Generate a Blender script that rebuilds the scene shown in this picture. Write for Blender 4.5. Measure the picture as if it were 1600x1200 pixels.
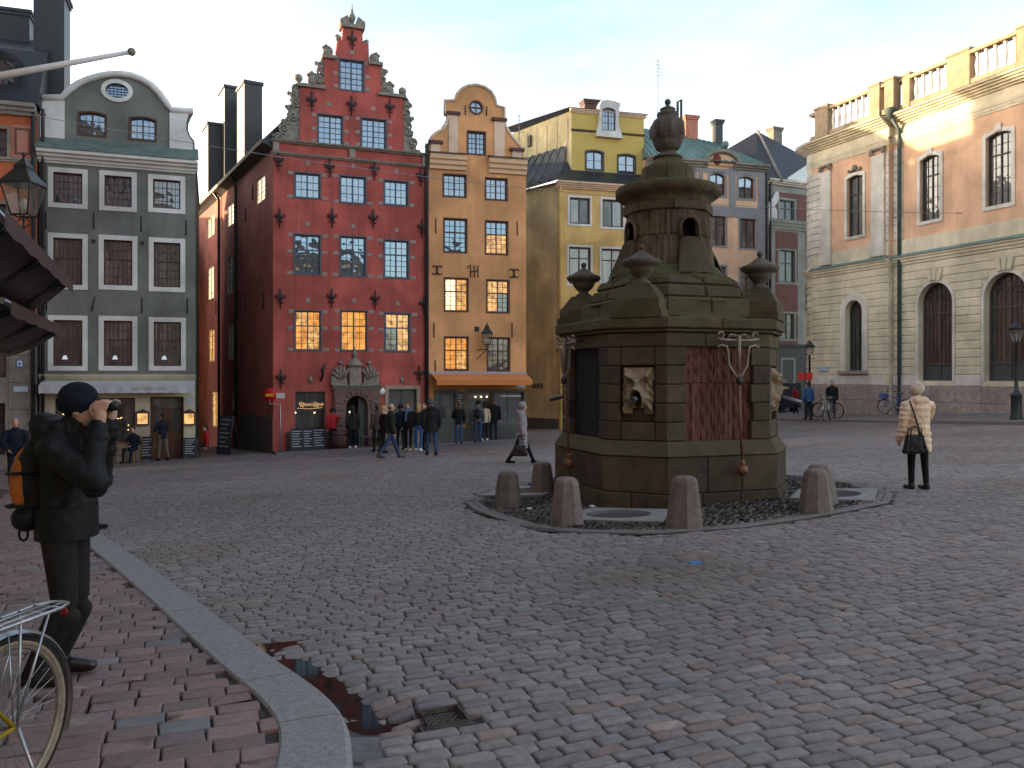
import bpy, bmesh, math, random
import numpy as np
from mathutils import Vector, Matrix
from mathutils.geometry import tessellate_polygon

for _o in list(bpy.data.objects): bpy.data.objects.remove(_o)
scene = bpy.context.scene
COL = scene.collection
rnd = random.Random(7)
NR = np.random.default_rng(7)
R = math.radians

# ------------------------------------------------------------------ camera
CAMZ, FPX, HY = 1.71, 1295.0, 590.0
cam = bpy.data.cameras.new('camera')
cam.sensor_width = 36.0
cam.lens = FPX / 1600 * 36.0
cam.shift_y = -10 / 1600
cam.clip_end = 5000
camera = bpy.data.objects.new('camera', cam)
camera.location = (0, 0, CAMZ)
camera.rotation_euler = (R(90), 0, 0)
COL.objects.link(camera)
scene.camera = camera

# ------------------------------------------------------------------ sky, sun, exposure
SUN_EL, SUN_AZ = 5.0, -73.0            # azimuth from +y towards +x
world = bpy.data.worlds.new('World')
scene.world = world
world.use_nodes = True
wn = world.node_tree
wn.nodes.clear()
sky = wn.nodes.new('ShaderNodeTexSky')
sky.sky_type = 'NISHITA'
sky.sun_disc = False
sky.sun_elevation = R(SUN_EL)
sky.sun_rotation = R(SUN_AZ)
sky.air_density = 1.0
sky.dust_density = 1.6
sky.ozone_density = 2.0
bg = wn.nodes.new('ShaderNodeBackground')
bg.inputs['Strength'].default_value = 0.15
wo = wn.nodes.new('ShaderNodeOutputWorld')
# thin high cloud veiling the whole sky
_tc = wn.nodes.new('ShaderNodeTexCoord')
_mp = wn.nodes.new('ShaderNodeMapping'); _mp.inputs['Scale'].default_value = (1, 1, 3.5)
_ns = wn.nodes.new('ShaderNodeTexNoise'); _ns.inputs['Scale'].default_value = 2.4; _ns.inputs['Detail'].default_value = 5; _ns.inputs['Roughness'].default_value = .55
_rg = wn.nodes.new('ShaderNodeMapRange'); _rg.inputs[1].default_value = .35; _rg.inputs[2].default_value = .65; _rg.inputs[3].default_value = .12; _rg.inputs[4].default_value = .78
_bw = wn.nodes.new('ShaderNodeRGBToBW')
_vm = wn.nodes.new('ShaderNodeMix'); _vm.data_type = 'RGBA'; _vm.blend_type = 'MULTIPLY'; _vm.inputs[0].default_value = 1; _vm.inputs[7].default_value = (1.22, 1.13, 1.02, 1)
_mx = wn.nodes.new('ShaderNodeMix'); _mx.data_type = 'RGBA'
wn.links.new(_tc.outputs['Generated'], _mp.inputs[0]); wn.links.new(_mp.outputs[0], _ns.inputs['Vector']); wn.links.new(_ns.outputs['Fac'], _rg.inputs[0])
wn.links.new(sky.outputs[0], _bw.inputs[0]); wn.links.new(_bw.outputs[0], _vm.inputs[6])
wn.links.new(_rg.outputs[0], _mx.inputs[0]); wn.links.new(sky.outputs[0], _mx.inputs[6]); wn.links.new(_vm.outputs[2], _mx.inputs[7])
wn.links.new(_mx.outputs[2], bg.inputs['Color'])
wn.links.new(bg.outputs[0], wo.inputs['Surface'])
sun = bpy.data.lights.new('sun', 'SUN')
sun.energy = 2.0
sun.angle = R(0.5)
sun.color = (1.0, 0.72, 0.42)
sun_ob = bpy.data.objects.new('sun', sun)
_sd = Vector((math.sin(R(SUN_AZ)) * math.cos(R(SUN_EL)), math.cos(R(SUN_AZ)) * math.cos(R(SUN_EL)), math.sin(R(SUN_EL))))
sun_ob.rotation_euler = _sd.to_track_quat('Z', 'Y').to_euler()
COL.objects.link(sun_ob)
scene.view_settings.view_transform = 'Standard'
scene.view_settings.look = 'None'
scene.view_settings.gamma = 1.0
scene.view_settings.use_curve_mapping = False
EXPO = 2.86
scene.view_settings.exposure = EXPO
scene.render.engine = 'CYCLES'
scene.cycles.use_denoising = True
scene.cycles.max_bounces = 6

# ------------------------------------------------------------------ geometry helpers
def U(px): return (px - 800) / FPX
def Wy(py): return (HY - py) / FPX
def P3(px, py, D): return Vector((U(px) * D, D, CAMZ + Wy(py) * D))

def gz(x, y):
    x = max(-45., min(45., x)); y = max(-30., min(75., y))
    return .042 * x - .027 * y + .0015 * max(0., min(x, 24.) - 6.) ** 2

def gza(x, y):
    x = np.clip(x, -45, 45); y = np.clip(y, -30, 75)
    return .042 * x - .027 * y + .0015 * np.maximum(0, np.minimum(x, 24.) - 6.) ** 2

def G(px, py, h=0.0):
    """point of the ground (raised by h) seen at a pixel"""
    u, w = U(px), Wy(py)
    lo, hi = .5, 140.
    f = lambda t: CAMZ + w * t - gz(u * t, t) - h
    for _ in range(50):
        m = (lo + hi) / 2
        if f(m) > 0: lo = m
        else: hi = m
    return Vector((u * lo, lo, gz(u * lo, lo) + h))

def empty(name, loc=(0, 0, 0), rz=0.0, label=None, cat=None, group=None):
    o = bpy.data.objects.new(name, None)
    COL.objects.link(o)
    o.location = loc
    o.rotation_euler = (0, 0, rz)
    o.empty_display_size = .2
    tag(o, label, cat, group)
    return o

def tag(o, label=None, cat=None, group=None, kind=None):
    if label: o['label'] = label
    if cat: o['category'] = cat
    if group: o['group'] = group
    if kind: o['kind'] = kind
    return o

class MB:
    """collects shapes, then becomes ONE mesh object"""
    def __init__(s): s.v = []; s.f = []; s.m = []; s.sm = []
    def add(s, vs, fs, mi=0, smooth=False):
        b = len(s.v)
        s.v.extend([tuple(p) for p in vs])
        for f in fs:
            s.f.append(tuple(i + b for i in f)); s.m.append(mi); s.sm.append(smooth)
        return s
    def box(s, x0, x1, y0, y1, z0, z1, mi=0):
        v = [(x0, y0, z0), (x1, y0, z0), (x1, y1, z0), (x0, y1, z0), (x0, y0, z1), (x1, y0, z1), (x1, y1, z1), (x0, y1, z1)]
        f = [(0, 3, 2, 1), (4, 5, 6, 7), (0, 1, 5, 4), (1, 2, 6, 5), (2, 3, 7, 6), (3, 0, 4, 7)]
        return s.add(v, f, mi)
    def bevbox(s, x0, x1, y0, y1, z0, z1, c=.01, mi=0):
        """box with its -y face chamfered"""
        v = [(x0, y1, z0), (x1, y1, z0), (x1, y1, z1), (x0, y1, z1),
             (x0, y0 + c, z0), (x1, y0 + c, z0), (x1, y0 + c, z1), (x0, y0 + c, z1),
             (x0 + c, y0, z0 + c), (x1 - c, y0, z0 + c), (x1 - c, y0, z1 - c), (x0 + c, y0, z1 - c)]
        f = [(1, 0, 3, 2), (8, 9, 10, 11)]
        for i in range(4):
            j = (i + 1) % 4
            f.append((i, j, 4 + j, 4 + i)); f.append((4 + i, 4 + j, 8 + j, 8 + i))
        return s.add(v, f, mi)
    def plate(s, outline, holes, y0, y1, mi=0, back=False):
        """prism of an (x,z) polygon with holes, front face at y0"""
        polys = [[Vector((p[0], p[1], 0)) for p in outline]] + [[Vector((p[0], p[1], 0)) for p in h] for h in holes]
        flat = [p for q in polys for p in q]
        tris = tessellate_polygon(polys)
        n = len(flat)
        vs = [(p.x, y0, p.y) for p in flat] + [(p.x, y1, p.y) for p in flat]
        fs = []
        for t in tris:
            a, b, c = [flat[i] for i in t]
            if (b.x - a.x) * (c.y - a.y) - (b.y - a.y) * (c.x - a.x) < 0: t = (t[0], t[2], t[1])
            fs.append(tuple(t))
            if back: fs.append((t[0] + n, t[2] + n, t[1] + n))
        k = 0
        for qi, q in enumerate(polys):
            ar = sum(q[i].x * q[(i + 1) % len(q)].y - q[(i + 1) % len(q)].x * q[i].y for i in range(len(q)))
            ccw = ar > 0
            if qi > 0: ccw = not ccw
            for i in range(len(q)):
                j = (i + 1) % len(q)
                a, b = k + i, k + j
                fs.append((a, a + n, b + n, b) if ccw else (b, b + n, a + n, a))
            k += len(q)
        return s.add(vs, fs, mi)
    def tube(s, pts, r, n=8, mi=0, closed=False, caps=True, smooth=True):
        pts = [Vector(p) for p in pts]
        m = len(pts)
        rs = r if isinstance(r, (list, tuple)) else [r] * m
        vs = []; up = None
        for i, p in enumerate(pts):
            if closed: d = pts[(i + 1) % m] - pts[i - 1]
            else: d = pts[min(i + 1, m - 1)] - pts[max(i - 1, 0)]
            if d.length < 1e-9: d = Vector((0, 0, 1))
            d.normalize()
            if up is None:
                up = Vector((0, 0, 1)) if abs(d.z) < .9 else Vector((1, 0, 0))
            a = d.cross(up)
            if a.length < 1e-4: a = d.cross(Vector((1, .3, .2)))
            a.normalize(); b = a.cross(d).normalized(); up = b
            for k in range(n):
                t = 2 * math.pi * k / n
                vs.append(p + (a * math.cos(t) + b * math.sin(t)) * rs[i])
        fs = []
        for i in range(m if closed else m - 1):
            i2 = (i + 1) % m
            for k in range(n):
                k2 = (k + 1) % n
                fs.append((i * n + k, i2 * n + k, i2 * n + k2, i * n + k2))
        s.add(vs, fs, mi, smooth)
        if caps and not closed:
            b0 = len(s.v) - m * n
            s.f.append(tuple(b0 + k for k in range(n))); s.m.append(mi); s.sm.append(False)
            s.f.append(tuple(b0 + (m - 1) * n + n - 1 - k for k in range(n))); s.m.append(mi); s.sm.append(False)
        return s
    def lathe(s, prof, n=24, mi=0, c=(0, 0, 0), fn=None, smooth=True, a0=0., sq=None):
        """profile [(r,z)...] turned round z; fn(r,z,angle) may change r"""
        vs = []
        for (r, z) in prof:
            for k in range(n):
                t = a0 + 2 * math.pi * k / n
                rr = fn(r, z, t) if fn else r
                vs.append((c[0] + rr * math.cos(t), c[1] + rr * math.sin(t), c[2] + z))
        fs = []
        for i in range(len(prof) - 1):
            for k in range(n):
                k2 = (k + 1) % n
                fs.append((i * n + k, i * n + k2, (i + 1) * n + k2, (i + 1) * n + k))
        fs.append(tuple(range(n - 1, -1, -1)))
        fs.append(tuple((len(prof) - 1) * n + k for k in range(n)))
        return s.add(vs, fs, mi, smooth)
    def ball(s, c, r, n=12, mi=0):
        rx, ry, rz = r if isinstance(r, (tuple, list)) else (r, r, r)
        m = max(4, n // 2)
        vs = [(c[0], c[1], c[2] - rz)]; fs = []
        for i in range(1, m):
            a = math.pi * i / m
            for k in range(n):
                t = 2 * math.pi * k / n
                vs.append((c[0] + rx * math.sin(a) * math.cos(t), c[1] + ry * math.sin(a) * math.sin(t), c[2] - rz * math.cos(a)))
        vs.append((c[0], c[1], c[2] + rz))
        for k in range(n):
            k2 = (k + 1) % n
            fs.append((0, 1 + k2, 1 + k))
            for i in range(m - 2): fs.append((1 + i * n + k, 1 + i * n + k2, 1 + (i + 1) * n + k2, 1 + (i + 1) * n + k))
            fs.append((1 + (m - 2) * n + k, 1 + (m - 2) * n + k2, len(vs) - 1))
        return s.add(vs, fs, mi, True)
    def sweep(s, prof, x0, x1, mi=0):
        """moulding: (y,z) profile drawn along x"""
        n = len(prof)
        vs = [(x0, p[0], p[1]) for p in prof] + [(x1, p[0], p[1]) for p in prof]
        fs = [(i, (i + 1) % n, n + (i + 1) % n, n + i) for i in range(n)]
        fs += [tuple(range(n - 1, -1, -1)), tuple(range(n, 2 * n))]
        return s.add(vs, fs, mi)
    def build(s, name, mats, parent=None, loc=None, rot=None, kind=None, fix=True):
        me = bpy.data.meshes.new(name)
        me.from_pydata(s.v, [], s.f)
        mats = mats if isinstance(mats, (list, tuple)) else [mats]
        for m in mats: me.materials.append(m)
        if len(mats) > 1: me.polygons.foreach_set('material_index', s.m)
        me.polygons.foreach_set('use_smooth', s.sm)
        if fix:
            bm = bmesh.new(); bm.from_mesh(me)
            bmesh.ops.recalc_face_normals(bm, faces=bm.faces)
            bm.to_mesh(me); bm.free()
        me.update()
        o = bpy.data.objects.new(name, me)
        COL.objects.link(o)
        if parent: o.parent = parent
        if loc is not None: o.location = loc
        if rot is not None: o.rotation_euler = rot
        if kind: o['kind'] = kind
        return o

def copy_tree(o, parent=None):
    c = o.copy(); COL.objects.link(c); c.parent = parent
    for ch in list(o.children): copy_tree(ch, c)
    return c

# ------------------------------------------------------------------ materials
MATS = {}
def mat(name, c, rough=.8, var=.18, vs=2.5, bump=.25, bs=30., spec=.3, metal=0., streak=0., moss=0., attr=False, tint=None, dist=.01, dirt=0.):
    if name in MATS: return MATS[name]
    if max(c) > .03: c = tuple(min(.8, q * 1.22) for q in c)
    m = bpy.data.materials.new(name); m.use_nodes = True
    nt = m.node_tree; N = nt.nodes; L = nt.links
    b = N['Principled BSDF']
    b.inputs['Roughness'].default_value = rough
    b.inputs['Specular IOR Level'].default_value = spec
    b.inputs['Metallic'].default_value = metal
    tc = N.new('ShaderNodeTexCoord')
    src = tc.outputs['Object']
    geo = N.new('ShaderNodeNewGeometry')
    n1 = N.new('ShaderNodeTexNoise'); n1.inputs['Scale'].default_value = vs; n1.inputs['Detail'].default_value = 6; n1.inputs['Roughness'].default_value = .62
    L.new(geo.outputs['Position'], n1.inputs['Vector'])
    mr = N.new('ShaderNodeMapRange'); mr.inputs[1].default_value = .3; mr.inputs[2].default_value = .7
    mr.inputs[3].default_value = 1 - var; mr.inputs[4].default_value = 1 + var
    L.new(n1.outputs['Fac'], mr.inputs[0])
    mx = N.new('ShaderNodeMix'); mx.data_type = 'RGBA'; mx.blend_type = 'MULTIPLY'; mx.inputs[0].default_value = 1
    if attr:
        at = N.new('ShaderNodeAttribute'); at.attribute_name = 'tint'
        L.new(at.outputs['Color'], mx.inputs[6])
    else:
        mx.inputs[6].default_value = (*c, 1)
    L.new(mr.outputs[0], mx.inputs[7])
    out = mx.outputs[2]
    if streak:
        # broad faded and repainted areas
        n6 = N.new('ShaderNodeTexNoise'); n6.inputs['Scale'].default_value = .45; n6.inputs['Detail'].default_value = 4; n6.inputs['Distortion'].default_value = .6
        L.new(geo.outputs['Position'], n6.inputs['Vector'])
        r6 = N.new('ShaderNodeMapRange'); r6.inputs[1].default_value = .38; r6.inputs[2].default_value = .62; r6.inputs[3].default_value = .80; r6.inputs[4].default_value = 1.13
        L.new(n6.outputs['Fac'], r6.inputs[0])
        m6 = N.new('ShaderNodeMix'); m6.data_type = 'RGBA'; m6.blend_type = 'MULTIPLY'; m6.inputs[0].default_value = 1
        L.new(out, m6.inputs[6]); L.new(r6.outputs[0], m6.inputs[7]); out = m6.outputs[2]
        mp = N.new('ShaderNodeMapping'); mp.inputs['Scale'].default_value = (2.2, 2.2, .22)
        L.new(geo.outputs['Position'], mp.inputs[0])
        n2 = N.new('ShaderNodeTexNoise'); n2.inputs['Scale'].default_value = 1.3; n2.inputs['Detail'].default_value = 8; n2.inputs['Roughness'].default_value = .7
        L.new(mp.outputs[0], n2.inputs['Vector'])
        r2 = N.new('ShaderNodeMapRange'); r2.inputs[1].default_value = .46; r2.inputs[2].default_value = .68
        r2.inputs[3].default_value = 0; r2.inputs[4].default_value = streak
        L.new(n2.outputs['Fac'], r2.inputs[0])
        m2 = N.new('ShaderNodeMix'); m2.data_type = 'RGBA'
        L.new(r2.outputs[0], m2.inputs[0]); L.new(out, m2.inputs[6])
        m2.inputs[7].default_value = (*(tint or (c[0] * .45, c[1] * .45, c[2] * .45)), 1)
        out = m2.outputs[2]
    if moss:
        sp = N.new('ShaderNodeSeparateXYZ'); L.new(geo.outputs['Normal'], sp.inputs[0])
        n3 = N.new('ShaderNodeTexNoise'); n3.inputs['Scale'].default_value = 3.2; n3.inputs['Detail'].default_value = 8
        L.new(geo.outputs['Position'], n3.inputs['Vector'])
        ad = N.new('ShaderNodeMath'); ad.operation = 'MULTIPLY_ADD'; ad.inputs[1].default_value = .5
        L.new(sp.outputs['Z'], ad.inputs[0]); L.new(n3.outputs['Fac'], ad.inputs[2])
        r3 = N.new('ShaderNodeMapRange'); r3.inputs[1].default_value = .42; r3.inputs[2].default_value = .75
        r3.inputs[3].default_value = 0; r3.inputs[4].default_value = moss
        L.new(ad.outputs[0], r3.inputs[0])
        m3 = N.new('ShaderNodeMix'); m3.data_type = 'RGBA'
        L.new(r3.outputs[0], m3.inputs[0]); L.new(out, m3.inputs[6]); m3.inputs[7].default_value = (.066, .066, .022, 1)
        out = m3.outputs[2]
    L.new(out, b.inputs['Base Color'])
    if bump:
        n4 = N.new('ShaderNodeTexNoise'); n4.inputs['Scale'].default_value = bs; n4.inputs['Detail'].default_value = 5
        L.new(geo.outputs['Position'] if not attr else geo.outputs['Position'], n4.inputs['Vector'])
        bp = N.new('ShaderNodeBump'); bp.inputs['Strength'].default_value = bump; bp.inputs['Distance'].default_value = dist
        L.new(n4.outputs['Fac'], bp.inputs['Height']); L.new(bp.outputs[0], b.inputs['Normal'])
    MATS[name] = m
    return m

def glass(name, gloss=.35, dark=(.015, .016, .018), rough=.02, tint=(.9, .95, 1)):
    if name in MATS: return MATS[name]
    m = bpy.data.materials.new(name); m.use_nodes = True
    nt = m.node_tree; N = nt.nodes; L = nt.links
    b = N['Principled BSDF']; b.inputs['Base Color'].default_value = (*dark, 1); b.inputs['Roughness'].default_value = .4
    cn = N.new('ShaderNodeTexNoise'); cn.inputs['Scale'].default_value = 1.1; cn.inputs['Detail'].default_value = 2
    cg = N.new('ShaderNodeNewGeometry'); cm = N.new('ShaderNodeMapping'); cm.inputs['Scale'].default_value = (2.5, 2.5, .6)
    L.new(cg.outputs['Position'], cm.inputs[0]); L.new(cm.outputs[0], cn.inputs['Vector'])
    cr = N.new('ShaderNodeMapRange'); cr.inputs[1].default_value = .5; cr.inputs[2].default_value = .62
    L.new(cn.outputs['Fac'], cr.inputs[0])
    cx = N.new('ShaderNodeMix'); cx.data_type = 'RGBA'; cx.inputs[6].default_value = (*dark, 1); cx.inputs[7].default_value = (dark[0] * 2.2 + .03, dark[1] * 2.2 + .028, dark[2] * 2.2 + .024, 1)
    L.new(cr.outputs[0], cx.inputs[0]); L.new(cx.outputs[2], b.inputs['Base Color'])      # curtains and room edges behind the pane
    g = N.new('ShaderNodeBsdfGlossy'); g.inputs['Color'].default_value = (*tint, 1); g.inputs['Roughness'].default_value = rough
    n = N.new('ShaderNodeTexNoise'); n.inputs['Scale'].default_value = 2.2; n.inputs['Detail'].default_value = 1
    geo = N.new('ShaderNodeNewGeometry'); L.new(geo.outputs['Position'], n.inputs['Vector'])
    bp = N.new('ShaderNodeBump'); bp.inputs['Strength'].default_value = .25; bp.inputs['Distance'].default_value = .05
    L.new(n.outputs['Fac'], bp.inputs['Height']); L.new(bp.outputs[0], g.inputs['Normal'])
    mx = N.new('ShaderNodeMixShader'); mx.inputs[0].default_value = gloss
    L.new(b.outputs[0], mx.inputs[1]); L.new(g.outputs[0], mx.inputs[2])
    L.new(mx.outputs[0], N['Material Output'].inputs['Surface'])
    MATS[name] = m
    return m

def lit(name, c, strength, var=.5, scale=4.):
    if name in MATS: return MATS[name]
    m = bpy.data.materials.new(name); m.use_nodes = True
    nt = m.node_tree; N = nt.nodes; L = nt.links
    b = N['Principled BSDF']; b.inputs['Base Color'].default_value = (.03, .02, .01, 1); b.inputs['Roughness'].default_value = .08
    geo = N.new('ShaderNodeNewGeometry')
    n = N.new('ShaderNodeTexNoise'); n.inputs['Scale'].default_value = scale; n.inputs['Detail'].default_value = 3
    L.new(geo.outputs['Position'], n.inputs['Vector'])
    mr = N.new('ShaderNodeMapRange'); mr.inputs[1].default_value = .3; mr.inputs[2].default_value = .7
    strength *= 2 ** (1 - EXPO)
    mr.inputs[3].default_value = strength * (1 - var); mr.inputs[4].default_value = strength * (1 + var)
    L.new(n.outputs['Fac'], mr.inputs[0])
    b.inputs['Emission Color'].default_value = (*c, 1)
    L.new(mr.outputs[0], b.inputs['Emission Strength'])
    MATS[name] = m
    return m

M_red = mat('red_plaster', (.36, .078, .062), .85, .20, .9, .3, 60, streak=.6, tint=(.19, .055, .047))
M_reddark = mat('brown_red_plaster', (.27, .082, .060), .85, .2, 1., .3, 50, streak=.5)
M_green = mat('green_grey_plaster', (.142, .146, .130), .85, .14, .9, .25, 60, streak=.35)
M_white = mat('white_paint', (.56, .54, .52), .7, .08, 2, .12, 40, streak=.15)
M_cream = mat('cream_paint', (.46, .40, .30), .75, .1, 2, .15, 40, streak=.2)
M_orange = mat('orange_plaster', (.58, .285, .125), .85, .13, .9, .25, 60, streak=.32)
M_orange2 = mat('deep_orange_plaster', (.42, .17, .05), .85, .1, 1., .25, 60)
M_yellow = mat('yellow_plaster', (.53, .35, .13), .85, .13, .9, .25, 60, streak=.28)
M_yellow2 = mat('lemon_plaster', (.44, .32, .095), .85, .08, 1., .2, 60)
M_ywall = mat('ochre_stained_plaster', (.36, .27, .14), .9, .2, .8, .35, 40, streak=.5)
M_pink = mat('peach_plaster', (.62, .39, .25), .85, .08, 1., .2, 60, streak=.15)
M_bluegrey = mat('blue_grey_trim', (.22, .21, .22), .8, .08, 2, .15, 50)
M_salmon = mat('salmon_plaster', (.62, .375, .235), .85, .1, 1., .2, 60, streak=.2)
M_stone = mat('cream_limestone', (.58, .50, .35), .8, .14, 1.6, .25, 40, streak=.25)
M_stone2 = mat('pale_limestone', (.58, .53, .45), .8, .14, 2, .25, 40, streak=.25)
M_granite = mat('pinkish_granite', (.30, .235, .20), .75, .3, 5, .3, 60, streak=.2)
M_grey = mat('grey_render', (.26, .25, .22), .85, .12, 1.5, .2, 50, streak=.25)
M_maroon = mat('maroon_plaster', (.16, .075, .065), .85, .12, 1.5, .2, 50)
M_greystone = mat('grey_stone', (.22, .19, .16), .85, .25, 5, .5, 25, streak=.2)
M_orn = mat('weathered_sandstone', (.20, .175, .145), .9, .35, 6, .7, 22, dist=.03)
M_quoin = mat('pale_quoin_stone', (.25, .19, .165), .85, .2, 4, .3, 40)
M_roofk = mat('black_sheet_roof', (.018, .019, .022), .45, .25, 2, .1, 20, spec=.5)
M_tile = mat('dark_tile_roof', (.028, .028, .032), .6, .3, 6, .5, 14)
M_copper = mat('verdigris_copper', (.13, .20, .18), .6, .22, 3, .1, 30, streak=.35, tint=(.10, .13, .11))
M_brickred = mat('chimney_red', (.42, .16, .11), .85, .2, 3, .3, 40)
M_iron = mat('black_iron', (.014, .014, .015), .5, .2, 6, .15, 40, spec=.5)
M_pipe = mat('dark_pipe', (.03, .028, .03), .5, .2, 4, .1, 30, spec=.4)
M_fblue = mat('slate_blue_frame', (.075, .09, .115), .6, .1, 4, .1, 40)
M_fbrown = mat('brown_frame', (.085, .042, .036), .6, .15, 4, .1, 40)
M_fgrey = mat('dark_grey_frame', (.06, .057, .055), .6, .15, 4, .1, 40)
M_fgreen = mat('grey_green_paint', (.075, .082, .072), .6, .15, 3, .1, 40)
M_wooddoor = mat('brown_door_wood', (.085, .038, .024), .5, .25, 4, .2, 30)
GL = glass('window_glass', .24, tint=(.62, .80, 1.0))  # gloss tint puts the blue of the reflected sky into the glass
GL_dim = glass('dim_glass', .10, (.02, .017, .015))
GL_mid = glass('old_glass', .13, (.028, .025, .022), tint=(.8, .9, 1))
GL_pal = glass('palace_glass', .035, (.028, .029, .026))
GL_red = glass('dark_red_glass', .10, (.03, .012, .011))
GL_brown = glass('curtained_glass', .09, (.055, .040, .035))
GLOW_A = lit('room_reflection_glow_amber', (1, .40, .085), .45)  # glow painted in for lit rooms and for sunlit houses mirrored in panes
GLOW_G = lit('room_reflection_glow_gold', (1, .52, .17), .40, .7, 6.)
GLOW_P = lit('room_reflection_glow_pale', (1, .75, .45), .9, .4)
DARK = mat('painted_interior_shade', (.012, .011, .01), .9, .2, 3, 0)  # near-black colour painted for the shade inside openings

# ------------------------------------------------------------------ facades
class Facade:
    """a wall plane in the place: local x runs along it, local y into the house, local z up"""
    def __init__(s, name, a, b, label, cat='house', group=None, z0=None):
        s.A = Vector((a[0], a[1])); s.B = Vector((b[0], b[1]))
        d = s.B - s.A
        s.w = d.length; s.e = d / s.w; s.n = Vector((-s.e.y, s.e.x))
        s.z0 = min(gz(*a), gz(*b)) if z0 is None else z0
        s.root = empty(name, (a[0], a[1], s.z0), math.atan2(s.e.y, s.e.x), label, cat, group) if name else None
    def p(s, px, py, d=0.0):
        q = Vector((U(px), 1.0))
        t = (d + s.A.dot(s.n)) / q.dot(s.n)
        h = q * t - s.A
        return h.dot(s.e), CAMZ + Wy(py) * t - s.z0
    def rect(s, x0, y0, x1, y1, d=0.0):
        c = (x0 + x1) / 2
        return s.p(x0, y0, d)[0], s.p(x1, y0, d)[0], s.p(c, y1, d)[1], s.p(c, y0, d)[1]
    def z(s, px, py, d=0.0): return s.p(px, py, d)[1]
    def poly(s, pts, d=0.0): return [s.p(x, y, d) for x, y in pts]

def before(F, px, d, h=0.0):
    """ground point d metres in front of a facade, in line with a pixel column"""
    q = Vector((U(px), 1.0)); t = (-d + F.A.dot(F.n)) / q.dot(F.n)
    return Vector((q.x * t, t, gz(q.x * t, t) + h))

def px_xy(px, D): return (U(px) * D, D)

def top_fn(w, h, shape):
    if shape == 'round':
        r = w / 2
        return lambda x: h - r + math.sqrt(max(0, r * r - x * x))
    if isinstance(shape, tuple) and shape[0] == 'seg':
        k = shape[1]; Rr = (w * w / 4 + k * k) / (2 * k)
        return lambda x: h - Rr + math.sqrt(max(0, Rr * Rr - x * x))
    return lambda x: h

def shape_poly(x0, x1, z0, z1, shape='flat', grow=0.0, n=14, bottom=True):
    x0 -= grow; x1 += grow; z1 += grow
    if bottom: z0 -= grow
    w = x1 - x0; f = top_fn(w, z1 - z0, shape); c = (x0 + x1) / 2
    if shape == 'flat': return [(x0, z0), (x1, z0), (x1, z1), (x0, z1)]
    pts = [(x0, z0), (x1, z0)]
    for i in range(n + 1):
        if shape == 'round':
            a = math.pi * i / n; x = math.cos(a) * w / 2
        else: x = w / 2 - w * i / n
        pts.append((c + x, z0 + f(x)))
    return pts

def window(F, rect, cols=2, rows=(0, 1), bars=((2, 3),), frame=None, panes=None, shape='flat', y=.10, fw=.055, mw=.05,
           surround=None, sw=.12, sill=None, bw=.018, name='window', sproud=.03, barmat=None, sbottom=True, wy=0.):
    x0, x1, z0, z1 = rect
    w, h = x1 - x0, z1 - z0
    f = top_fn(w, h, shape)
    lights = []
    cw = (w - 2 * fw - (cols - 1) * mw) / cols
    for r in range(len(rows) - 1):
        zb = fw if r == 0 else h * rows[r] + mw / 2
        last = r == len(rows) - 2
        zt = h - fw if last else h * rows[r + 1] - mw / 2
        for c in range(cols):
            xa = -w / 2 + fw + c * (cw + mw); xb = xa + cw
            if last and shape != 'flat':
                pts = [(xa, zb), (xb, zb)]
                for i in range(9):
                    x = xb + (xa - xb) * i / 8
                    pts.append((x, max(zb + .01 , f(x) - fw)))
            else: pts = [(xa, zb), (xb, zb), (xb, zt), (xa, zt)]
            lights.append((xa, xb, zb, zt, pts, r, c, last))
    mb = MB().plate([(p[0], p[1]) for p in shape_poly(-w / 2, w / 2, 0, h, shape)], [l[4] for l in lights], 0, .06)
    o = mb.build(name, frame or M_fbrown, F.root, ((x0 + x1) / 2, y, z0))
    bm = MB(); nb = 0
    for (xa, xb, zb, zt, pts, r, c, last) in lights:
        nx, nz = bars[min(r, len(bars) - 1)]
        for i in range(1, nx):
            x = xa + (xb - xa) * i / nx
            t = f(x) - fw if (last and shape != 'flat') else zt
            bm.box(x - bw / 2, x + bw / 2, .02, .045, zb, t); nb += 1
        for i in range(1, nz):
            z = zb + (zt - zb) * i / nz
            a, b = xa, xb
            if last and shape != 'flat':
                xs = [xa + (xb - xa) * k / 24 for k in range(25)]
                ok = [q for q in xs if f(q) - fw > z]
                if len(ok) < 3: continue
                a, b = min(ok), max(ok)
            bm.box(a, b, .022, .043, z - bw / 2, z + bw / 2); nb += 1
        pm = panes(r, c) if callable(panes) else (panes or GL)
        MB().add([(p[0], .05, p[1]) for p in pts], [tuple(range(len(pts)))]).build('pane', pm, o, fix=False)
    if nb: bm.build('glazing_bars', barmat or frame or M_fbrown, o)
    if surround:
        outer = shape_poly(-w / 2, w / 2, 0, h, shape, sw, bottom=sbottom)
        inner = shape_poly(-w / 2, w / 2, 0.0, h, shape, -.002, bottom=sbottom)
        if not sbottom: inner = [(p[0], p[1] - .001 if i < 2 else p[1]) for i, p in enumerate(inner)]; outer = [(p[0], p[1] - .01 if i < 2 else p[1]) for i, p in enumerate(outer)]
        if sbottom: MB().plate(outer, [inner], wy - y - sproud, wy - y + .01).build('window_surround', surround, o)
        else:
            ring = outer[1:] + [outer[0]] + [inner[0]] + list(reversed(inner[1:]))
            MB().plate(ring, [], wy - y - sproud, wy - y + .01).build('window_surround', surround, o)
    if sill:
        MB().box(-w / 2 - .08, w / 2 + .08, wy - y - .09, .0, -.09, -.01).build('sill', sill, o)
    return o

def hole(rect, shape='flat'):
    x0, x1, z0, z1 = rect
    return shape_poly(x0, x1, z0, z1, shape)

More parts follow.
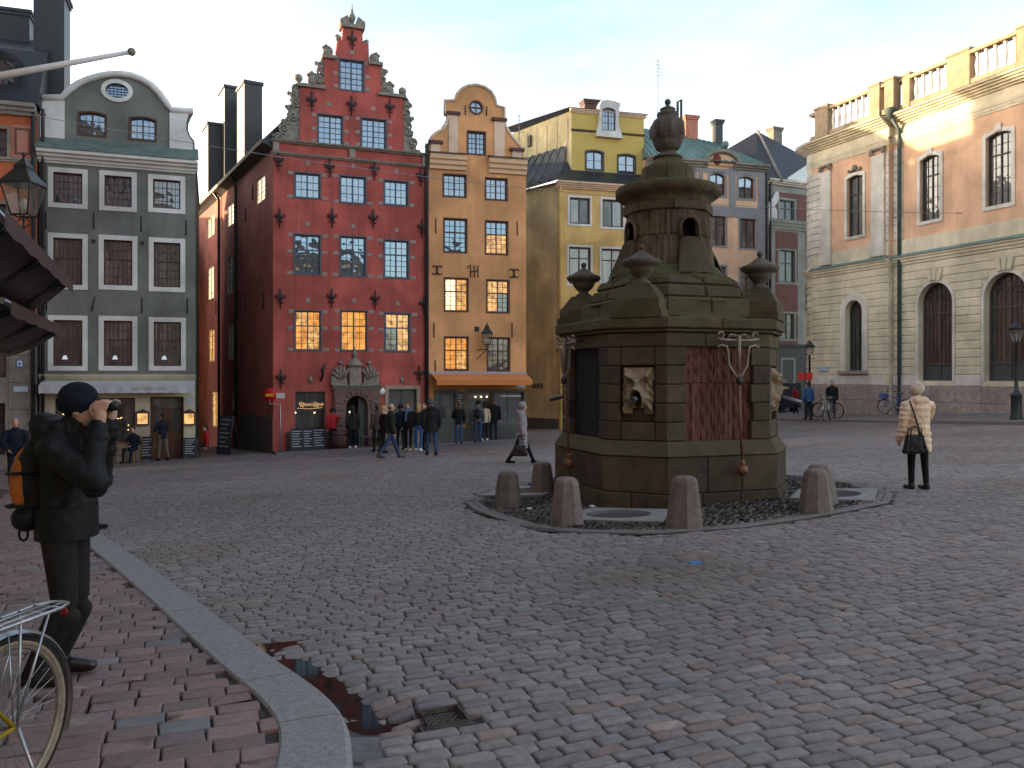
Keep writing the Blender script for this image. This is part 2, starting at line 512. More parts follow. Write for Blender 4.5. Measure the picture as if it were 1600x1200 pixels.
def facade_wall(F, outline, holes, m, t=.32, name='wall'):
    return MB().plate(outline, holes, 0, t).build(name, m, F.root, fix=False)

def shell(F, depth, zl, zr, m, x0=0, x1=None, zb=-1.5, name='side_wall'):
    """left, right and rear walls behind the facade"""
    x1 = F.w if x1 is None else x1
    MB().add([(x0, .0, zb), (x0, depth, zb), (x0, depth, zl), (x0, .0, zl)], [(1, 0, 3, 2)]).build(name, m, F.root, fix=False)
    MB().add([(x1, .0, zb), (x1, depth, zb), (x1, depth, zr), (x1, .0, zr)], [(0, 1, 2, 3)]).build(name, m, F.root, fix=False)
    MB().add([(x0, depth, zb), (x1, depth, zb), (x1, depth, zr), (x0, depth, zl)], [(1, 0, 3, 2)]).build('rear_wall', m, F.root, fix=False)

def cornice(F, x0, x1, z0, z1, out, m, name='cornice', steps=3, y=0.0):
    h = z1 - z0
    prof = [(y + .02, z0)]
    for i in range(steps):
        o = out * (i + 1) / steps
        prof.append((y - o, z0 + h * i / steps)); prof.append((y - o - .01, z0 + h * (i + .75) / steps))
    prof += [(y - out - .015, z1), (y + .02, z1)]
    return MB().sweep(prof, x0, x1).build(name, m, F.root)

def downpipe(F, x, z0, z1, m=None, r=.06, y=-.1):
    mb = MB().tube([(x, y, z0), (x, y, z1 - .3), (x, y - .05, z1)], r, 8)
    z = z0 + 1.
    while z < z1:
        mb.box(x - .09, x + .09, y - .02, .0, z, z + .04); z += 2.4
    return mb.build('downpipe', m or M_pipe, F.root)

def gable_roof(F, x0, x1, y0, y1, ze, zr, m, over=.15, ribs=0, zel=None):
    xm = (x0 + x1) / 2
    zl = ze
    v = [(x0 - over, y0, zl - .1), (xm, y0, zr), (x1 + over, y0, zl - .1), (x0 - over, y1, zl - .1), (xm, y1, zr), (x1 + over, y1, zl - .1)]
    f = [(0, 1, 4, 3), (1, 2, 5, 4), (0, 2, 1), (3, 4, 5), (0, 3, 5, 2)]
    return MB().add(v, f).build('roof', m, F.root)

def chimney(F, x, y, z0, z1, w, d, m=None, parent=None):
    mb = MB().box(x - w / 2, x + w / 2, y - d / 2, y + d / 2, z0, z1 - .25)
    mb.box(x - w / 2 - .05, x + w / 2 + .05, y - d / 2 - .05, y + d / 2 + .05, z1 - .25, z1 - .12)
    mb.box(x - w / 2 - .1, x + w / 2 + .1, y - d / 2 - .1, y + d / 2 + .1, z1 - .12, z1)
    return mb.build('chimney', m or M_roofk, parent or F.root)
# ------------------------------------------------------------------ ornament helpers
def spiral(cx, cz, r, turns=1.6, a0=0., sgn=1, n=22):
    return [(cx + sgn * r * (1 - .8 * i / n) * math.cos(a0 + turns * 2 * math.pi * i / n), cz + r * (1 - .8 * i / n) * math.sin(a0 + turns * 2 * math.pi * i / n)) for i in range(n + 1)]

def scroll(F, cx, cz, r, sgn, y=.15, name='scroll', m=None, a0=.6):
    p = spiral(cx, cz, r, 1.7, a0, sgn)
    mb = MB().tube([(x, y, z) for x, z in p], [r * .24 * (1 - .5 * i / len(p)) for i in range(len(p))], 7)
    mb.ball((cx, y, cz), (r * .8, .12, r * .8), 10)
    mb.ball((cx + sgn * r * .2, y - .02, cz + r * 1.05), r * .25, 8)
    return mb.build(name, m or M_orn, F.root)

def lily_anchor(F, px, py, s=.42):
    x, z = F.p(px, py)
    mb = MB()
    mb.tube([(x, -.05, z - s), (x, -.06, z + s * .9)], [.02, .03], 6)
    mb.ball((x, -.06, z + s * .25), (.06, .03, .16), 8)
    for g in (-1, 1):
        mb.tube([(x, -.05, z - .1), (x + g * .10, -.06, z + .02), (x + g * .17, -.06, z + .14), (x + g * .2, -.06, z + .05), (x + g * .16, -.05, z)], [.03, .035, .03, .022, .015], 6)
        mb.tube([(x, -.05, z - .14), (x + g * .1, -.05, z - .2), (x + g * .12, -.05, z - .13)], .02, 5)
    return mb.build('iron_anchor', M_iron, F.root)

def bar_anchor(F, px, py, s=.3, tilt=0.):
    x, z = F.p(px, py)
    return MB().tube([(x - tilt * s, -.03, z + s), (x + tilt * s, -.03, z - s)], .022, 5).build('iron_anchor', M_iron, F.root)

def mono_anchor(F, px, py, kind):
    x, z = F.p(px, py); mb = MB()
    if kind == 'H':
        for d in (-.16, 0, .16): mb.tube([(x + d, -.04, z - .26), (x + d, -.05, z + .26)], .022, 5)
        mb.tube([(x - .2, -.05, z - .05), (x + .16, -.05, z + .05)], .02, 5)
        mb.tube([(x - .16, -.05, z + .26), (x - .3, -.05, z + .2), (x - .28, -.05, z + .1)], .02, 5)
    else:
        for g in (-1, 1):
            mb.tube([(x + g * (.12 - .11 * math.cos(t)), -.04, z + .19 * math.sin(t)) for t in [i * .45 - 2.4 for i in range(12)]], .022, 5)
        mb.tube([(x, -.05, z - .2), (x, -.05, z + .2)], .02, 5)
    return mb.build('iron_anchor', M_iron, F.root)

def street_lantern(name, wallpt, at, label, s=1.0, arm_z=-.45):
    """wall lantern: `at` is the lantern body's base centre, bracket runs to wallpt"""
    root = empty(name, at, 0, label, 'lantern')
    w0, w1, h = .13 * s, .24 * s, .5 * s
    gl = MB()
    for k in range(4):
        a = math.pi / 4 + k * math.pi / 2; b = a + math.pi / 2
        q = [(w0 * 1.41 * math.cos(a), w0 * 1.41 * math.sin(a), 0), (w0 * 1.41 * math.cos(b), w0 * 1.41 * math.sin(b), 0),
             (w1 * 1.41 * math.cos(b), w1 * 1.41 * math.sin(b), h), (w1 * 1.41 * math.cos(a), w1 * 1.41 * math.sin(a), h)]
        MB().add(q, [(0, 1, 2, 3)]).build('pane', GL_lan, root, fix=False)
        gl.tube([q[0], q[3]], .014 * s, 5); gl.tube([q[3], q[2]], .018 * s, 5); gl.tube([q[0], q[1]], .016 * s, 5)
    gl.build('frame', M_iron, root)
    MB().lathe([(w1 * 1.5, h), (w1 * 1.45, h + .03 * s), (w1 * .7, h + .22 * s), (w1 * .62, h + .24 * s), (w1 * .62, h + .3 * s), (w1 * .35, h + .36 * s), (w1 * .2, h + .4 * s), (.012 * s, h + .44 * s), (.03 * s, h + .48 * s), (.012 * s, h + .53 * s)], 4, a0=math.pi / 4, smooth=False).build('lantern_cap', M_iron, root)
    MB().ball((0, 0, h * .35), (.07 * s, .07 * s, .12 * s), 8).build('burner', M_white, root)
    wl = Vector(wallpt) - Vector(at)
    br = MB()
    br.tube([(0, 0, 0), (w0, 0, -.12 * s), (0, 0, -.2 * s), (-w0, 0, -.12 * s), (0, 0, 0)], .014 * s, 5)
    br.tube([(0, 0, -.05 * s), (0, 0, -.22 * s), wl * .45 + Vector((0, 0, -.1 * s)), wl], .022 * s, 6)
    br.tube([(0, 0, -.2 * s), wl * .5 + Vector((0, 0, -.32 * s)), wl + Vector((0, 0, -.4 * s))], .018 * s, 6)
    br.build('bracket', M_iron, root)
    return root
def _lan():
    m = glass('lantern_glass', .35, (.30, .26, .22)); nt = m.node_tree
    tr = nt.nodes.new('ShaderNodeBsdfTransparent'); tr.inputs[0].default_value = (.86, .80, .76, 1)
    mx = [n for n in nt.nodes if n.type == 'MIX_SHADER'][0]
    mx2 = nt.nodes.new('ShaderNodeMixShader'); mx2.inputs[0].default_value = .25
    nt.links.new(tr.outputs[0], mx2.inputs[1]); nt.links.new(mx.outputs[0], mx2.inputs[2])
    nt.links.new(mx2.outputs[0], nt.nodes['Material Output'].inputs['Surface'])
    return m
GL_lan = _lan()

# ------------------------------------------------------------------ green-grey house
F = Fgreen = Facade('town_house', px_xy(62, 30.2), px_xy(305, 32.0), 'grey green house with white window surrounds and arched gable, left of the alley')
zc = F.z(185, 250)
zs = F.z(185, 590)
wr = [[(83, 270, 129, 318), (163, 275, 206, 323), (239, 281, 282, 326)],
      [(83, 372, 129, 445), (162, 375, 207, 446), (240, 379, 282, 449)],
      [(83, 500, 129, 572), (162, 501, 207, 572), (240, 503, 283, 572)]]
rects = [[F.rect(*q) for q in row] for row in wr]
facade_wall(F, [(0, zs), (F.w, zs), (F.w, zc + .1), (0, zc + .1)], [hole(q) for row in rects for q in row], M_green)
for ri, row in enumerate(rects):
    for ci, q in enumerate(row):
        pm = (GL, GL_brown, GL_brown)[ri] if not (ri == 0 and ci == 2) else GL_mid
        window(F, q, 2, (0, 1) if ri == 0 else (0, .58, 1), ((3, 4),) if ri == 0 else ((3, 3), (3, 2)), M_fbrown, pm, surround=M_white, sw=.17)
# shop storey
sw_ = F.rect(85, 622, 211, 696); dr = F.rect(234, 620, 287, 719)
facade_wall(F, [(0, -1.2), (F.w, -1.2), (F.w, zs - .003), (0, zs - .003)], [hole(sw_), hole(dr)], M_cream, name='shop_wall')
window(F, sw_, 3, (0, 1), ((1, 1),), M_fbrown, GL_dim, name='shop_window', y=.2)
o = MB().box(dr[0], dr[1], .3, .36, dr[2], dr[3]).build('door', M_wooddoor, F.root)
wd = dr[1] - dr[0]
for k in (0, 1):
    xa = dr[0] + .08 + k * wd / 2
    MB().bevbox(xa, xa + wd / 2 - .14, .27, .3, dr[2] + .15, dr[2] + .95, .02).build('panel', M_wooddoor, o)
    MB().box(xa + .06, xa + wd / 2 - .2, .285, .3, dr[2] + 1.1, dr[3] - .55).build('pane', GL_dim, o)
MB().box(dr[0] + .08, dr[1] - .08, .285, .3, dr[3] - .45, dr[3] - .08).build('pane', GL_dim, o)
for (a, b) in ((215, 231), (288, 303)):
    q = F.rect(a, 646, b, 662)
    mbx = MB().box(q[0] - .05, q[1] + .05, -.12, 0, q[2] - .05, q[3] + .05)
    mbx.plate([(q[0] - .08, q[3] + .05), (q[1] + .08, q[3] + .05), ((q[0] + q[1]) / 2, q[3] + .17)], [], -.14, 0)
    bx = mbx.build('menu_case', M_fbrown, F.root)
    MB().box(q[0], q[1], -.128, -.121, q[2], q[3]).build('pane', lit('menu_light', (1, .55, .2), .5), bx)
# fairy lights inside the shop window
fl = MB()
for i in range(46):
    fl.ball((sw_[0] + .2 + rnd.random() * (sw_[1] - sw_[0] - .4), .19, sw_[2] + .25 + rnd.random() ** .5 * (sw_[3] - sw_[2] - .4)), .018, 5)
fl.build('fairy_lights', lit('fairy', (1, .6, .2), 2.2, 0), F.root, kind='stuff')
# little cornice and awning over the shop
cornice(F, -.02, F.w + .02, zs - .06, zs + .12, .14, M_cream)
za, zb_ = F.z(185, 594) - .03, F.z(185, 617) + .12
aw = MB().add([(.1, -.08, za), (F.w - .02, -.08, za), (F.w - .02, -.78, zb_ + .25), (.1, -.78, zb_ + .25), (.1, -.08, za - .02), (F.w - .02, -.08, za - .02), (F.w - .02, -.78, zb_ + .23), (.1, -.78, zb_ + .23)],
              [(0, 1, 2, 3), (7, 6, 5, 4), (0, 3, 7, 4), (1, 5, 6, 2)]).build('awning', mat('awning_cloth', (.40, .39, .40), .9, .08, 2, .1), F.root)
vb = MB(); nseg = 40
vs, fs = [], []
for i in range(nseg + 1):
    x = .1 + (F.w - .12) * i / nseg
    yy = -.785 + .012 * math.sin(i * 1.7)
    vs += [(x, yy, zb_ + .25), (x, yy + .01 * math.sin(i), zb_ - .04 + .012 * math.sin(i * 2.3))]
    if i: fs.append((2 * i - 2, 2 * i - 1, 2 * i + 1, 2 * i))
MB().add(vs, fs).build('valance', MATS['awning_cloth'], aw, fix=False)
# unreadable script on the valance
sc_ = MB()
for k in range(3):
    x = 3.1 + k * .42
    sc_.tube([(x + i * .045, -.80, zb_ + .11 + .045 * math.sin(i * 2.1 + k) * (1 if i % 3 else 1.6)) for i in range(9)], .006, 4)
sc_.build('lettering', mat('grey_print', (.12, .11, .11), .8, 0, 1, 0), aw)
# main cornice with copper skirt
z1 = F.z(185, 262)
cornice(F, -.03, F.w + .03, z1 - .02, z1 + .13, .10, M_white, 'string_course', 2)
cornice(F, -.06, F.w + .1, zc - .22, zc + .12, .42, M_white)
zg = F.z(185, 228, .35)
MB().add([(-.1, -.46, zc + .125), (F.w + .14, -.46, zc + .125), (F.w + .1, .33, zg + .1), (-.06, .33, zg + .1), (-.1, -.46, zc + .16), (F.w + .14, -.46, zc + .16), (F.w + .1, .33, zg + .135), (-.06, .33, zg + .135)],
         [(3, 2, 1, 0), (4, 5, 6, 7), (0, 1, 5, 4), (1, 2, 6, 5), (3, 0, 4, 7)]).build('copper_skirt', mat('faded_copper', (.10, .135, .118), .7, .25, 3, .1, 30, streak=.4, tint=(.09, .085, .075)), F.root)
# gable
d = .30
gp = [(62, 226), (62, 153), (97, 153), (108, 141), (122, 131), (138, 124), (155, 119), (172, 116), (188, 115.5), (205, 118), (221, 124), (236, 133), (249, 146), (260, 161), (268, 172), (302, 174), (298, 181), (294, 191), (294, 203), (298, 213), (304, 220), (306, 246)]
gw = [F.rect(123, 176, 165, 211, d), F.rect(203, 184, 243, 218, d)]
oc = F.p(183, 142, d); orx, orz = .40, .28
ov = [(oc[0] + orx * math.cos(t), oc[1] + orz * math.sin(t)) for t in [2 * math.pi * i / 24 for i in range(24)]]
gpl = F.poly(gp, d)
gpl[0] = (gpl[0][0], zc); gpl[-1] = (gpl[-1][0], zc)
MB().plate(gpl, [hole(q, ('seg', .08)) for q in gw] + [ov], d, d + .35, back=True).build('gable', M_green, F.root)
for q in gw: window(F, q, 2, (0, 1), ((2, 3),), M_fbrown, GL, ('seg', .08), y=d + .08, surround=M_fbrown, sw=.05, fw=.05, wy=d)
ow = MB().plate([(oc[0] + (orx + .15) * math.cos(t), oc[1] + (orz + .15) * math.sin(t)) for t in [2 * math.pi * i / 28 for i in range(28)]], [ov], d - .05, d + .02).build('oval_window', M_white, F.root)
MB().add([(p[0], d + .1, p[1]) for p in ov], [tuple(range(24))]).build('pane', GL, ow, fix=False)
ob = MB()
for k in range(-2, 3):
    x = k * .13; hh = orz * math.sqrt(max(0, 1 - (x / orx) ** 2)); ob.box(oc[0] + x - .01, oc[0] + x + .01, d + .06, d + .09, oc[1] - hh, oc[1] + hh)
    z = k * .1; hh = orx * math.sqrt(max(0, 1 - (z / orz) ** 2)); ob.box(oc[0] - hh, oc[0] + hh, d + .062, d + .088, oc[1] + z - .01, oc[1] + z + .01)
ob.build('glazing_bars', M_fblue, ow)
# white pilasters and raking mouldings of the gable
for pts in ([(63, 226), (101, 232), (101, 158), (63, 158)], [(265, 240), (302, 244), (301, 222), (295, 214), (291, 203), (291, 191), (295, 178), (265, 176)]):
    pp = F.poly(pts, d); MB().plate([(x, z) for x, z in pp], [], d - .06, d + .01).build('pilaster', M_white, F.root)
mo = F.poly(gp[1:16], d)
MB().tube([(x, d - .03, z) for x, z in mo], .13, 8).build('gable_moulding', M_white, F.root)
gable_roof(F, .15, F.w - .1, d + .36, 10, zc + .3, F.z(185, 131, .7), M_roofk)
shell(F, 10, zc, zc, M_green)
for a in ((72, 345), (147, 345), (221, 350), (291, 356)): bar_anchor(F, *a)
for a in ((73, 473), (222, 477), (293, 478)): bar_anchor(F, *a)
bar_anchor(F, 146, 475, .28, -.2)
for a in ((146, 377), (222, 380)):
    x, z = F.p(*a); MB().box(x - .07, x + .07, -.02, .0, z - .07, z + .07).build('vent', M_iron, F.root)
downpipe(F, .12, -.2, zc + 1.6, M_pipe)
MB().box(F.p(287, 600)[0] + .12, F.p(305, 600)[0] - .08, -.02, 0, F.z(296, 629), F.z(296, 622)).build('street_plate', mat('enamel_plate', (.35, .42, .52), .4, .05, 1, 0), F.root)
# table lamps in the restaurant windows
for q in rects[2]:
    MB().lathe([(.10, 0), (.05, .14), (.04, .145)], 10).build('lamp_shade', lit('cool_lamp', (.7, .8, .9), .35, .1), F.root, ((q[0] + q[1]) / 2 - .12, .145, q[2] + .25))

# ------------------------------------------------------------------ orange-red house at the left edge
F = Facade('town_house', (U(57) * 30.0 - 7.0, 27.6), px_xy(57, 30.0), 'orange red house with grey stone ground floor and black mansard at the left edge')
zc = F.z(30, 170); zs = F.z(30, 505)
rr = [F.rect(-30, 200, 11, 246), F.rect(-30, 318, 10, 395), F.rect(-30, 430, 9, 495)]
facade_wall(F, [(0, zs), (F.w, zs), (F.w, zc), (0, zc)], [hole(q) for q in rr], mat('orange_red_plaster', (.42, .12, .055), .85, .12, 1, .25, 50, streak=.2))
for q in rr: window(F, q, 2, (0, 1), ((2, 3),), M_fgrey, GL, surround=M_greystone, sw=.12)
gr = F.rect(-45, 520, 10, 590); gd = F.rect(-60, 630, 8, 712)
facade_wall(F, [(0, -1.2), (F.w, -1.2), (F.w, zs - .003), (0, zs - .003)], [hole(gr), hole(gd)], M_greystone, name='ground_floor_wall')
window(F, gr, 2, (0, 1), ((1, 2),), M_fgrey, GL_mid, y=.2)
o = MB().box(gd[0], gd[1], .3, .36, gd[2], gd[3]).build('door', M_fgrey, F.root)
MB().box(gd[0] + .2, gd[1] - .2, .27, .3, gd[2] + 1.2, gd[3] - .2).build('pane', GL_dim, o)
for py in (512, 555, 598, 640, 690):
    z = F.z(30, py); MB().bevbox(gr[1] + .06, F.w - .16, -.03, .0, z - .0, z + .94, .02).build('stone_block', M_greystone, F.root)
cornice(F, 0, F.w, zc - .25, zc + .15, .35, M_grey)
cornice(F, 0, F.w, F.z(30, 252) - .05, F.z(30, 252) + .1, .1, M_grey, 'string_course', 2)
q = F.rect(19, 196, 52, 246)
MB().box(q[0], q[1], -.012, 0, q[2], q[3]).build('panel', mat('pink_panel', (.42, .2, .16), .85, .1), F.root)
MB().plate([(q[0] + .08, q[2] + .1), (q[1] - .08, q[2] + .1), (q[1] - .08, q[3] - .1), (q[0] + .08, q[3] - .1)], [[(q[0] + .15, q[2] + .17), (q[1] - .15, q[2] + .17), (q[1] - .15, q[3] - .17), (q[0] + .15, q[3] - .17)]], -.04, -.012).build('panel_frame', M_maroon, F.root)
zt = F.z(30, 75, 1.0)
rf = MB().add([(-.1, -.3, zc + .15), (F.w + .1, -.3, zc + .15), (F.w + .1, 1.2, zt), (-.1, 1.2, zt), (F.w + .1, 4.5, zt + 1.6), (-.1, 4.5, zt + 1.6), (-.1, 9, zc), (F.w + .1, 9, zc)],
         [(0, 1, 2, 3), (3, 2, 4, 5), (5, 4, 7, 6), (1, 7, 4, 2), (0, 3, 5, 6), (0, 6, 7, 1)]).build('roof', M_roofk, F.root)
q = F.rect(-15, 92, 24, 138, .1)
dm = MB().plate([(q[0] - .12, q[2] - .12), (q[1] + .12, q[2] - .12), (q[1] + .12, q[3] + .12), ((q[0] + q[1]) / 2, q[3] + .3), (q[0] - .12, q[3] + .12)], [[(q[0], q[2]), (q[1], q[2]), (q[1], q[3]), (q[0], q[3])]], .05, 1.6).build('dormer', M_roofk, F.root)
window(F, q, 2, (0, 1), ((1, 2),), M_fgrey, GL, y=.1)
x0 = F.p(52, 100, 2.2)[0]; x1 = F.p(100, 100, 2.2)[0]
chimney(F, (x0 + x1) / 2 + .05, 2.6, zc, F.z(75, -14, 2.2), x1 - x0, 1.3, M_roofk)
x2 = F.p(42, 100, 4.)[0]
chimney(F, x2 - .6, 4.2, zc, F.z(40, 20, 4.), 1.5, 1.0, M_roofk)
shell(F, 9, zc, zc, M_grey)
downpipe(F, F.w - .08, -.2, zc, M_pipe, .07)
q = F.rect(26, 562, 37, 574)
sg = MB().box(q[0], q[1], -.06, -.03, q[2], q[3]).build('sign', mat('sign_blue', (.08, .14, .3), .4, 0, 1, 0), F.root)
MB().box(q[0] + .04, q[1] - .04, -.065, -.061, q[2] + .04, q[3] - .04).build('sign_face', mat('sign_white', (.7, .72, .75), .4, 0, 1, 0), sg)
MB().plate([(q[0] + .07, q[2] + .06), (q[1] - .07, q[2] + .06), ((q[0] + q[1]) / 2 + .03, q[3] - .08), ((q[0] + q[1]) / 2 - .04, q[3] - .08)], [], -.069, -.066).build('pictogram', MATS['sign_blue'], sg)
q = F.rect(22, 604, 44, 612)
MB().box(q[0], q[1], -.06, -.03, q[2], q[3]).build('street_plate', MATS['enamel_plate'], F.root)

# ------------------------------------------------------------------ red gabled house
cornerR = px_xy(427, 32.8)
F = Fred = Facade('gabled_house', cornerR, px_xy(668, 35.0), 'tall dark red house with stepped scrolled stone gable')
zc = F.z(550, 250); zt = F.z(550, 233)
wr = [[(461, 271, 500, 309), (532, 276, 571, 317), (601, 283, 637, 320)],
      [(460, 367, 500, 428), (532, 370, 571, 431), (601, 376, 638, 434)],
      [(461, 486, 501, 547), (533, 486, 573, 548), (602, 490, 640, 549)]]
rects = [[F.rect(*q) for q in row] for row in wr]
shopw = F.rect(461, 612, 508, 672); arch = F.rect(540, 618, 574, 697); rdoor = F.rect(607, 608, 651, 694)
facade_wall(F, [(0, -1.5), (F.w, -1.5), (F.w, zt), (0, zt)], [hole(q) for row in rects for q in row] + [hole(shopw), hole(arch, 'round'), hole(rdoor)], M_red)
def glowpane(r, c): return rnd.choice([GLOW_A, GLOW_A, GLOW_A, GLOW_G])
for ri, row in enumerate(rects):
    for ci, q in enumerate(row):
        pm = GL if ri < 2 else glowpane
        if ri == 2 and ci == 2: pm = lambda r, c: GL_mid if (r == 0 and c == 0) else GLOW_G
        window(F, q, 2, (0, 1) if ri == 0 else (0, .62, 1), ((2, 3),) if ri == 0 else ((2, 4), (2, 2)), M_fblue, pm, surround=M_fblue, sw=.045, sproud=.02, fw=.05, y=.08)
        # pale bond stones
        zs_ = [(q[2] + .02), (q[3] - .02)] + ([] if ri == 0 else [(q[2] + q[3]) / 2 + .1])
        for z in zs_:
            for sd in (-1, 1):
                xs = q[0] - .06 if sd < 0 else q[1] + .06
                w = .19 + rnd.random() * .08
                a, b = (xs - w, xs - .01) if sd < 0 else (xs + .01, xs + w)
                if b > F.w - .05: continue
                MB().bevbox(a, b, -.018, .0, z - .075, z + .07, .012).build('bond_stone', M_quoin, F.root)
        xm = (q[0] + q[1]) / 2
        MB().bevbox(xm - .08, xm + .08, -.018, 0, q[3] + .33, q[3] + .52, .012).build('bond_stone', M_quoin, F.root)
for a in ((435, 252), (515, 262), (585, 266), (657, 276), (437, 340), (519, 340), (583, 342), (659, 356), (438, 466), (518, 465), (586, 468), (662, 476), (439, 592), (655, 585)): lily_anchor(F, *a)
# cornices
cornice(F, -.05, F.w + .02, zc - .06, zc + .05, .12, M_greystone, 'string_course', 2)
cornice(F, -.08, F.w + .02, zt - .02, zt + .1, .16, M_orn, 'cornice', 2)
for px in (430, 550, 664):
    x = F.p(px, 240)[0]; x = min(max(x, .1), F.w - .12)
    MB().bevbox(x - .12, x + .12, -.1, 0, zc + .06, zt - .03, .015).build('bond_stone', M_quoin, F.root)
# gable wall
d = .0
gp = [(468, 232), (468, 135), (506, 138), (506, 90), (524, 91), (527, 64), (535, 62), (536, 40), (566, 43), (567, 66), (576, 70), (577, 98), (595, 101), (595, 147), (630, 152), (631, 246)]
gpl = F.poly(gp); gpl[0] = (gpl[0][0], zt + .1); gpl[-1] = (gpl[-1][0], zt + .1)
gws = [F.rect(497, 180, 535, 226), F.rect(565, 186, 603, 232), F.rect(531, 94, 568, 141)]
MB().plate(gpl, [hole(q) for q in gws], 0, .4, back=True).build('gable', M_red, F.root)
for q in gws:
    window(F, q, 2, (0, 1), ((2, 5),), M_fblue, GL, surround=M_fblue, sw=.04, sproud=.02, fw=.05, y=.08)
    for z in (q[2] + .1, (q[2] + q[3]) / 2, q[3] - .05):
        for sd in (-1, 1):
            xs = q[0] - .06 if sd < 0 else q[1] + .06
            a, b = (xs - .2, xs - .01) if sd < 0 else (xs + .01, xs + .2)
            MB().bevbox(a, b, -.018, .0, z - .075, z + .07, .012).build('bond_stone', M_quoin, F.root)
for a in ((487, 158), (549, 165), (609, 169), (550, 63)): lily_anchor(F, *a)
for px, py in ((514, 163), (583, 170), (550, 82)):
    x, z = F.p(px, py); MB().bevbox(x - .09, x + .09, -.018, 0, z - .09, z + .09, .012).build('bond_stone', M_quoin, F.root)
# gable ornaments in weathered stone
for (a, b) in (((465, 133), (509, 138)), ((590, 146), (634, 153)), ((503, 88), (527, 92)), ((575, 98), (598, 102))):
    xa, za = F.p(*a); xb, zb = F.p(*b)
    z = (za + zb) / 2
    MB().box(xa, xb, -.12, .5, z - .05, z + .08).build('ledge', M_orn, F.root)
for (px, py) in ((467, 120), (630, 141)):
    x, z = F.p(px, py); MB().lathe([(.12, -.35), (.08, -.25), (.06, -.16), (.14, -.1), (.17, 0), (.14, .1), (.05, .16), (.02, .18)], 12).build('ball_finial', M_orn, F.root, (x, .15, z))
for (px, py, r, s) in ((490, 124, .30, -1), (608, 139, .30, 1), (512, 79, .24, -1), (587, 91, .24, 1), (529, 58, .14, -1), (573, 66, .14, 1)):
    x, z = F.p(px, py); scroll(F, x, z, r, s)
def strapwork(pxs, inner, sgn):
    out = F.poly(pxs); inn = F.poly(inner)
    o = MB().plate(out + list(reversed(inn)), [], .06, .34, back=True).build('strapwork', M_orn, F.root)
    mb = MB()
    for i, (x, z) in enumerate(out[1:-1]):
        mb.tube([(a, .05, b) for a, b in spiral(x + sgn * -.08, z, .17 + .05 * (i % 2), 1.4, rnd.random() * 6, sgn, 14)], .05, 6)
        mb.ball((x + sgn * .07, .18, z + .08), (.10, .12, .09), 7)
    mb.build('carving', M_orn, o)
strapwork([(427, 226), (432, 214), (441, 200), (446, 190), (455, 180), (452, 168), (459, 158), (455, 147), (462, 138), (466, 131)], [(470, 226), (470, 214), (470, 200), (470, 190), (470, 180), (470, 168), (470, 158), (470, 147), (470, 138), (470, 131)], -1)
strapwork([(657, 252), (653, 238), (648, 222), (642, 208), (639, 196), (643, 186), (637, 176), (640, 166), (634, 158), (632, 150)], [(629, 252), (629, 238), (629, 222), (629, 208), (629, 196), (629, 186), (629, 176), (629, 166), (629, 158), (629, 150)], 1)
strapwork([(500, 136), (497, 122), (501, 110), (498, 100), (504, 90)], [(507, 136), (507, 122), (507, 110), (507, 100), (507, 90)], -1)
strapwork([(601, 150), (604, 138), (599, 124), (602, 112), (597, 102)], [(594, 150), (594, 138), (594, 124), (594, 112), (594, 102)], 1)
# broken pediment and finial on the very top
xl, zl = F.p(536, 40); xr, zr_ = F.p(566, 43); zz = (zl + zr_) / 2
MB().box(xl - .1, xr + .1, -.12, .5, zz - .08, zz + .05).build('ledge', M_orn, F.root)
for s_, x in ((1, xl - .12), (-1, xr + .12)):
    MB().plate([(x, zz + .05), (x + s_ * .42, zz + .05), (x + s_ * .30, zz + .42), (x, zz + .22)] if s_ > 0 else [(x, zz + .05), (x, zz + .22), (x - .30, zz + .42), (x - .42, zz + .05)], [], -.08, .4, back=True).build('pediment_horn', M_orn, F.root)
MB().lathe([(.14, 0), (.16, .08), (.07, .14), (.13, .3), (.15, .42), (.07, .55), (.05, .62), (.06, .66), (.03, .72), (.015, .95)], 12).build('finial', M_orn, F.root, ((xl + xr) / 2, .15, zz + .05))
# shop window with neon script
window(F, shopw, 1, (0, 1), ((1, 1),), M_fgrey, GL_dim, name='shop_window', y=.12)
nb = MB(); xm = (shopw[0] + shopw[1]) / 2; zm = shopw[2] + (shopw[3] - shopw[2]) * .66
for k in range(5):
    x = xm - .42 + k * .19
    nb.tube([(x + i * .025, .11, zm + .10 * math.sin(i * 1.9 + k * 1.3) * (1.3 if k in (0, 3) else .7)) for i in range(9)], .009, 5)
nb.tube([(xm - .5, .11, zm - .14), (xm, .11, zm - .17), (xm + .5, .11, zm - .12)], .008, 5)
nb.build('neon_script', lit('neon_amber', (1, .55, .25), .45, .2), F.root)
for (px, py) in ((462, 645), (492, 645), (513, 645)):
    x, z = F.p(px, py); MB().ball((x, .1, z), .035, 7).build('bulb', lit('bulb_warm', (1, .75, .5), 1.6, 0), F.root)
MB().box(F.p(446, 660)[0], F.p(517, 660)[0], -.05, .0, -1.2, shopw[2] - .06).build('stone_plinth', mat('brown_plinth', (.12, .06, .045), .85, .25, 4, .4, 25), F.root)
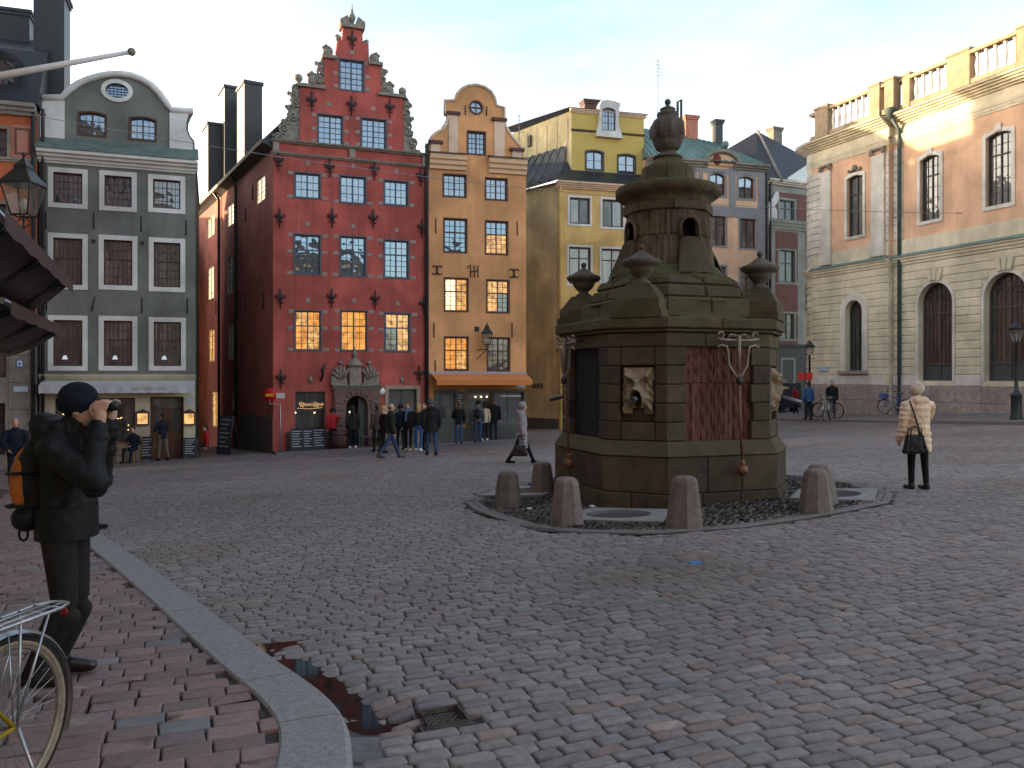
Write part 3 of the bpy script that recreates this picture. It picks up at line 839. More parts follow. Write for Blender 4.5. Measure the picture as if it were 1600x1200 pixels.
# stone portal
xa, xb, z0, z1 = arch
xm = (xa + xb) / 2; zp = F.z(557, 602); ztop = F.z(557, 608)
pl, pr = F.p(521, 650)[0], F.p(593, 650)[0]
po = MB().plate([(pl, -.8), (xa - .001, -.8)] + [(x, z) for x, z in reversed(shape_poly(xa, xb, z0, z1, 'round', 0)[2:])] + [(xb + .001, -.8), (pr, -.8), (pr, ztop), (pl, ztop)], [], -.16, .0).build('portal', mat('portal_sandstone', (.155, .095, .078), .85, .3, 5, .5, 25, streak=.2), F.root)
M_portal = MATS['portal_sandstone']
for s_ in (0, 1):
    a = pl + .03 if s_ == 0 else xb + .12; b = xa - .12 if s_ == 0 else pr - .03
    for k in range(6):
        MB().bevbox(a, b, -.21, -.16, z0 + .25 + k * .3, z0 + .52 + k * .3, .025).build('stone_block', M_portal, po)
for k in range(9):
    t = math.pi * (k + .5) / 9; rr_ = (xb - xa) / 2 + .14; zc_ = z1 - (xb - xa) / 2
    MB().ball((xm + rr_ * math.cos(t), -.17, zc_ + rr_ * math.sin(t)), (.085, .05, .085), 8).build('stone_block', M_portal, po)
cornice(F, pl - .06, pr + .06, ztop, ztop + .18, .2, M_orn, 'portal_cornice', 3, y=-.12)
ct = F.rect(545, 572, 563, 604)
MB().box(ct[0], ct[1], -.24, .0, ztop + .18, ct[3]).build('cartouche', M_quoin, F.root)
c_ = (ct[0] + ct[1]) / 2; zc2 = (ct[2] + ct[3]) / 2
MB().plate([(c_ + .15 * math.cos(t), zc2 + .22 * math.sin(t)) for t in [2 * math.pi * i / 18 for i in range(18)]], [], -.27, -.24).build('oval_shield', M_greystone, F.root)
MB().lathe([(.33, 0), (.34, .06), (.27, .12), (.2, .24), (.08, .3), (.05, .36), (.09, .42), (.1, .5), (.03, .62), (.015, .8)], 14).build('portal_finial', M_orn, F.root, (c_, -.08, ct[3]))
for s_ in (-1, 1):
    o = MB().plate([(c_ + s_ * .98, ztop + .18), (c_ + s_ * .32, ztop + .18), (c_ + s_ * .36, ztop + .5), (c_ + s_ * .58, ztop + 1.0), (c_ + s_ * .8, ztop + .85), (c_ + s_ * .95, ztop + .5)], [], -.2, .0).build('pediment_wing', M_orn, F.root)
    mb = MB()
    for k in range(5):
        t = 2.6 - k * .42
        mb.tube([(c_ + s_ * .55, -.22, ztop + .4), (c_ + s_ * (.55 - .3 * math.cos(t) * 1.2), -.27, ztop + .45 + .33 * math.sin(t)), (c_ + s_ * (.55 - .45 * math.cos(t)), -.22, ztop + .45 + .5 * math.sin(t))], [.03, .06, .03], 6)
    mb.ball((c_ + s_ * .58, -.1, ztop + 1.08), .09, 8)
    mb.build('carving', M_orn, o)
# near-black panel painted for the shade within the arch
dv = MB().box(xa, xb, .5, .55, z0 - .3, z1).build('doorway', DARK, F.root)
MB().plate([(xa + .55, z0 - .1), (xb, z0 - .1), (xb, z1 - .35), (xa + .75, z1 - .08), (xa + .55, z1 - .1)], [], .18, .24).build('door_leaf', M_fgreen, F.root)
for k in range(2): MB().bevbox(xa + .6, xb - .06, .15, .18, z0 + .15 + k * .85, z0 + .85 + k * .85, .03).build('panel', M_fgreen, F.root)
MB().ball((xa + .25, .35, z1 - .7), .06, 8).build('lamp', lit('bulb_warm', (1, .6, .3), 1.5, 0), F.root)
# right doorway
q = rdoor
window(F, q, 2, (0, .58, 1), ((1, 2), (1, 1)), M_fgreen, GL_brown, name='shop_window', y=.15, surround=mat('buff_stone', (.28, .22, .16), .85, .15), sw=.15, sbottom=False, sproud=.05)
x, z = F.p(595, 611); MB().lathe([(.13, 0), (.15, .02), (.15, .05), (.0, .05)], 16).build('round_sign', MATS['sign_white'], F.root, (x, -.1, z), (R(90), 0, 0))
for (px, py) in ((485, 593), (628, 594)):
    x, z = F.p(px, py); MB().ball((x, -.03, z), (.09, .06, .14), 8).build('mask_stone', M_orn, F.root)
x, z = F.p(503, 581)
MB().tube([(x - .05, -.02, z - .35), (x + .0, -.25, z - .1), (x - .04, -.3, z + .05), (x + .1, -.35, z + .32)], [.05, .05, .07, .04], 7).build('flag_holder', M_iron, F.root)
downpipe(F, F.w - .05, -.3, zt + .5, M_pipe, .085, -.09)
# roof and chimneys
rz = F.z(550, 108, .3)
rf = gable_roof(F, .25, F.w - .2, .42, 16, zt - .2, rz, M_tile)
for (px, py, D_, w) in ((358, 143, 40, 1.0), (392, 136, 37.5, .75), (333, 200, 44, .5)): pass

# side wall of the red house, along the alley
S = Facade(None, px_xy(311, 47.0), cornerR, None, z0=F.z0)
S.root = empty('alley_wall_frame', (S.A.x, S.A.y, S.z0), math.atan2(S.e.y, S.e.x))
S.root.parent = None
zsd = zt
sr = [((401, 277, 414, 316), GLOW_P), ((355, 319, 365, 353), GLOW_P), ((324, 339, 335, 370), GLOW_P), ((325, 417, 334, 468), GLOW_P), ((355, 400, 366, 458), GL), ((326, 515, 335, 565), GLOW_G), ((357, 507, 367, 562), GL_mid), ((331, 612, 342, 667), GLOW_G), ((363, 610, 371, 641), GL_dim)]  # pale glow paints the bright reflections on the alley windows
srr = [(S.rect(*a), m) for a, m in sr]
srr = [(a, m) for a, m in srr if a[0] > .15]
# the alley wall is a part of the red house: rebuild its frame as a child of the house root
house = F.root
rel = Matrix.Translation((S.A.x, S.A.y, S.z0)) @ Matrix.Rotation(math.atan2(S.e.y, S.e.x), 4, 'Z')
hm = Matrix.Translation((F.A.x, F.A.y, F.z0)) @ Matrix.Rotation(math.atan2(F.e.y, F.e.x), 4, 'Z')
bpy.data.objects.remove(S.root)
loc = hm.inverted() @ rel
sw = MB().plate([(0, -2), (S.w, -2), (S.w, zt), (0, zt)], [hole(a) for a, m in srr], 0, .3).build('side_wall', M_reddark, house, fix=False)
sw.location = loc.to_translation(); sw.rotation_euler = loc.to_euler()
S.root = sw
for (a, m) in srr:
    # a window of the side wall is a part of that wall: frame, then panes
    x0, x1, z0_, z1_ = a
    w_, h_ = x1 - x0, z1_ - z0_
    mbf = MB().plate([(0, 0), (w_, 0), (w_, h_), (0, h_)], [[(.05, .05), (w_ / 2 - .02, .05), (w_ / 2 - .02, h_ - .05), (.05, h_ - .05)], [(w_ / 2 + .02, .05), (w_ - .05, .05), (w_ - .05, h_ - .05), (w_ / 2 + .02, h_ - .05)]], -.02, .04)
    for k in range(1, 5): mbf.box(.05, w_ - .05, .0, .02, h_ * k / 5 - .01, h_ * k / 5 + .01)
    mbf.box(.03, w_ - .03, .03, .045, .03, h_ - .03, 1)
    mbf.build('window', [M_cream, m], sw, (x0, .04, z0_))
for px in (345, 372):
    x = S.p(px, 450)[0]
    MB().tube([(x, -.1, -1), (x, -.1, zt - .4), (x, -.35, zt - .05)], .07, 8).build('downpipe', M_pipe, sw)
MB().sweep([(.02, zt - .25), (-.2, zt - .12), (-.42, zt - .05), (-.45, zt + .08), (.02, zt + .1)], -.1, S.w - .1).build('eaves', M_fgrey, sw)
for px, py in ((384, 335), (384, 470), (395, 300), (412, 470), (338, 480)):
    x, z = S.p(px, py)
    if .2 < x < S.w - .2: MB().tube([(x, -.03, z - .35), (x, -.03, z + .3)], .025, 5).build('iron_anchor', M_iron, sw)
MB().box(S.p(378, 660)[0], S.w - .02, -.04, 0, -1.5, S.z(400, 648)).build('boarding', mat('grey_boarding', (.09, .07, .06), .85, .25, 4, .3), sw)
# side roof slope towards the alley and three tall black flues
rs = MB().add([(-.1, -.4, zt + .05), (S.w - .2, -.4, zt + .05), (S.w - .4, 3.4, zt + 4.2), (-.1, 3.4, zt + 4.2), (-.1, 3.4, zt), (S.w - .4, 3.4, zt)], [(0, 1, 2, 3), (0, 3, 4), (1, 5, 2), (3, 2, 5, 4)]).build('roof', M_tile, sw)
for (pa, pb, py, d_) in ((350, 369, 141, 1.2), (377, 404, 134, 1.6), (327, 341, 198, .5)):
    xa = S.p(pa, 200, d_)[0]; xb = S.p(pb, 200, d_)[0]
    wch = min(xb - xa, 1.7)
    xc = (xa + xb) / 2
    zt_ = S.z((pa + pb) / 2, py, d_)
    dd = .9
    mb = MB().box(xc - wch / 2, xc + wch / 2, d_ - dd / 2, d_ + dd / 2, zt, zt_ - .15)
    mb.box(xc - wch / 2 - .06, xc + wch / 2 + .06, d_ - dd / 2 - .06, d_ + dd / 2 + .06, zt_ - .15, zt_)
    mb.build('chimney', M_roofk, sw)
# rear bit of the alley: a small pale house closing the view
F2 = Facade('alley_house', px_xy(262, 55), px_xy(318, 57), 'ochre house closing the narrow alley between green and red houses')
MB().box(0, F2.w, 0, 5, -3, F2.z(305, 400)).build('wall', M_ywall, F2.root)
MB().add([(-.2, -.3, F2.z(305, 402)), (F2.w + .2, -.3, F2.z(305, 402)), (F2.w + .2, 2.5, F2.z(305, 402) + 1.2), (-.2, 2.5, F2.z(305, 402) + 1.2)], [(0, 1, 2, 3)]).build('roof', M_tile, F2.root)
for py in (430, 525, 610):
    q = F2.rect(306, py, 311, py + 46); window(F2, q, 2, (0, 1), ((1, 3),), M_cream, GLOW_G, y=-.06)

# ------------------------------------------------------------------ orange house
F = Facade('gabled_house', px_xy(669, 34.9), px_xy(822, 36.0), 'narrow orange house with rounded curved gable and snack bar awning')
zc = F.z(745, 262)
wr = [[(693, 273, 728, 307), (759, 279, 792, 312)], [(694, 342, 729, 394), (759, 346, 793, 397)], [(695, 435, 731, 486), (761, 438, 795, 488)], [(695, 527, 731, 578), (762, 528, 796, 579)]]
rects = [[F.rect(*q) for q in row] for row in wr]
shops = [F.rect(684, 614, 712, 656), F.rect(731, 612, 768, 664), F.rect(771, 612, 818, 664)]
zsh = F.z(745, 588)
gp = [(671, 262), (671, 222), (674, 214), (682, 207), (691, 203), (698, 194), (700, 180), (695, 177), (695, 157), (710, 157), (714, 147), (721, 139), (731, 134), (744, 132.5), (757, 136), (767, 143), (773, 153), (776, 165), (788, 168), (788, 187), (790, 197), (796, 208), (804, 218), (812, 226), (817, 236), (818, 268)]
gpl = F.poly(gp)
rd = F.p(744, 168); gwin = F.rect(731, 206, 758, 241)
rdp = [(rd[0] + .24 * math.cos(t), rd[1] + .24 * math.sin(t)) for t in [2 * math.pi * i / 20 for i in range(20)]]
facade_wall(F, [(0, zsh), (F.w, zsh)] + [(F.w, gpl[-1][1])] + list(reversed(gpl[1:-1])) + [(0, gpl[0][1])], [hole(q) for row in rects for q in row] + [rdp, hole(gwin)], M_orange)
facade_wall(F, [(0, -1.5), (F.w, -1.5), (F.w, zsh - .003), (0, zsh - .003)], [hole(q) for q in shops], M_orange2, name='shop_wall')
for ri, row in enumerate(rects):
    for ci, q in enumerate(row):
        if ri == 0: pm = GL
        elif ri == 1: pm = GL if ci == 0 else (lambda r, c: GL if r else GLOW_G)
        elif ri == 2: pm = (lambda r, c: rnd.choice([GLOW_G, GLOW_G, GLOW_P])) if ci == 0 else (lambda r, c: GL_mid if (r == 0 and c == 1) else GLOW_G)
        else: pm = (lambda r, c: rnd.choice([GLOW_A, GLOW_G])) if ci == 0 else GL_brown
        window(F, q, 2, (0, 1) if ri == 0 else (0, .6, 1), ((2, 3),) if ri == 0 else ((2, 4), (2, 2)), M_fbrown, pm, surround=M_fbrown, sw=.04, sproud=.02, fw=.05, y=.08)
window(F, gwin, 2, (0, 1), ((2, 4),), M_fbrown, GL, surround=M_fbrown, sw=.04, sproud=.02, y=.08)
rw = MB().plate([(rd[0] + .31 * math.cos(t), rd[1] + .31 * math.sin(t)) for t in [2 * math.pi * i / 24 for i in range(24)]], [rdp], -.04, .06).build('round_window', M_fbrown, F.root)
MB().add([(p[0], .06, p[1]) for p in rdp], [tuple(range(20))]).build('pane', GL, rw, fix=False)
MB().box(rd[0] - .015, rd[0] + .015, .0, .05, rd[1] - .24, rd[1] + .24).box(rd[0] - .24, rd[0] + .24, .0, .05, rd[1] - .015, rd[1] + .015).build('glazing_bars', M_fbrown, rw)
M_pilp = mat('pinkish_white_pilaster', (.58, .42, .31), .8, .08, 2, .15, 40, streak=.15)
for (a, b, t, u) in ((701, 715, 179, 241), (772, 788, 189, 252), (673, 688, 224, 241), (800, 815, 236, 255)):
    q = F.rect(a, t, b, u)
    MB().box(q[0], q[1], -.06, .0, q[2] + .05, q[3] - .02).build('pilaster', M_pilp, F.root)
    MB().box(q[0] - .12, q[1] + .1, -.16, .02, q[3] - .02, q[3] + .1).build('capital', M_fbrown, F.root)
for (a, b, t, u) in ((671, 728, 243, 265), (763, 822, 250, 272)):
    q = F.rect(a, t, b, u)
    xa, xb = max(q[0], .0), min(q[1], F.w + .08)
    cornice(F, xa, xb, q[2], q[3], .28, mat('peach_moulding', (.58, .38, .23), .8, .1), 'cornice', 3)
    MB().add([(xa - .04, -.34, q[3]), (xb + .04, -.34, q[3]), (xb + .04, .0, q[3] + .16), (xa - .04, .0, q[3] + .16)], [(0, 1, 2, 3)]).build('flashing', M_roofk, F.root)
MB().tube([(x, -.0, z) for x, z in gpl[1:-1]], .07, 6).build('gable_moulding', M_pilp, F.root)
for px, py in ((681, 353), (808, 357), (678, 516), (800, 516), (680, 575)): bar_anchor(F, px, py, .32)
mono_anchor(F, 683, 422, 'O'); mono_anchor(F, 741, 424, 'H'); mono_anchor(F, 803, 427, 'O')
bar_anchor(F, 727, 172, .2); bar_anchor(F, 760, 174, .2)
x, z = F.p(745, 514); MB().box(x - .1, x + .1, -.02, 0, z - .1, z + .1).build('vent', M_iron, F.root)
gable_roof(F, .1, F.w - .05, .33, 12, zc + .2, F.z(744, 155, .3), M_tile)
shell(F, 12, zc, zc, M_orange)
# snow rail on the roof
MB().tube([(.9, .5, F.z(700, 180)), (1.0, 8, F.z(700, 180) + .1)], .02, 5).tube([(.9, .5, F.z(700, 190)), (1.0, 8, F.z(700, 190) + .1)], .02, 5).build('snow_rail', M_iron, F.root)
# awning
za = F.z(745, 583)
aw = MB().box(.05, F.w, -.12, .0, za - .06, za + .06).build('awning_box', mat('awning_box_grey', (.30, .30, .36), .5, .05), F.root)
M_aw = mat('orange_awning_cloth', (.50, .18, .055), .85, .06, 2, .08)
zv = F.z(745, 593)
MB().add([(.1, -.1, za - .02), (F.w - .02, -.1, za - .02), (F.w + .02, -.95, zv - .02), (.2, -.95, zv - .02), (.1, -.1, za - .04), (F.w - .02, -.1, za - .04), (F.w + .02, -.95, zv - .04), (.2, -.95, zv - .04)], [(0, 1, 2, 3), (7, 6, 5, 4), (0, 3, 7, 4), (1, 5, 6, 2)]).build('canopy', M_aw, aw)
MB().box(.2, F.w + .02, -.97, -.953, zv - .23, zv - .015).build('valance', M_aw, aw)
for x in (.4, F.w - .4): MB().tube([(x, -.05, za - .15), (x + .3, -.5, zv - .1), (x, -.93, zv - .05)], .02, 5).build('awning_arm', M_iron, aw)
# snack bar fronts
window(F, shops[0], 1, (0, .5, 1), ((1, 1), (1, 1)), M_fgreen, GL_dim, name='shop_window', surround=M_fgreen, sw=.16, sproud=.03)
window(F, shops[1], 1, (0, .72, 1), ((1, 1), (1, 1)), M_fgreen, GL_dim, name='shop_window', surround=M_fgreen, sw=.1)
window(F, shops[2], 2, (0, 1), ((1, 1),), M_fgreen, GL_mid, name='shop_window', surround=M_fgreen, sw=.1)
MB().box(.1, F.p(714, 650)[0], -.16, -.0, -1.4, shops[0][2] - .18).build('counter', M_fgreen, F.root)
q = F.rect(714, 612, 726, 647)
bd = MB().box(q[0], q[1], -.05, -.0, q[2], q[3]).build('menu_board', M_fgrey, F.root)
for k in range(7): MB().box(q[0] + .05, q[1] - .08 - .05 * (k % 3), -.056, -.051, q[3] - .15 - k * .12, q[3] - .13 - k * .12).build('menu_line', mat('chalk', (.5, .5, .5), .8, 0, 1, 0), bd)
for k in range(3): MB().ball((shops[1][0] + .35 + k * .25, .07, shops[1][3] - .22), .04, 8).build('lamp', lit('bulb_warm', (1, .7, .4), 1.2, 0), F.root)
MB().ball((shops[1][0] + .45, .07, shops[1][2] + .55), (.04, .02, .09), 8).build('lamp', lit('flame_orange', (1, .3, .05), 2., 0), F.root)
q = F.rect(807, 600, 819, 605)
MB().box(q[0], q[1], -.03, -.0, q[2], q[3]).build('street_plate', MATS['enamel_plate'], F.root)
MB().box(shops[2][0] + .3, shops[2][1] - .1, .06, .07, shops[2][3] - .22, shops[2][3] - .16).build('menu_line', MATS['chalk'], F.root)
MB().box(.05, F.w, -.03, .0, -1.4, shops[1][2] - .12).build('plinth', M_fgrey, F.root)
# lantern on the orange house
p = F.p(745, 547); base = F.root.location
wallp = Vector((F.A.x, F.A.y, 0)) + Vector((F.e.x, F.e.y, 0)) * p[0]; wallp.z = F.z0 + p[1]
p2 = F.p(761, 543, -.55)
at = Vector((F.A.x, F.A.y, 0)) + Vector((F.e.x, F.e.y, 0)) * p2[0] - Vector((F.n.x, F.n.y, 0)) * .55; at.z = F.z0 + p2[1] + .12
street_lantern('wall_lantern', wallp, at, 'black wall lantern on a bracket fixed to the orange house', .95)

# ------------------------------------------------------------------ yellow house
F = Facade('corner_house', px_xy(873, 46.0), px_xy(1010, 47.4), 'yellow corner house with black mansard roof and lemon attic storey')
zc = F.z(920, 287)
wr = [(890, 309, 922, 350), (941, 312, 974, 355), (889, 386, 923, 444), (940, 389, 974, 448), (889, 490, 923, 550), (940, 490, 974, 550)]
rects = [F.rect(*q) for q in wr]
facade_wall(F, [(0, -1.5), (F.w, -1.5), (F.w, zc), (0, zc)], [hole(q) for q in rects], M_yellow)
for i, q in enumerate(rects):
    window(F, q, 2, (0, 1) if i < 2 else (0, .7, 1), ((1, 1),) , M_fgrey if i < 2 else M_fbrown, (lambda r, c: rnd.choice([GL_pal, GL_pal, GL_dim])) if i < 2 else (lambda r, c: GL_brown), surround=M_white, sw=.11, fw=.09, y=.1)
cornice(F, -.15, F.w, zc - .35, zc, .4, M_pilp, 'cornice', 4)
downpipe(F, .06, -.5, zc - .2, M_yellow, .07, -.1)
# left side wall, slanting away into the lane
ang = R(118)
ex = Vector((math.cos(ang), math.sin(ang)))            # local direction going back
Lw = 7.0
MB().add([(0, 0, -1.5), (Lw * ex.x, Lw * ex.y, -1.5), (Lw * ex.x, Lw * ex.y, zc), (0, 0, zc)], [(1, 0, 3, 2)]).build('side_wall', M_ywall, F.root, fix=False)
MB().add([(-.02, -.02, -1.5), (Lw * ex.x - .03, Lw * ex.y - .03, -1.5), (Lw * ex.x - .03, Lw * ex.y - .03, F.z(850, 655)), (-.02, -.02, F.z(850, 655))], [(1, 0, 3, 2)]).build('side_plinth', M_fgrey, F.root, fix=False)
# graffiti scribble on the side wall
gf = MB()
for k in range(4):
    s0 = 1.2 + k * .25
    pts = []
    for i in range(10):
        s = s0 + .02 * i + .04 * math.sin(i * 2.3 + k); z = F.z(850, 603) + .16 * math.sin(i * 1.7 + k * 2)
        pts.append((s * ex.x - .03, s * ex.y - .02, z))
    gf.tube(pts, .012, 4)
gf.build('graffiti', mat('graffiti_ink', (.05, .035, .025), .8, 0, 1, 0), F.root)
# mansard
za = F.z(920, 268, 1.0)
v = [(-.35, -.42, zc), (F.w, -.42, zc), (F.w, .55, zc + .75), (.35, .55, zc + .75), (.0 + .6, .9, zc + 1.35),
     (Lw * ex.x - .4, Lw * ex.y, zc), (Lw * ex.x + 1.6, Lw * ex.y, zc + 2.3), (.75, .9, zc + 2.3), (F.w, .9, zc + 1.35)]
MB().add(v, [(0, 1, 2, 3), (3, 2, 8, 4), (0, 3, 4, 7, 6, 5)]).build('mansard_roof', M_roofk, F.root)
for k in range(9):
    a = Vector(v[0]).lerp(Vector(v[5]), (k + .6) / 9.5); b = Vector(v[7]).lerp(Vector(v[6]), (k + .6) / 9.5)
    MB().tube([a + Vector((-.03, -.02, .05)), b + Vector((-.03, -.02, .03))], .035, 5).build('roof_seam', M_roofk, F.root)
    MB().box(a.x - .08, a.x + .08, a.y - .05, a.y + .1, a.z + .1, a.z + .3).build('snow_guard', M_roofk, F.root)
# attic storey
d = .62
ax0, ax1 = F.p(893, 220, d)[0], F.p(1006, 220, d)[0]
z0, z1 = zc + .55, F.z(950, 178, d)
aw_ = [F.rect(916, 236, 942, 265, d), F.rect(966, 242, 992, 272, d)]
MB().plate([(ax0, z0), (ax1, z0), (ax1, z1), (ax0, z1)], [hole(q, ('seg', .1)) for q in aw_], d, d + .25).build('attic_wall', M_yellow2, F.root, fix=False)
MB().add([(ax0, d, z0), (ax0 - 2.6, d + 6.5, z0), (ax0 - 2.6, d + 6.5, z1), (ax0, d, z1)], [(1, 0, 3, 2)]).build('attic_side_wall', mat('pale_yellow_boards', (.58, .46, .24), .8, .12, 2, .2, 40, streak=.3), F.root, fix=False)
MB().add([(ax1, d, z0 - 3), (ax1, d + 6.5, z0 - 3), (ax1, d + 6.5, z1), (ax1, d, z1)], [(0, 1, 2, 3)]).build('attic_side_wall', M_roofk, F.root, fix=False)
for k in range(7):
    t = (k + .3) / 7.5; x, y = ax0 - 2.6 * t, d + 6.5 * t
    MB().box(x - .05, x, y, y + .12, z0 + .9, z1 - .35).build('batten', M_pilp, F.root)
t = .55
MB().box(ax0 - 2.6 * t - .05, ax0 - 2.6 * t + .02, d + 6.5 * t - .3, d + 6.5 * t + .4, z1 - 1.2, z1 - .55).build('side_window', M_fbrown, F.root)
for q in aw_: window(F, q, 2, (0, 1), ((1, 2),), M_fgrey, GL, ('seg', .1), y=d + .06, surround=M_fgrey, sw=.08, fw=.06, wy=d)
cornice(F, ax0 - .1, ax1 + .1, z1 - .1, z1 + .12, .18, M_pilp, 'attic_cornice', 3, y=d)
zb = F.z(950, 207, d)
cornice(F, ax0 - .02, ax1 + .02, zb - .08, zb + .04, .06, M_fbrown, 'attic_band', 2, y=d)
MB().add([(ax0 - .2, d - .25, z1 + .12), (ax1 + .2, d - .25, z1 + .12), (ax1 + .2, d + 6.5, z1 + .5), (ax0 - 2.8, d + 6.5, z1 + .5)], [(0, 1, 2, 3)]).build('attic_roof', M_roofk, F.root, fix=False)
q = F.rect(941, 168, 962, 204, d - .25)
o_ = [F.p(*a, d - .25) for a in ((932, 212), (973, 216), (970, 203), (967, 192), (968, 168), (970, 162), (961, 158), (950, 156), (940, 157), (937, 165), (937, 190), (934, 202))]
dm = MB().plate(o_, [hole(q, ('seg', .15))], d - .25, d + .3).build('dormer', M_white, F.root)
window(F, q, 2, (0, 1), ((2, 3),), M_fgrey, GL, ('seg', .15), y=d - .18, fw=.06)
xa = F.p(925, 160, 3)[0]; chimney(F, xa, 3.4, z1, F.z(925, 155, 3), .9, .7, M_fbrown)
# antennas
for (px, pt, pb, dd_) in ((811, 180, 240, 2.5), ):
    pass
shell(F, 8, zc, zc, M_yellow, x0=.3)
Fy = F

# ------------------------------------------------------------------ peach house with copper roof
F = Facade('town_house', px_xy(1011, 47.45), px_xy(1196, 49.6), 'peach house with blue grey bands and verdigris copper roof behind the well')
zc = F.z(1140, 258)
wr = [(1062, 262, 1085, 292), (1109, 271, 1133, 305), (1154, 276, 1178, 310)]
wr2 = [(1060, 330, 1086, 378), (1109, 337, 1134, 384), (1156, 342, 1181, 388), (1109, 416, 1134, 462), (1156, 420, 1181, 466), (1109, 495, 1134, 550), (1156, 498, 1181, 552)]
ra = [F.rect(*q) for q in wr]; rb = [F.rect(*q) for q in wr2]
facade_wall(F, [(0, -1.5), (F.w, -1.5), (F.w, zc), (0, zc)], [hole(q, ('seg', .16)) for q in ra] + [hole(q) for q in rb], M_pink)
for q in ra: window(F, q, 2, (0, .5, 1), ((1, 1), (1, 1)), M_fbrown, GL_mid if q is ra[0] else (lambda r, c: GL if r else GL_dim), ('seg', .16), surround=M_bluegrey, sw=.13, fw=.07)
for q in rb: window(F, q, 2, (0, 1), ((1, 4),), M_fbrown, GL_brown, surround=M_bluegrey, sw=.10, fw=.07)
for (a, b) in ((1092, 1098), (1139, 1149), (1184, 1195)):
    xa, xb = F.p(a, 290)[0], F.p(b, 290)[0]
    MB().box(xa, xb, -.04, .0, F.z(1140, 322), zc - .02).build('pilaster', M_bluegrey, F.root)
xa, xb = F.p(1184, 290)[0], F.w
MB().box(xa, xb, -.04, 0, -1, F.z(1140, 340)).build('corner_band', M_bluegrey, F.root)
MB().box(.0, F.w, -.045, .0, F.z(1140, 339), F.z(1140, 323)).build('storey_band', M_bluegrey, F.root)
for (a, b) in ((1011, 1104), (1146, 1198)):
    xa, xb = max(0, F.p(a, 250)[0]), F.p(b, 250)[0]
    cornice(F, xa, xb, zc - .25, zc + .12, .38, M_greystone, 'cornice', 3)
MB().box(0, F.w, -.03, 0, zc - .55, zc - .26).build('frieze_band', M_bluegrey, F.root)
# segmental pediment
cx, czp = F.p(1127, 254); rp = (F.p(1154, 254)[0] - F.p(1099, 254)[0]) / 2
arc = [(cx + rp * math.cos(t), zc - .1 + rp * .72 * math.sin(t)) for t in [math.pi * i / 16 for i in range(17)]]
MB().plate(arc, [], -.10, .3).build('pediment', M_pink, F.root)
MB().tube([(x, -.18, z) for x, z in arc], .13, 7).build('pediment_arch', M_greystone, F.root)
x, z = F.p(1119, 250); MB().ball((x, -.12, z), (.26, .08, .34), 10).build('cartouche', mat('red_shield', (.15, .03, .02), .8, .1), F.root)
# roof
v = [(0, -.3, zc + .1), (F.w + .15, -.3, zc + .1), (F.w - 1.9, 3.2, zc + 2.3), (0, 3.2, zc + 2.9), (F.w + .15, 8, zc + .1), (0, 8, zc + .1)]
rf = MB().add(v, [(0, 1, 2, 3), (1, 4, 2), (2, 4, 5, 3), (0, 3, 5)]).build('roof', M_copper, F.root)
for k in range(18):
    t = (k + .5) / 18
    a = Vector(v[0]).lerp(Vector(v[1]), t); b = Vector(v[3]).lerp(Vector(v[2]), t)
    MB().tube([a + Vector((0, 0, .03)), b + Vector((0, 0, .03))], .025, 5).build('roof_seam', M_copper, rf)
chimney(F, F.p(1078, 190, 3.3)[0], 3.4, zc + 1.5, F.z(1078, 182, 3.3), .85, .7, M_brickred, rf)
chimney(F, F.p(1122, 190, 2.9)[0], 3.0, zc + 1.2, F.z(1122, 188, 2.9), .5, .5, M_roofk, rf)
MB().ball((F.p(1133, 226, .6)[0], .6, F.z(1133, 224, .6) - .1), (.2, .3, .25), 10).build('roof_hatch', M_copper, rf)
shell(F, 8, zc, zc, M_pink)
downpipe(F, F.w + .05, -.5, zc, M_pipe, .08, -.05)

# ------------------------------------------------------------------ maroon and grey house
F = Facade('town_house', px_xy(1197, 51.0), px_xy(1312, 53.6), 'maroon and grey house with steep black tiled roof, right of the peach house')
zc = F.z(1240, 290)
wr = [(1218, 313, 1241, 344), (1267, 318, 1288, 348), (1218, 391, 1242, 441), (1266, 393, 1288, 443), (1221, 490, 1241, 530), (1266, 490, 1286, 532), (1222, 562, 1240, 598)]
rects = [F.rect(*q) for q in wr]
facade_wall(F, [(0, -1.5), (F.w, -1.5), (F.w, zc), (0, zc)], [hole(q) for q in rects], M_grey)
for q in rects: window(F, q, 2, (0, .6, 1), ((1, 1), (1, 1)), mat('green_grey_frame', (.10, .12, .11), .6, .1), GL_pal, surround=M_grey, sw=.12, fw=.07)
for (a, t, b, u) in ((1212, 305, 1300, 312), (1212, 362, 1246, 389), (1212, 445, 1246, 487), (1212, 532, 1246, 540), (1259, 362, 1300, 390), (1259, 446, 1300, 488), (1204, 312, 1215, 344), (1245, 313, 1263, 346), (1212, 391, 1215, 441), (1244.5, 391, 1246, 441), (1212, 490, 1217, 530), (1244.5, 490, 1246, 530)):
    q = F.rect(a, t, b, u)
    MB().box(q[0], q[1], -.03, .0, q[2], q[3]).build('panel', M_maroon, F.root)
cornice(F, 0, F.w, F.z(1240, 360), F.z(1240, 345), .15, M_grey, 'string_course', 3)
cornice(F, 0, F.w, zc - .1, zc + .2, .35, M_stone2, 'cornice', 3)
cornice(F, 0, F.w, F.z(1240, 545), F.z(1240, 538), .12, M_fgrey, 'string_course', 2)
MB().box(.02, F.w, -.02, 0, -1, F.z(1240, 546)).build('base', M_fgrey, F.root)
# white scroll
sp = F.poly([(1200, 342), (1200, 318), (1207, 308), (1211, 299), (1215, 300), (1216, 308), (1213, 318), (1209, 322), (1213, 330), (1213, 342)], -.05)
MB().plate(sp, [], -.14, -.02).build('scroll', M_white, F.root)
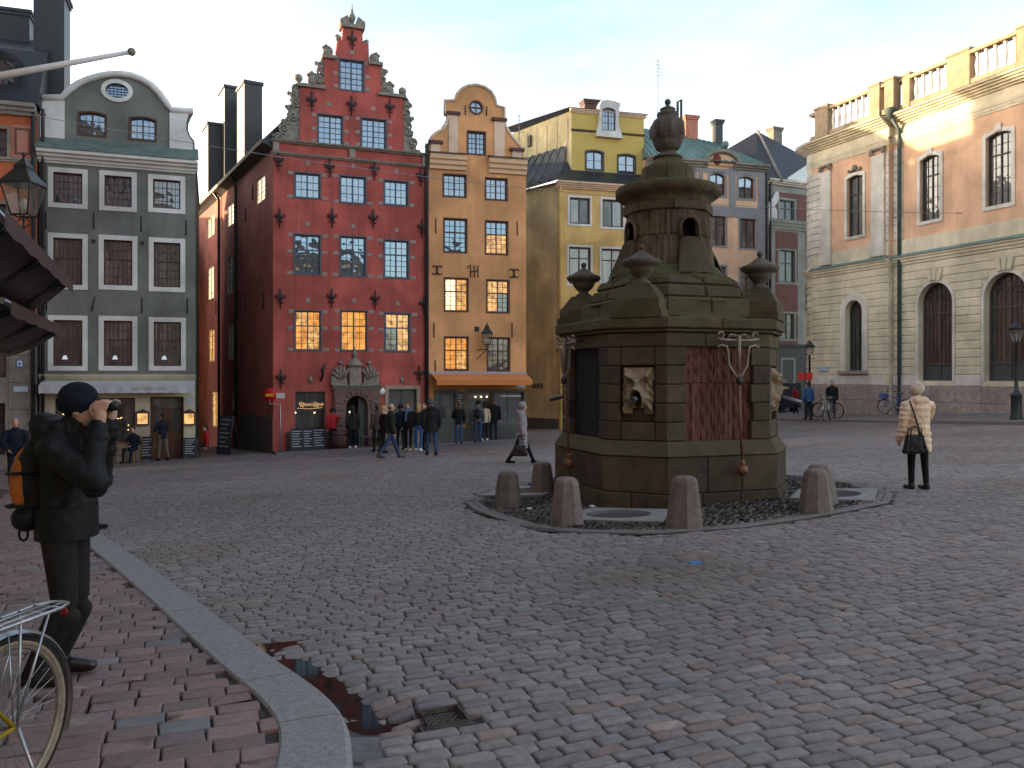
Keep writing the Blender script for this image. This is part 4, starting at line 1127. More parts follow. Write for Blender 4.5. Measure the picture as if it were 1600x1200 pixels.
# white pediment gable and roof
gp = F.poly([(1222, 284), (1312, 296), (1312, 225), (1290, 240)], .2)
MB().plate(gp, [], .1, .4).build('pediment', mat('white_render', (.62, .62, .6), .8, .06, 2, .1), F.root)
ap = F.p(1187, 204, 3.0)
v = [(-1.2, -.35, zc + .1), (.9, -.35, zc + .1), (ap[0], 3.2, ap[1]), (ap[0] + 6.5, 3.6, F.z(1290, 258, 3.)), (F.w + 2, .5, zc + .4), (-3.0, 3.6, zc + 1.2), (F.w, 8, zc), (-3, 8, zc)]
rf = MB().add(v, [(0, 1, 2), (1, 4, 3, 2), (0, 2, 5), (2, 3, 6, 7), (5, 2, 7)]).build('roof', M_tile, F.root)
MB().tube([v[1], v[2]], .12, 6).build('hip_flashing', M_greystone, rf)
chimney(F, F.p(1217, 205, 3.6)[0], 4.0, zc + 1.5, F.z(1217, 198, 3.6), .75, .6, M_greystone, rf)
shell(F, 8, zc, zc, M_grey)
downpipe(F, .25, -.5, zc, M_pipe, .07, -.1)
# ------------------------------------------------------------------ stone exchange building on the right
A_ = (16.3, 44.4); B_ = (16.3 + .4015 * 20.5, 44.4 - 20.5)
F = Facade('stone_palace', A_, B_, 'cream stone palace with salmon upper storey and roof balustrade on the right', 'building')
zg = .35                                                   # pavement level here, local
xp = F.p(1396, 400)[0]; dp = -.28
zstr = F.z(1413, 400); zcb = F.z(1413, 218); zct = F.z(1413, 178); zbt = F.z(1413, 121); zpl = F.z(1413, 601)
main_up = [F.rect(1438, 243, 1469, 344), F.rect(1541, 206, 1581, 320)]
step = main_up[1][0] - main_up[0][0]
main_up += [tuple(v + (step * k if i < 2 else 0) for i, v in enumerate(main_up[1])) for k in (1, 2)]
main_lo = [F.rect(1435, 441, 1489, 595), F.rect(1538, 428, 1614, 594)]
wlo = main_lo[0][1] - main_lo[0][0]
main_lo[1] = (main_lo[1][0], main_lo[1][0] + wlo * 1.05, main_lo[0][2], main_lo[0][3] + .05)
main_lo += [tuple(v + (step * k if i < 2 else 0) for i, v in enumerate(main_lo[1])) for k in (1, 2)]
pav_up = F.rect(1324, 274, 1349, 369, dp); pav_lo = F.rect(1321, 469, 1348, 579, dp)
main_up = [q for q in main_up if q[1] < F.w - .3]; main_lo = [q for q in main_lo if q[1] < F.w - .3]
facade_wall(F, [(xp, -1.5), (F.w, -1.5), (F.w, zstr), (xp, zstr)], [hole(q, 'round') for q in main_lo], M_stone, .4, 'ground_floor_wall')
facade_wall(F, [(xp, zstr), (F.w, zstr), (F.w, zcb + .2), (xp, zcb + .2)], [hole(q, ('seg', .14)) for q in main_up], M_salmon, .4, 'upper_wall')
pl = MB().plate([(0, -1.5), (xp, -1.5), (xp, zstr), (0, zstr)], [hole(pav_lo, 'round')], dp, .4).build('pavilion_ground_floor', M_stone, F.root, fix=False)
pu = MB().plate([(0, zstr), (xp, zstr), (xp, zcb + .2), (0, zcb + .2)], [hole(pav_up, ('seg', .12))], dp, .4).build('pavilion_upper_wall', M_salmon, F.root, fix=False)
# windows
for q in main_up:
    o = window(F, q, 2, (0, .7, 1), ((2, 4), (2, 2)), M_fgrey, GL_pal, ('seg', .14), y=.14, surround=M_stone2, sw=.16, sproud=.05, fw=.06)
    MB().bevbox(-.16, .16, -.24, -.14, q[3] - q[2] + .02, q[3] - q[2] + .34, .02).build('keystone', M_stone2, o)
for q in main_lo:
    h = q[3] - q[2]
    o = window(F, q, 2, (0, .17, .69, 1), ((1, 1), (4, 6), (4, 3)), M_fgrey, lambda r, c: (M_fgrey if r == 0 else GL_red), 'round', y=.30, fw=.09, mw=.08, bw=.025, surround=M_stone2, sw=.12, sproud=.05, sbottom=False)
    r = (q[1] - q[0]) / 2
    fan = MB()
    for k in range(1, 8):
        a = math.pi * k / 8; fan.tube([(.25 * r * math.cos(a), .03, h - r + .25 * r * math.sin(a)), ((r - .09) * math.cos(a), .03, h - r + (r - .09) * math.sin(a))], .014, 5)
    for rr_ in (.3, .65): fan.tube([(rr_ * r * math.cos(a), .028, h - r + rr_ * r * math.sin(a)) for a in [math.pi * i / 16 for i in range(17)]], .014, 5)
    fan.build('fan_bars', M_fgrey, o)
    for k in (-1, 0, 1):
        a = math.pi / 2 - k * .2
        MB().plate([((r + .1) * math.cos(a + .085), h - r + (r + .1) * math.sin(a + .085)), ((r + .1) * math.cos(a - .085), h - r + (r + .1) * math.sin(a - .085)), ((r + .62) * math.cos(a - .085), h - r + (r + .62) * math.sin(a - .085)), ((r + .62) * math.cos(a + .085), h - r + (r + .62) * math.sin(a + .085))], [], -.42, -.34).build('keystone', M_stone, o)
GLr = None
q = pav_up
o = window(F, q, 2, (0, .7, 1), ((1, 4), (1, 2)), M_fgrey, GL_pal, ('seg', .12), y=dp + .14, wy=dp, surround=M_stone2, sw=.15, sproud=.06, fw=.06, sill=M_stone2)
mb = MB().ball((0, -.2, q[3] - q[2] + .35), (.16, .12, .2), 9)
for g in (-1, 1): mb.tube([(g * .1, -.2, q[3] - q[2] + .3), (g * .3, -.2, q[3] - q[2] + .2), (g * .42, -.2, q[3] - q[2] + .26), (g * .36, -.2, q[3] - q[2] + .34)], .05, 6)
mb.build('carved_crest', M_orn, o)
q = pav_lo
o = window(F, q, 2, (0, .72, 1), ((2, 5), (1, 1)), M_fgrey, GL_pal, 'round', y=dp + .3, wy=dp, fw=.06, surround=M_stone2, sw=.34, sproud=.06, sbottom=False)
MB().box(-.95, .95, -.5, -.3, -.16, .0).build('sill', M_granite, o)
# rusticated courses
def courses(x0, x1, z0, z1, ops, y, grow):
    n = round((z1 - z0) / .36); ch = (z1 - z0) / n
    for k in range(n):
        za, zb = z0 + k * ch + .012, z0 + (k + 1) * ch - .012
        cuts = []
        for (a, b, c, e) in ops:
            r = (b - a) / 2 + grow; spring = e - (b - a) / 2; cx = (a + b) / 2
            if za < spring: hw = r
            elif za < spring + r: hw = math.sqrt(r * r - (za - spring) ** 2)
            else: continue
            cuts.append((cx - hw, cx + hw))
        xs = x0
        for (a, b) in sorted(cuts) + [(x1, x1)]:
            if a - xs > .12: MB().bevbox(xs + .003, a - .003, y - .04, y + .0, za, zb, .03).build('stone_course', M_stone, F.root)
            xs = max(xs, b)
courses(xp + .02, F.w - .1, zpl + .45, zstr - .45, main_lo, 0, .14)
courses(.0, xp - .0, zpl + .45, zstr - .45, [pav_lo], dp, .36)
# pale base course and granite plinth blocks
for (x0, x1, y, ops) in ((xp + .02, F.w, 0, main_lo), (0, xp, dp, [])):
    xs = x0
    for (a, b, c, e) in ops + [(x1, x1, 0, 0)]:
        if a - .14 - xs > .1: MB().bevbox(xs, min(a - .14, x1), y - .075, y, zpl - .02, zpl + .43, .02).build('base_stone', M_stone2, F.root)
        xs = b + .14
    x = x0; k = 0
    while x < x1 - .1:
        w = 1.1 + .6 * rnd.random(); xe = min(x + w, x1)
        if x1 - xe < .5: xe = x1
        for r_ in range(3):
            hh = (zpl - .02 + .55) / 3; z = -.55 + r_ * hh
            MB().bevbox(x + .004, xe - .004, y - .12 - .004 * (r_ == 0), y, z + .004, z + hh - .004, .014).build('granite_block', M_granite, F.root)
        x = xe
# string course with copper flashing
for (x0, x1, y) in ((xp, F.w, 0), (-.0, xp + .03, dp)):
    cornice(F, x0, x1, zstr - .42, zstr - .02, .2, M_stone, 'string_course', 3, y=y)
    MB().add([(x0, y - .26, zstr - .02), (x1, y - .26, zstr - .02), (x1, y + .02, zstr + .14), (x0, y + .02, zstr + .14), (x0, y - .26, zstr - .06), (x1, y - .26, zstr - .06)], [(0, 1, 2, 3), (4, 5, 1, 0)]).build('copper_flashing', M_copper, F.root)
    MB().box(x0, x1, y - .06, y, zstr + .1, zstr + .75).build('dado', M_stone, F.root)
    # entablature and main cornice
    cornice(F, x0, x1, zcb - .1, zcb + .28, .10, M_stone, 'architrave', 3, y=y)
    MB().box(x0, x1, y - .03, y + .3, zcb + .28, zcb + .75).build('frieze', M_stone, F.root)
    cornice(F, x0, x1, zcb + .75, zct, .62, M_stone, 'cornice', 5, y=y)
    MB().add([(x0, y - .66, zct), (x1, y - .66, zct), (x1, y + .1, zct + .16), (x0, y + .1, zct + .16)], [(0, 1, 2, 3)]).build('cornice_flashing', M_roofk, F.root)
# pavilion pilasters
for (a, b) in ((1284, 1299), (1363, 1383)):
    xa, xb = F.p(a, 320, dp)[0], F.p(b, 320, dp)[0]
    MB().box(xa, xb, dp - .1, dp, zstr + .95, zcb - .45).build('pilaster', M_stone2, F.root)
    MB().box(xa - .06, xb + .06, dp - .16, dp, zstr + .14, zstr + .95).build('pilaster_base', M_stone2, F.root)
    mb = MB().box(xa - .05, xb + .05, dp - .15, dp, zcb - .2, zcb - .1)
    for g, x in ((-1, xa), (1, xb)): mb.tube([(p_[0], dp - .14, p_[1]) for p_ in spiral(x, zcb - .32, .14, 1.4, 1.2, g, 14)], .035, 6)
    mb.build('capital', M_orn, F.root)
for (x0, x1) in ((0, F.p(1284, 320, dp)[0]), (F.p(1385, 320, dp)[0], xp)):
    z = zstr + .8
    while z < zcb - .5:
        MB().bevbox(x0, x1, dp - .045, dp, z + .015, z + .345, .02).build('stone_course', M_stone2, F.root); z += .36
z = zstr + .8
xq = F.p(1411, 320)[0]
while z < zcb - .5:
    MB().bevbox(xp + .01, xq, -.045, 0, z + .015, z + .345, .02).build('stone_course', M_stone2, F.root); z += .36
# rounded left corner
rc = .95
def quarter(prof, name, m):
    vs, fs = [], []; n = 10
    for i in range(n + 1):
        a = -math.pi / 2 - math.pi / 2 * i / n
        for (o, z) in prof: vs.append((0 + (rc + o) * math.cos(a), dp + rc + (rc + o) * math.sin(a), z))
    k = len(prof)
    for i in range(n):
        for j in range(k - 1): fs.append((i * k + j, (i + 1) * k + j, (i + 1) * k + j + 1, i * k + j + 1))
    return MB().add(vs, fs, 0, False).build(name, m, F.root)
pr = [(-.02, -1.5), (.11, -1.5), (.11, zpl), (.06, zpl), (.06, zpl + .43)]
z = zpl + .45
while z < zstr - .6: pr += [(.0, z), (.0, z + .02), (.055, z + .045), (.055, z + .315), (.0, z + .34)]; z += .36
pr += [(.0, zstr - .42), (.2, zstr - .1), (.22, zstr - .02), (.0, zstr + .14)]
quarter(pr, 'rounded_corner', M_stone)
pr = [(0, zstr + .14)]
z = zstr + .8
while z < zcb - .5: pr += [(.0, z), (.045, z + .02), (.045, z + .32), (0, z + .34)]; z += .36
pr += [(.0, zcb - .1), (.1, zcb + .28), (.03, zcb + .3), (.03, zcb + .75), (.4, zcb + .95), (.62, zct - .1), (.64, zct), (0, zct + .16)]
quarter(pr, 'rounded_corner_upper', M_stone2)
MB().add([(-rc, dp + rc, -1.5), (-rc + 3.2, dp + rc + 8, -1.5), (-rc + 3.2, dp + rc + 8, zct), (-rc, dp + rc, zct)], [(1, 0, 3, 2)]).build('end_wall', M_stone, F.root, fix=False)
MB().add([(-rc, .0, zct + .1), (F.w, .0, zct + .1), (F.w, 10, zct + .6), (2, 10, zct + .6)], [(0, 1, 2, 3)]).build('roof', M_roofk, F.root, fix=False)
# balustrade
yb = .0
M_bal = mat('warm_balustrade_stone', (.30, .215, .14), .85, .2, 3, .3, 40, streak=.3)
M_balw = mat('white_baluster', (.62, .55, .48), .8, .1, 3, .2, 40)
x_end = F.w
MB().box(-.1, xp, dp - .08, dp + .25, zct + .16, zct + .42).build('balustrade_plinth', M_bal, F.root)
MB().box(xp, x_end, yb - .13, yb + .2, zct + .16, zct + .42).build('balustrade_plinth', M_bal, F.root)
MB().box(-.1, xp, dp - .11, dp + .28, zbt - .2, zbt - .05).build('balustrade_rail', M_bal, F.root)
MB().box(xp, x_end, yb - .16, yb + .23, zbt - .2, zbt - .05).build('balustrade_rail', M_bal, F.root)
peds = [(1277, 1297, dp), (1362, 1378, dp), (1386, 1400, dp), (1414, 1425, yb), (1484, 1519, yb), (1593, 1640, yb)]
px_ = [(F.p(a, 150, y)[0], F.p(b, 150, y)[0], y) for a, b, y in peds]
w_p = px_[-2][1] - px_[-2][0]
gap = px_[-1][0] - px_[-2][0]
px_[-1] = (px_[-1][0], px_[-1][0] + w_p, yb)
while px_[-1][1] + gap < x_end: px_.append((px_[-1][0] + gap, px_[-1][1] + gap, yb))
for (a, b, y) in px_:
    o = MB().box(a, b, y - .17, y + .3, zct + .17, zbt - .02).build('pedestal', M_bal, F.root)
    MB().box(a - .05, b + .05, y - .22, y + .35, zbt - .02, zbt + .09).build('pedestal_cap', M_bal, o)
bal = MB().lathe([(.09, 0), (.09, .05), (.05, .1), (.085, .3), (.1, .38), (.06, .55), (.045, .68), (.08, .74), (.09, .8)], 10)
bme = None
for i in range(len(px_) - 1):
    a, b = px_[i][1], px_[i + 1][0]; y = (px_[i][2] + px_[i + 1][2]) / 2
    if px_[i][2] != px_[i + 1][2] or b - a < .8: continue
    n = max(2, round((b - a) / .42)); 
    for k in range(n):
        x = a + (b - a) * (k + .5) / n; yy = px_[i][2] + .05
        sc = (zbt - .2 - zct - .42) / .8
        if bme is None:
            o = bal.build('baluster', M_balw, F.root); bme = o.data
        else:
            o = bpy.data.objects.new('baluster', bme); COL.objects.link(o); o.parent = F.root
        o.location = (x, yy, zct + .42); o.scale = (1, 1, sc)
# copper downpipe
x = F.p(1408, 300)[0]
mb = MB().tube([(x, -.12, .0), (x, -.12, zct - .7), (x - .05, -.5, zct - .2)], .085, 8)
mb.lathe([(.1, 0), (.28, .35), (.3, .45)], 8, c=(x - .05, -.6, zct - .2))
mb.build('downpipe', mat('dark_copper_pipe', (.06, .085, .08), .6, .3, 3, .1), F.root)
q = F.rect(1281, 573, 1296, 580, dp)
MB().box(q[0], q[1], dp - .1, dp - .06, q[2], q[3]).build('street_plate', MATS['enamel_plate'], F.root)
Fr = F
# ------------------------------------------------------------------ ground
def dist_seg(X, Y, a, b):
    ax, ay = a; bx, by = b
    t = np.clip(((X - ax) * (bx - ax) + (Y - ay) * (by - ay)) / ((bx - ax) ** 2 + (by - ay) ** 2), 0, 1)
    return np.hypot(X - ax - t * (bx - ax), Y - ay - t * (by - ay))
def inside(X, Y, poly):
    r = np.zeros(np.shape(X), bool); n = len(poly); j = n - 1
    for i in range(n):
        xi, yi = poly[i][0], poly[i][1]; xj, yj = poly[j][0], poly[j][1]
        c = ((yi > Y) != (yj > Y)) & (X < (xj - xi) * (Y - yi) / (yj - yi + 1e-12) + xi)
        r ^= c; j = i
    return r
PUD = (G(455, 1042).to_2d(), G(590, 1118).to_2d())
def dip(X, Y):
    dd = dist_seg(X, Y, *PUD)
    return .062 * np.exp(-(dd / .165) ** 2)

# kerb line (outer top edge), near to far
KH = .10
kpx = [(551, 1260), (551, 1200), (550, 1150), (541, 1118), (520, 1092), (492, 1068), (462, 1048), (432, 1028), (380, 990), (300, 930), (230, 880), (160, 833)]
kout = [Vector(G(px, py, KH)[:2]) for px, py in kpx]
kout = [Vector((kout[0].x - .02, 1.2))] + kout
dl = (kout[-1] - kout[-2]).normalized()
kout += [kout[-1] + dl * 3, kout[-1] + dl * 6, kout[-1] + dl * 10]
# resample
def resample(pts, step):
    out = [pts[0]]; acc = 0
    for a, b in zip(pts[:-1], pts[1:]):
        L_ = (b - a).length; t = step - acc
        while t <= L_: out.append(a.lerp(b, t / L_)); t += step
        acc = (acc + L_) % step if L_ >= 0 else acc
        acc = L_ - (t - step)
    return out
kf = resample(kout, .06)
ks = [kf[0]] + [(kf[i - 1] + kf[i] * 2 + kf[i + 1]) / 4 for i in range(1, len(kf) - 1)] + [kf[-1]]
for _ in range(6): ks = [ks[0]] + [(ks[i - 1] + ks[i] * 2 + ks[i + 1]) / 4 for i in range(1, len(ks) - 1)] + [ks[-1]]
KW = .34
knorm = []
for i in range(len(ks)):
    t = (ks[min(i + 1, len(ks) - 1)] - ks[max(i - 1, 0)]).normalized()
    knorm.append(Vector((-t.y, t.x)))              # left of travel (towards the pavement side)
kin = [p + n * KW for p, n in zip(ks, knorm)]
WALLX = lambda y: -.618 * y - .75
far = ks[-1]
SIDE = [tuple(p) for p in kin] + [(WALLX(far.y + 1.5), far.y + 1.5), (WALLX(-3) - .2, -3), (kin[0].x, -3)]
SIDE_OUT = [tuple(p) for p in ks] + [(WALLX(far.y + 1.5), far.y + 1.5), (-9, -3), (ks[0].x, -3)]

SIDE2 = [tuple(p + n * KW * .86) for p, n in zip(ks, knorm)] + SIDE[len(kin):]
def side_h(x, y):
    """height of the brick pavement above the square: kerb height plus a fall towards the gutter"""
    x = np.asarray(x, float); y = np.asarray(y, float); dm = np.full(x.shape, 9.)
    for a, b in zip(kin[::8], kin[8::8]): dm = np.minimum(dm, dist_seg(x, y, tuple(a), tuple(b)))
    return KH + .04 * np.minimum(dm, 2.2)
# island round the well
WC = Vector((2.63, 14.0))
isl = [(-3.45, .1), (-3.2, -1.2), (-2.3, -3.35), (-1.1, -3.95), (.3, -3.75), (1.6, -3.0), (2.75, -2.2), (3.3, -1.2), (3.45, .3), (3.0, 2.2), (2.2, 3.3), (0, 3.9), (-2.2, 3.1), (-3.2, 1.6)]
ISL = [(WC.x + a, WC.y + b) for a, b in isl]
# right pavement
RK = [(19.6, 16.), (18.4, 22.), (17.05, 27.6), (15.6, 33.5), (14.4, 39.), (13.7, 43.2), (13.9, 48), (15.5, 53)]
RSIDE = RK + [(40, 53), (40, 16)]
DR = G(690, 1122)                                         # drain cover

# bedding sheet
def axis(a, b, step, fine):
    s = list(np.arange(a, b + step, step))
    for (p, q, st) in fine: s += list(np.arange(p, q, st))
    return np.unique(np.round(np.array(s + [-2500, -300, -90, 90, 300, 2500]), 4))
xs = axis(-45, 45, 1.5, [(-2.6, .6, .07), (-12, 12, .5)]); ys = axis(-30, 75, 1.5, [(3.4, 6.8, .07), (0, 24, .5)])
XX, YY = np.meshgrid(xs, ys)
ZZ = gza(XX, YY) - dip(XX, YY) - .026
ZZ[YY > 27.5] += .022
nx, ny = len(xs), len(ys)
V = np.stack([XX.ravel(), YY.ravel(), ZZ.ravel()], 1)
idx = np.arange(nx * ny).reshape(ny, nx)
Fq = np.stack([idx[:-1, :-1].ravel(), idx[:-1, 1:].ravel(), idx[1:, 1:].ravel(), idx[1:, :-1].ravel()], 1)
def np_mesh(name, V, Fq, mats, smooth=True, tint=None):
    me = bpy.data.meshes.new(name)
    k = Fq.shape[1]
    me.vertices.add(len(V)); me.vertices.foreach_set('co', V.astype(np.float32).ravel())
    me.loops.add(Fq.size); me.loops.foreach_set('vertex_index', Fq.astype(np.int32).ravel())
    me.polygons.add(len(Fq)); me.polygons.foreach_set('loop_start', np.arange(0, Fq.size, k, dtype=np.int32))
    me.polygons.foreach_set('use_smooth', np.full(len(Fq), smooth))
    if tint is not None:
        at = me.attributes.new('tint', 'FLOAT_COLOR', 'POINT')
        at.data.foreach_set('color', tint.astype(np.float32).ravel())
    me.update(calc_edges=True); me.validate()
    me.materials.append(mats)
    return me
M_bed = mat('sandy_joints', (.055, .048, .044), .95, .35, 14, .6, 90)
def far_mat():
    m = mat('far_cobbles', (.172, .150, .142), .55, .22, .35, .0, 40)
    nt = m.node_tree; N = nt.nodes; L = nt.links
    b = N['Principled BSDF']
    geo = N.new('ShaderNodeNewGeometry')
    mp = N.new('ShaderNodeMapping'); mp.inputs['Rotation'].default_value = (0, 0, -R(18)); mp.inputs['Scale'].default_value = (1, 1, 1)
    L.new(geo.outputs['Position'], mp.inputs[0])
    br = N.new('ShaderNodeTexBrick'); br.inputs['Scale'].default_value = 1.; br.inputs['Brick Width'].default_value = .175; br.inputs['Row Height'].default_value = .125
    br.inputs['Mortar Size'].default_value = .012; br.inputs['Color1'].default_value = (1.25, 1.2, 1.2, 1); br.inputs['Color2'].default_value = (.75, .75, .8, 1); br.inputs['Mortar'].default_value = (.3, .3, .3, 1)
    L.new(mp.outputs[0], br.inputs['Vector'])
    old = b.inputs['Base Color'].links[0].from_socket
    mx = N.new('ShaderNodeMix'); mx.data_type = 'RGBA'; mx.blend_type = 'MULTIPLY'; mx.inputs[0].default_value = 1
    L.new(old, mx.inputs[6]); L.new(br.outputs['Color'], mx.inputs[7]); L.new(mx.outputs[2], b.inputs['Base Color'])
    bp = N.new('ShaderNodeBump'); bp.inputs['Strength'].default_value = .7; bp.inputs['Distance'].default_value = .02
    L.new(br.outputs['Fac'], bp.inputs['Height']); bp.invert = True; L.new(bp.outputs[0], b.inputs['Normal'])
    return m
M_far = far_mat()
me = np_mesh('ground', V, Fq, M_bed)
me.materials.append(M_far)
yc = YY.ravel()[Fq].mean(1)
me.polygons.foreach_set('material_index', (yc > 27.6).astype(np.int32))
ground = bpy.data.objects.new('ground', me); COL.objects.link(ground); tag(ground, 'cobbled town square sloping up to the right', None, None, 'structure')

# ------------------------------------------------------------------ cobbles
def oct_ring(w, h, c):
    return np.array([(-w / 2 + c, -h / 2), (w / 2 - c, -h / 2), (w / 2, -h / 2 + c), (w / 2, h / 2 - c), (w / 2 - c, h / 2), (-w / 2 + c, h / 2), (-w / 2, h / 2 - c), (-w / 2, -h / 2 + c)])
def lay(theta, pitch, wmin, wmax, gap, xr, yr, keep, warp, jit):
    """rows of stones: arrays of centre, size and rotation"""
    ct, st = math.cos(theta), math.sin(theta)
    cs = [(x, y) for x in xr for y in yr]
    a_ = [x * ct + y * st for x, y in cs]; b_ = [-x * st + y * ct for x, y in cs]
    rows = []
    b = min(b_); 
    while b < max(b_):
        h = pitch * (1 + .12 * (rnd.random() - .5))
        a = min(a_) - rnd.random() * .2
        n = int((max(a_) - min(a_)) / wmin) + 4
        w = NR.uniform(wmin, wmax, n); s = a + np.concatenate([[0], np.cumsum(w)[:-1]])
        rows.append(np.stack([s + w / 2, np.full(n, b + h / 2), w - gap, np.full(n, h - gap)], 1))
        b += h
    q = np.concatenate(rows)
    A, B = q[:, 0], q[:, 1]
    B = B + warp * (np.sin(A * .55 + B * .2) + .5 * np.sin(A * 1.3 + 1.7 + B * .13))
    rot = theta + warp * (.55 * np.cos(A * .55 + B * .2) + .65 * np.cos(A * 1.3 + 1.7)) + NR.normal(0, jit, len(A))
    X = A * ct - B * st; Y = A * st + B * ct
    k = keep(X, Y)
    return X[k], Y[k], q[k, 2], q[k, 3], rot[k]
def stones(X, Y, Wd, Hd, rot, zfn, depth, bev, corner, tints, zj, tj):
    n = len(X)
    ring0 = []
    cr = corner * NR.uniform(.6, 1.3, n)
    def ring(sh, cmul):
        w = Wd / 2 - sh; h = Hd / 2 - sh; c = cr * cmul
        xs_ = np.stack([-w + c, w - c, w, w, w - c, -w + c, -w, -w], 1); ys_ = np.stack([-h, -h, -h + c, h - c, h, h, h - c, -h + c], 1)
        return xs_, ys_
    x0, y0 = ring(0, 1); 
    wob = NR.normal(0, .0035, (n, 8)); wob2 = NR.normal(0, .0035, (n, 8))
    x0 = x0 + wob; y0 = y0 + wob2
    x1, y1 = ring(bev, 1); x1 = x1 + wob; y1 = y1 + wob2
    zt = NR.normal(0, zj, n); tx = NR.normal(0, tj, n); ty = NR.normal(0, tj, n)
    c, s = np.cos(rot)[:, None], np.sin(rot)[:, None]
    def world(lx, ly, dz):
        wx = X[:, None] + lx * c - ly * s; wy = Y[:, None] + lx * s + ly * c
        wz = zfn(wx, wy) + zt[:, None] + tx[:, None] * lx + ty[:, None] * ly + dz
        return np.stack([wx, wy, wz], 2)
    x2, y2 = ring(bev * 2.6, .8); x2 = x2 + wob * .6; y2 = y2 + wob2 * .6
    r0 = world(x0, y0, -depth); r1 = world(x0, y0, -bev * .9); r2 = world(x1, y1, -bev * .12); r3 = world(x2, y2, bev * .05)
    ctr = world(x1.mean(1, keepdims=True), y1.mean(1, keepdims=True), bev * .12)
    V = np.concatenate([r0, r1, r2, r3, ctr], 1)               # n x 33 x 3
    return V
ST_F = []
for i in range(8):
    j = (i + 1) % 8
    ST_F.append((i, j, 8 + j, 8 + i)); ST_F.append((8 + i, 8 + j, 16 + j, 16 + i)); ST_F.append((16 + i, 16 + j, 24 + j, 24 + i))
ST_T = [(24 + i, 24 + (i + 1) % 8, 32) for i in range(8)]
def emit(name, V, tint, material, parent, kind=None):
    n = len(V)
    F4 = (np.array(ST_F)[None] + (np.arange(n) * 33)[:, None, None]).reshape(-1, 4)
    F3 = (np.array(ST_T)[None] + (np.arange(n) * 33)[:, None, None]).reshape(-1, 3)
    me = bpy.data.meshes.new(name)
    me.vertices.add(n * 33); me.vertices.foreach_set('co', V.astype(np.float32).ravel())
    lv = np.concatenate([F4.ravel(), F3.ravel()]).astype(np.int32)
    me.loops.add(len(lv)); me.loops.foreach_set('vertex_index', lv)
    ls = np.concatenate([np.arange(len(F4)) * 4, len(F4) * 4 + np.arange(len(F3)) * 3]).astype(np.int32)
    me.polygons.add(len(ls)); me.polygons.foreach_set('loop_start', ls)
    me.polygons.foreach_set('use_smooth', np.ones(len(ls), bool))
    at = me.attributes.new('tint', 'FLOAT_COLOR', 'POINT')
    tc = np.concatenate([np.repeat(tint, 33, 0), np.ones((n * 33, 1))], 1)
    at.data.foreach_set('color', tc.astype(np.float32).ravel())
    me.update(calc_edges=True)
    me.materials.append(material)
    o = bpy.data.objects.new(name, me); COL.objects.link(o); o.parent = parent
    if kind: o['kind'] = kind
    return o
def scatter_stones(name, many, X, Y, V, tint, material, parent, n_single=300):
    px = 800 + FPX * X / Y; py = HY + FPX * (CAMZ - V[:, 32, 2]) / Y
    vis = (px > 5) & (px < 1595) & (py < 1195) & (Y > .5)
    order = np.argsort(np.where(vis, Y, 1e6))
    one = order[:n_single]; rest = order[n_single:]
    for i in one: emit(name, V[i:i + 1], tint[i:i + 1], material, parent)
    emit(many, V[rest], tint[rest], material, parent, 'stuff')

M_cob = mat('cobble_granite', (.1, .1, .1), .62, .26, 18, .5, 70, spec=.35, attr=True, dist=.006)
def keep_cob(X, Y):
    k = (np.abs(X) < .72 * Y + 1.4) & (Y > 1.6) & (Y < 28.2)
    k &= ~inside(X, Y, SIDE_OUT) & ~inside(X, Y, ISL) & ~inside(X, Y, RSIDE)
    c, s = math.cos(R(18)), math.sin(R(18))
    lx = (X - DR.x) * c + (Y - DR.y) * s; ly = -(X - DR.x) * s + (Y - DR.y) * c
    k &= ~((np.abs(lx) < .17) & (np.abs(ly) < .17))
    gut = dist_seg(X, Y, (-.86, 4.45), (-.80, 1.0)) < .16
    return k & ~gut
X, Y, Wd, Hd, rot = lay(R(20), .106, .14, .25, .010, (-20, 22), (1, 29), keep_cob, .05, .016)
zf = lambda x, y: gza(x, y) - dip(x, y) + .015 * np.sin(x * 1.9 + y * .7) * np.sin(y * 1.3 - x * .4) + .008 * np.sin(x * 3.7 - y * 2.1)
base = np.array([.196, .166, .154]); n = len(X)
tint = base[None] * NR.uniform(.83, 1.17, (n, 1))
big = .5 + .5 * np.sin(X * .45 + 1.) * np.sin(Y * .6 + X * .2)
tint *= (.88 + .22 * big)[:, None]
warm = NR.random(n) < (.07 + .12 * (X > 1.5))
tint[warm] *= np.array([1.13, 1.0, .93])
cool = NR.random(n) < .18; tint[cool] *= np.array([.95, .99, 1.03])
pale = NR.random(n) < .03; tint[pale] *= 1.2
dirt = np.clip(np.sin(X * .8 + 2 * np.sin(Y * .37)) * np.sin(Y * .9 + 1.3 * np.sin(X * .5)) - .35, 0, 1)[:, None]
tint *= 1 - dirt * np.array([.25, .32, .42])
bi = np.argmin((X - G(1090, 881).x) ** 2 + (Y - G(1090, 881).y) ** 2); tint[bi] = (.03, .16, .42)
V = stones(X, Y, Wd, Hd, rot, zf, .05, .009, .011, tint, .0020, .020)
scatter_stones('cobblestone', 'cobblestones', X, Y, V, tint, M_cob, ground)

# gutter strip stones beside the kerb, worn flat
gs = MB()
for k in range(9):
    y = 4.15 - k * .33
    o = MB().bevbox(-.12, .12, -.17, .17, 0, .05, .02)
    o = MB().bevbox(-.12, .12, -.15, .15, -.06, 0, .02).build('gutter_stone', mat('worn_gutter_stone', (.11, .10, .10), .7, .35, 12, .6, 50), ground, (-.74 + .005 * k, y, gz(-.74, y) - .012 - .004 * (k % 3)), (0, 0, .03 * math.sin(k)))

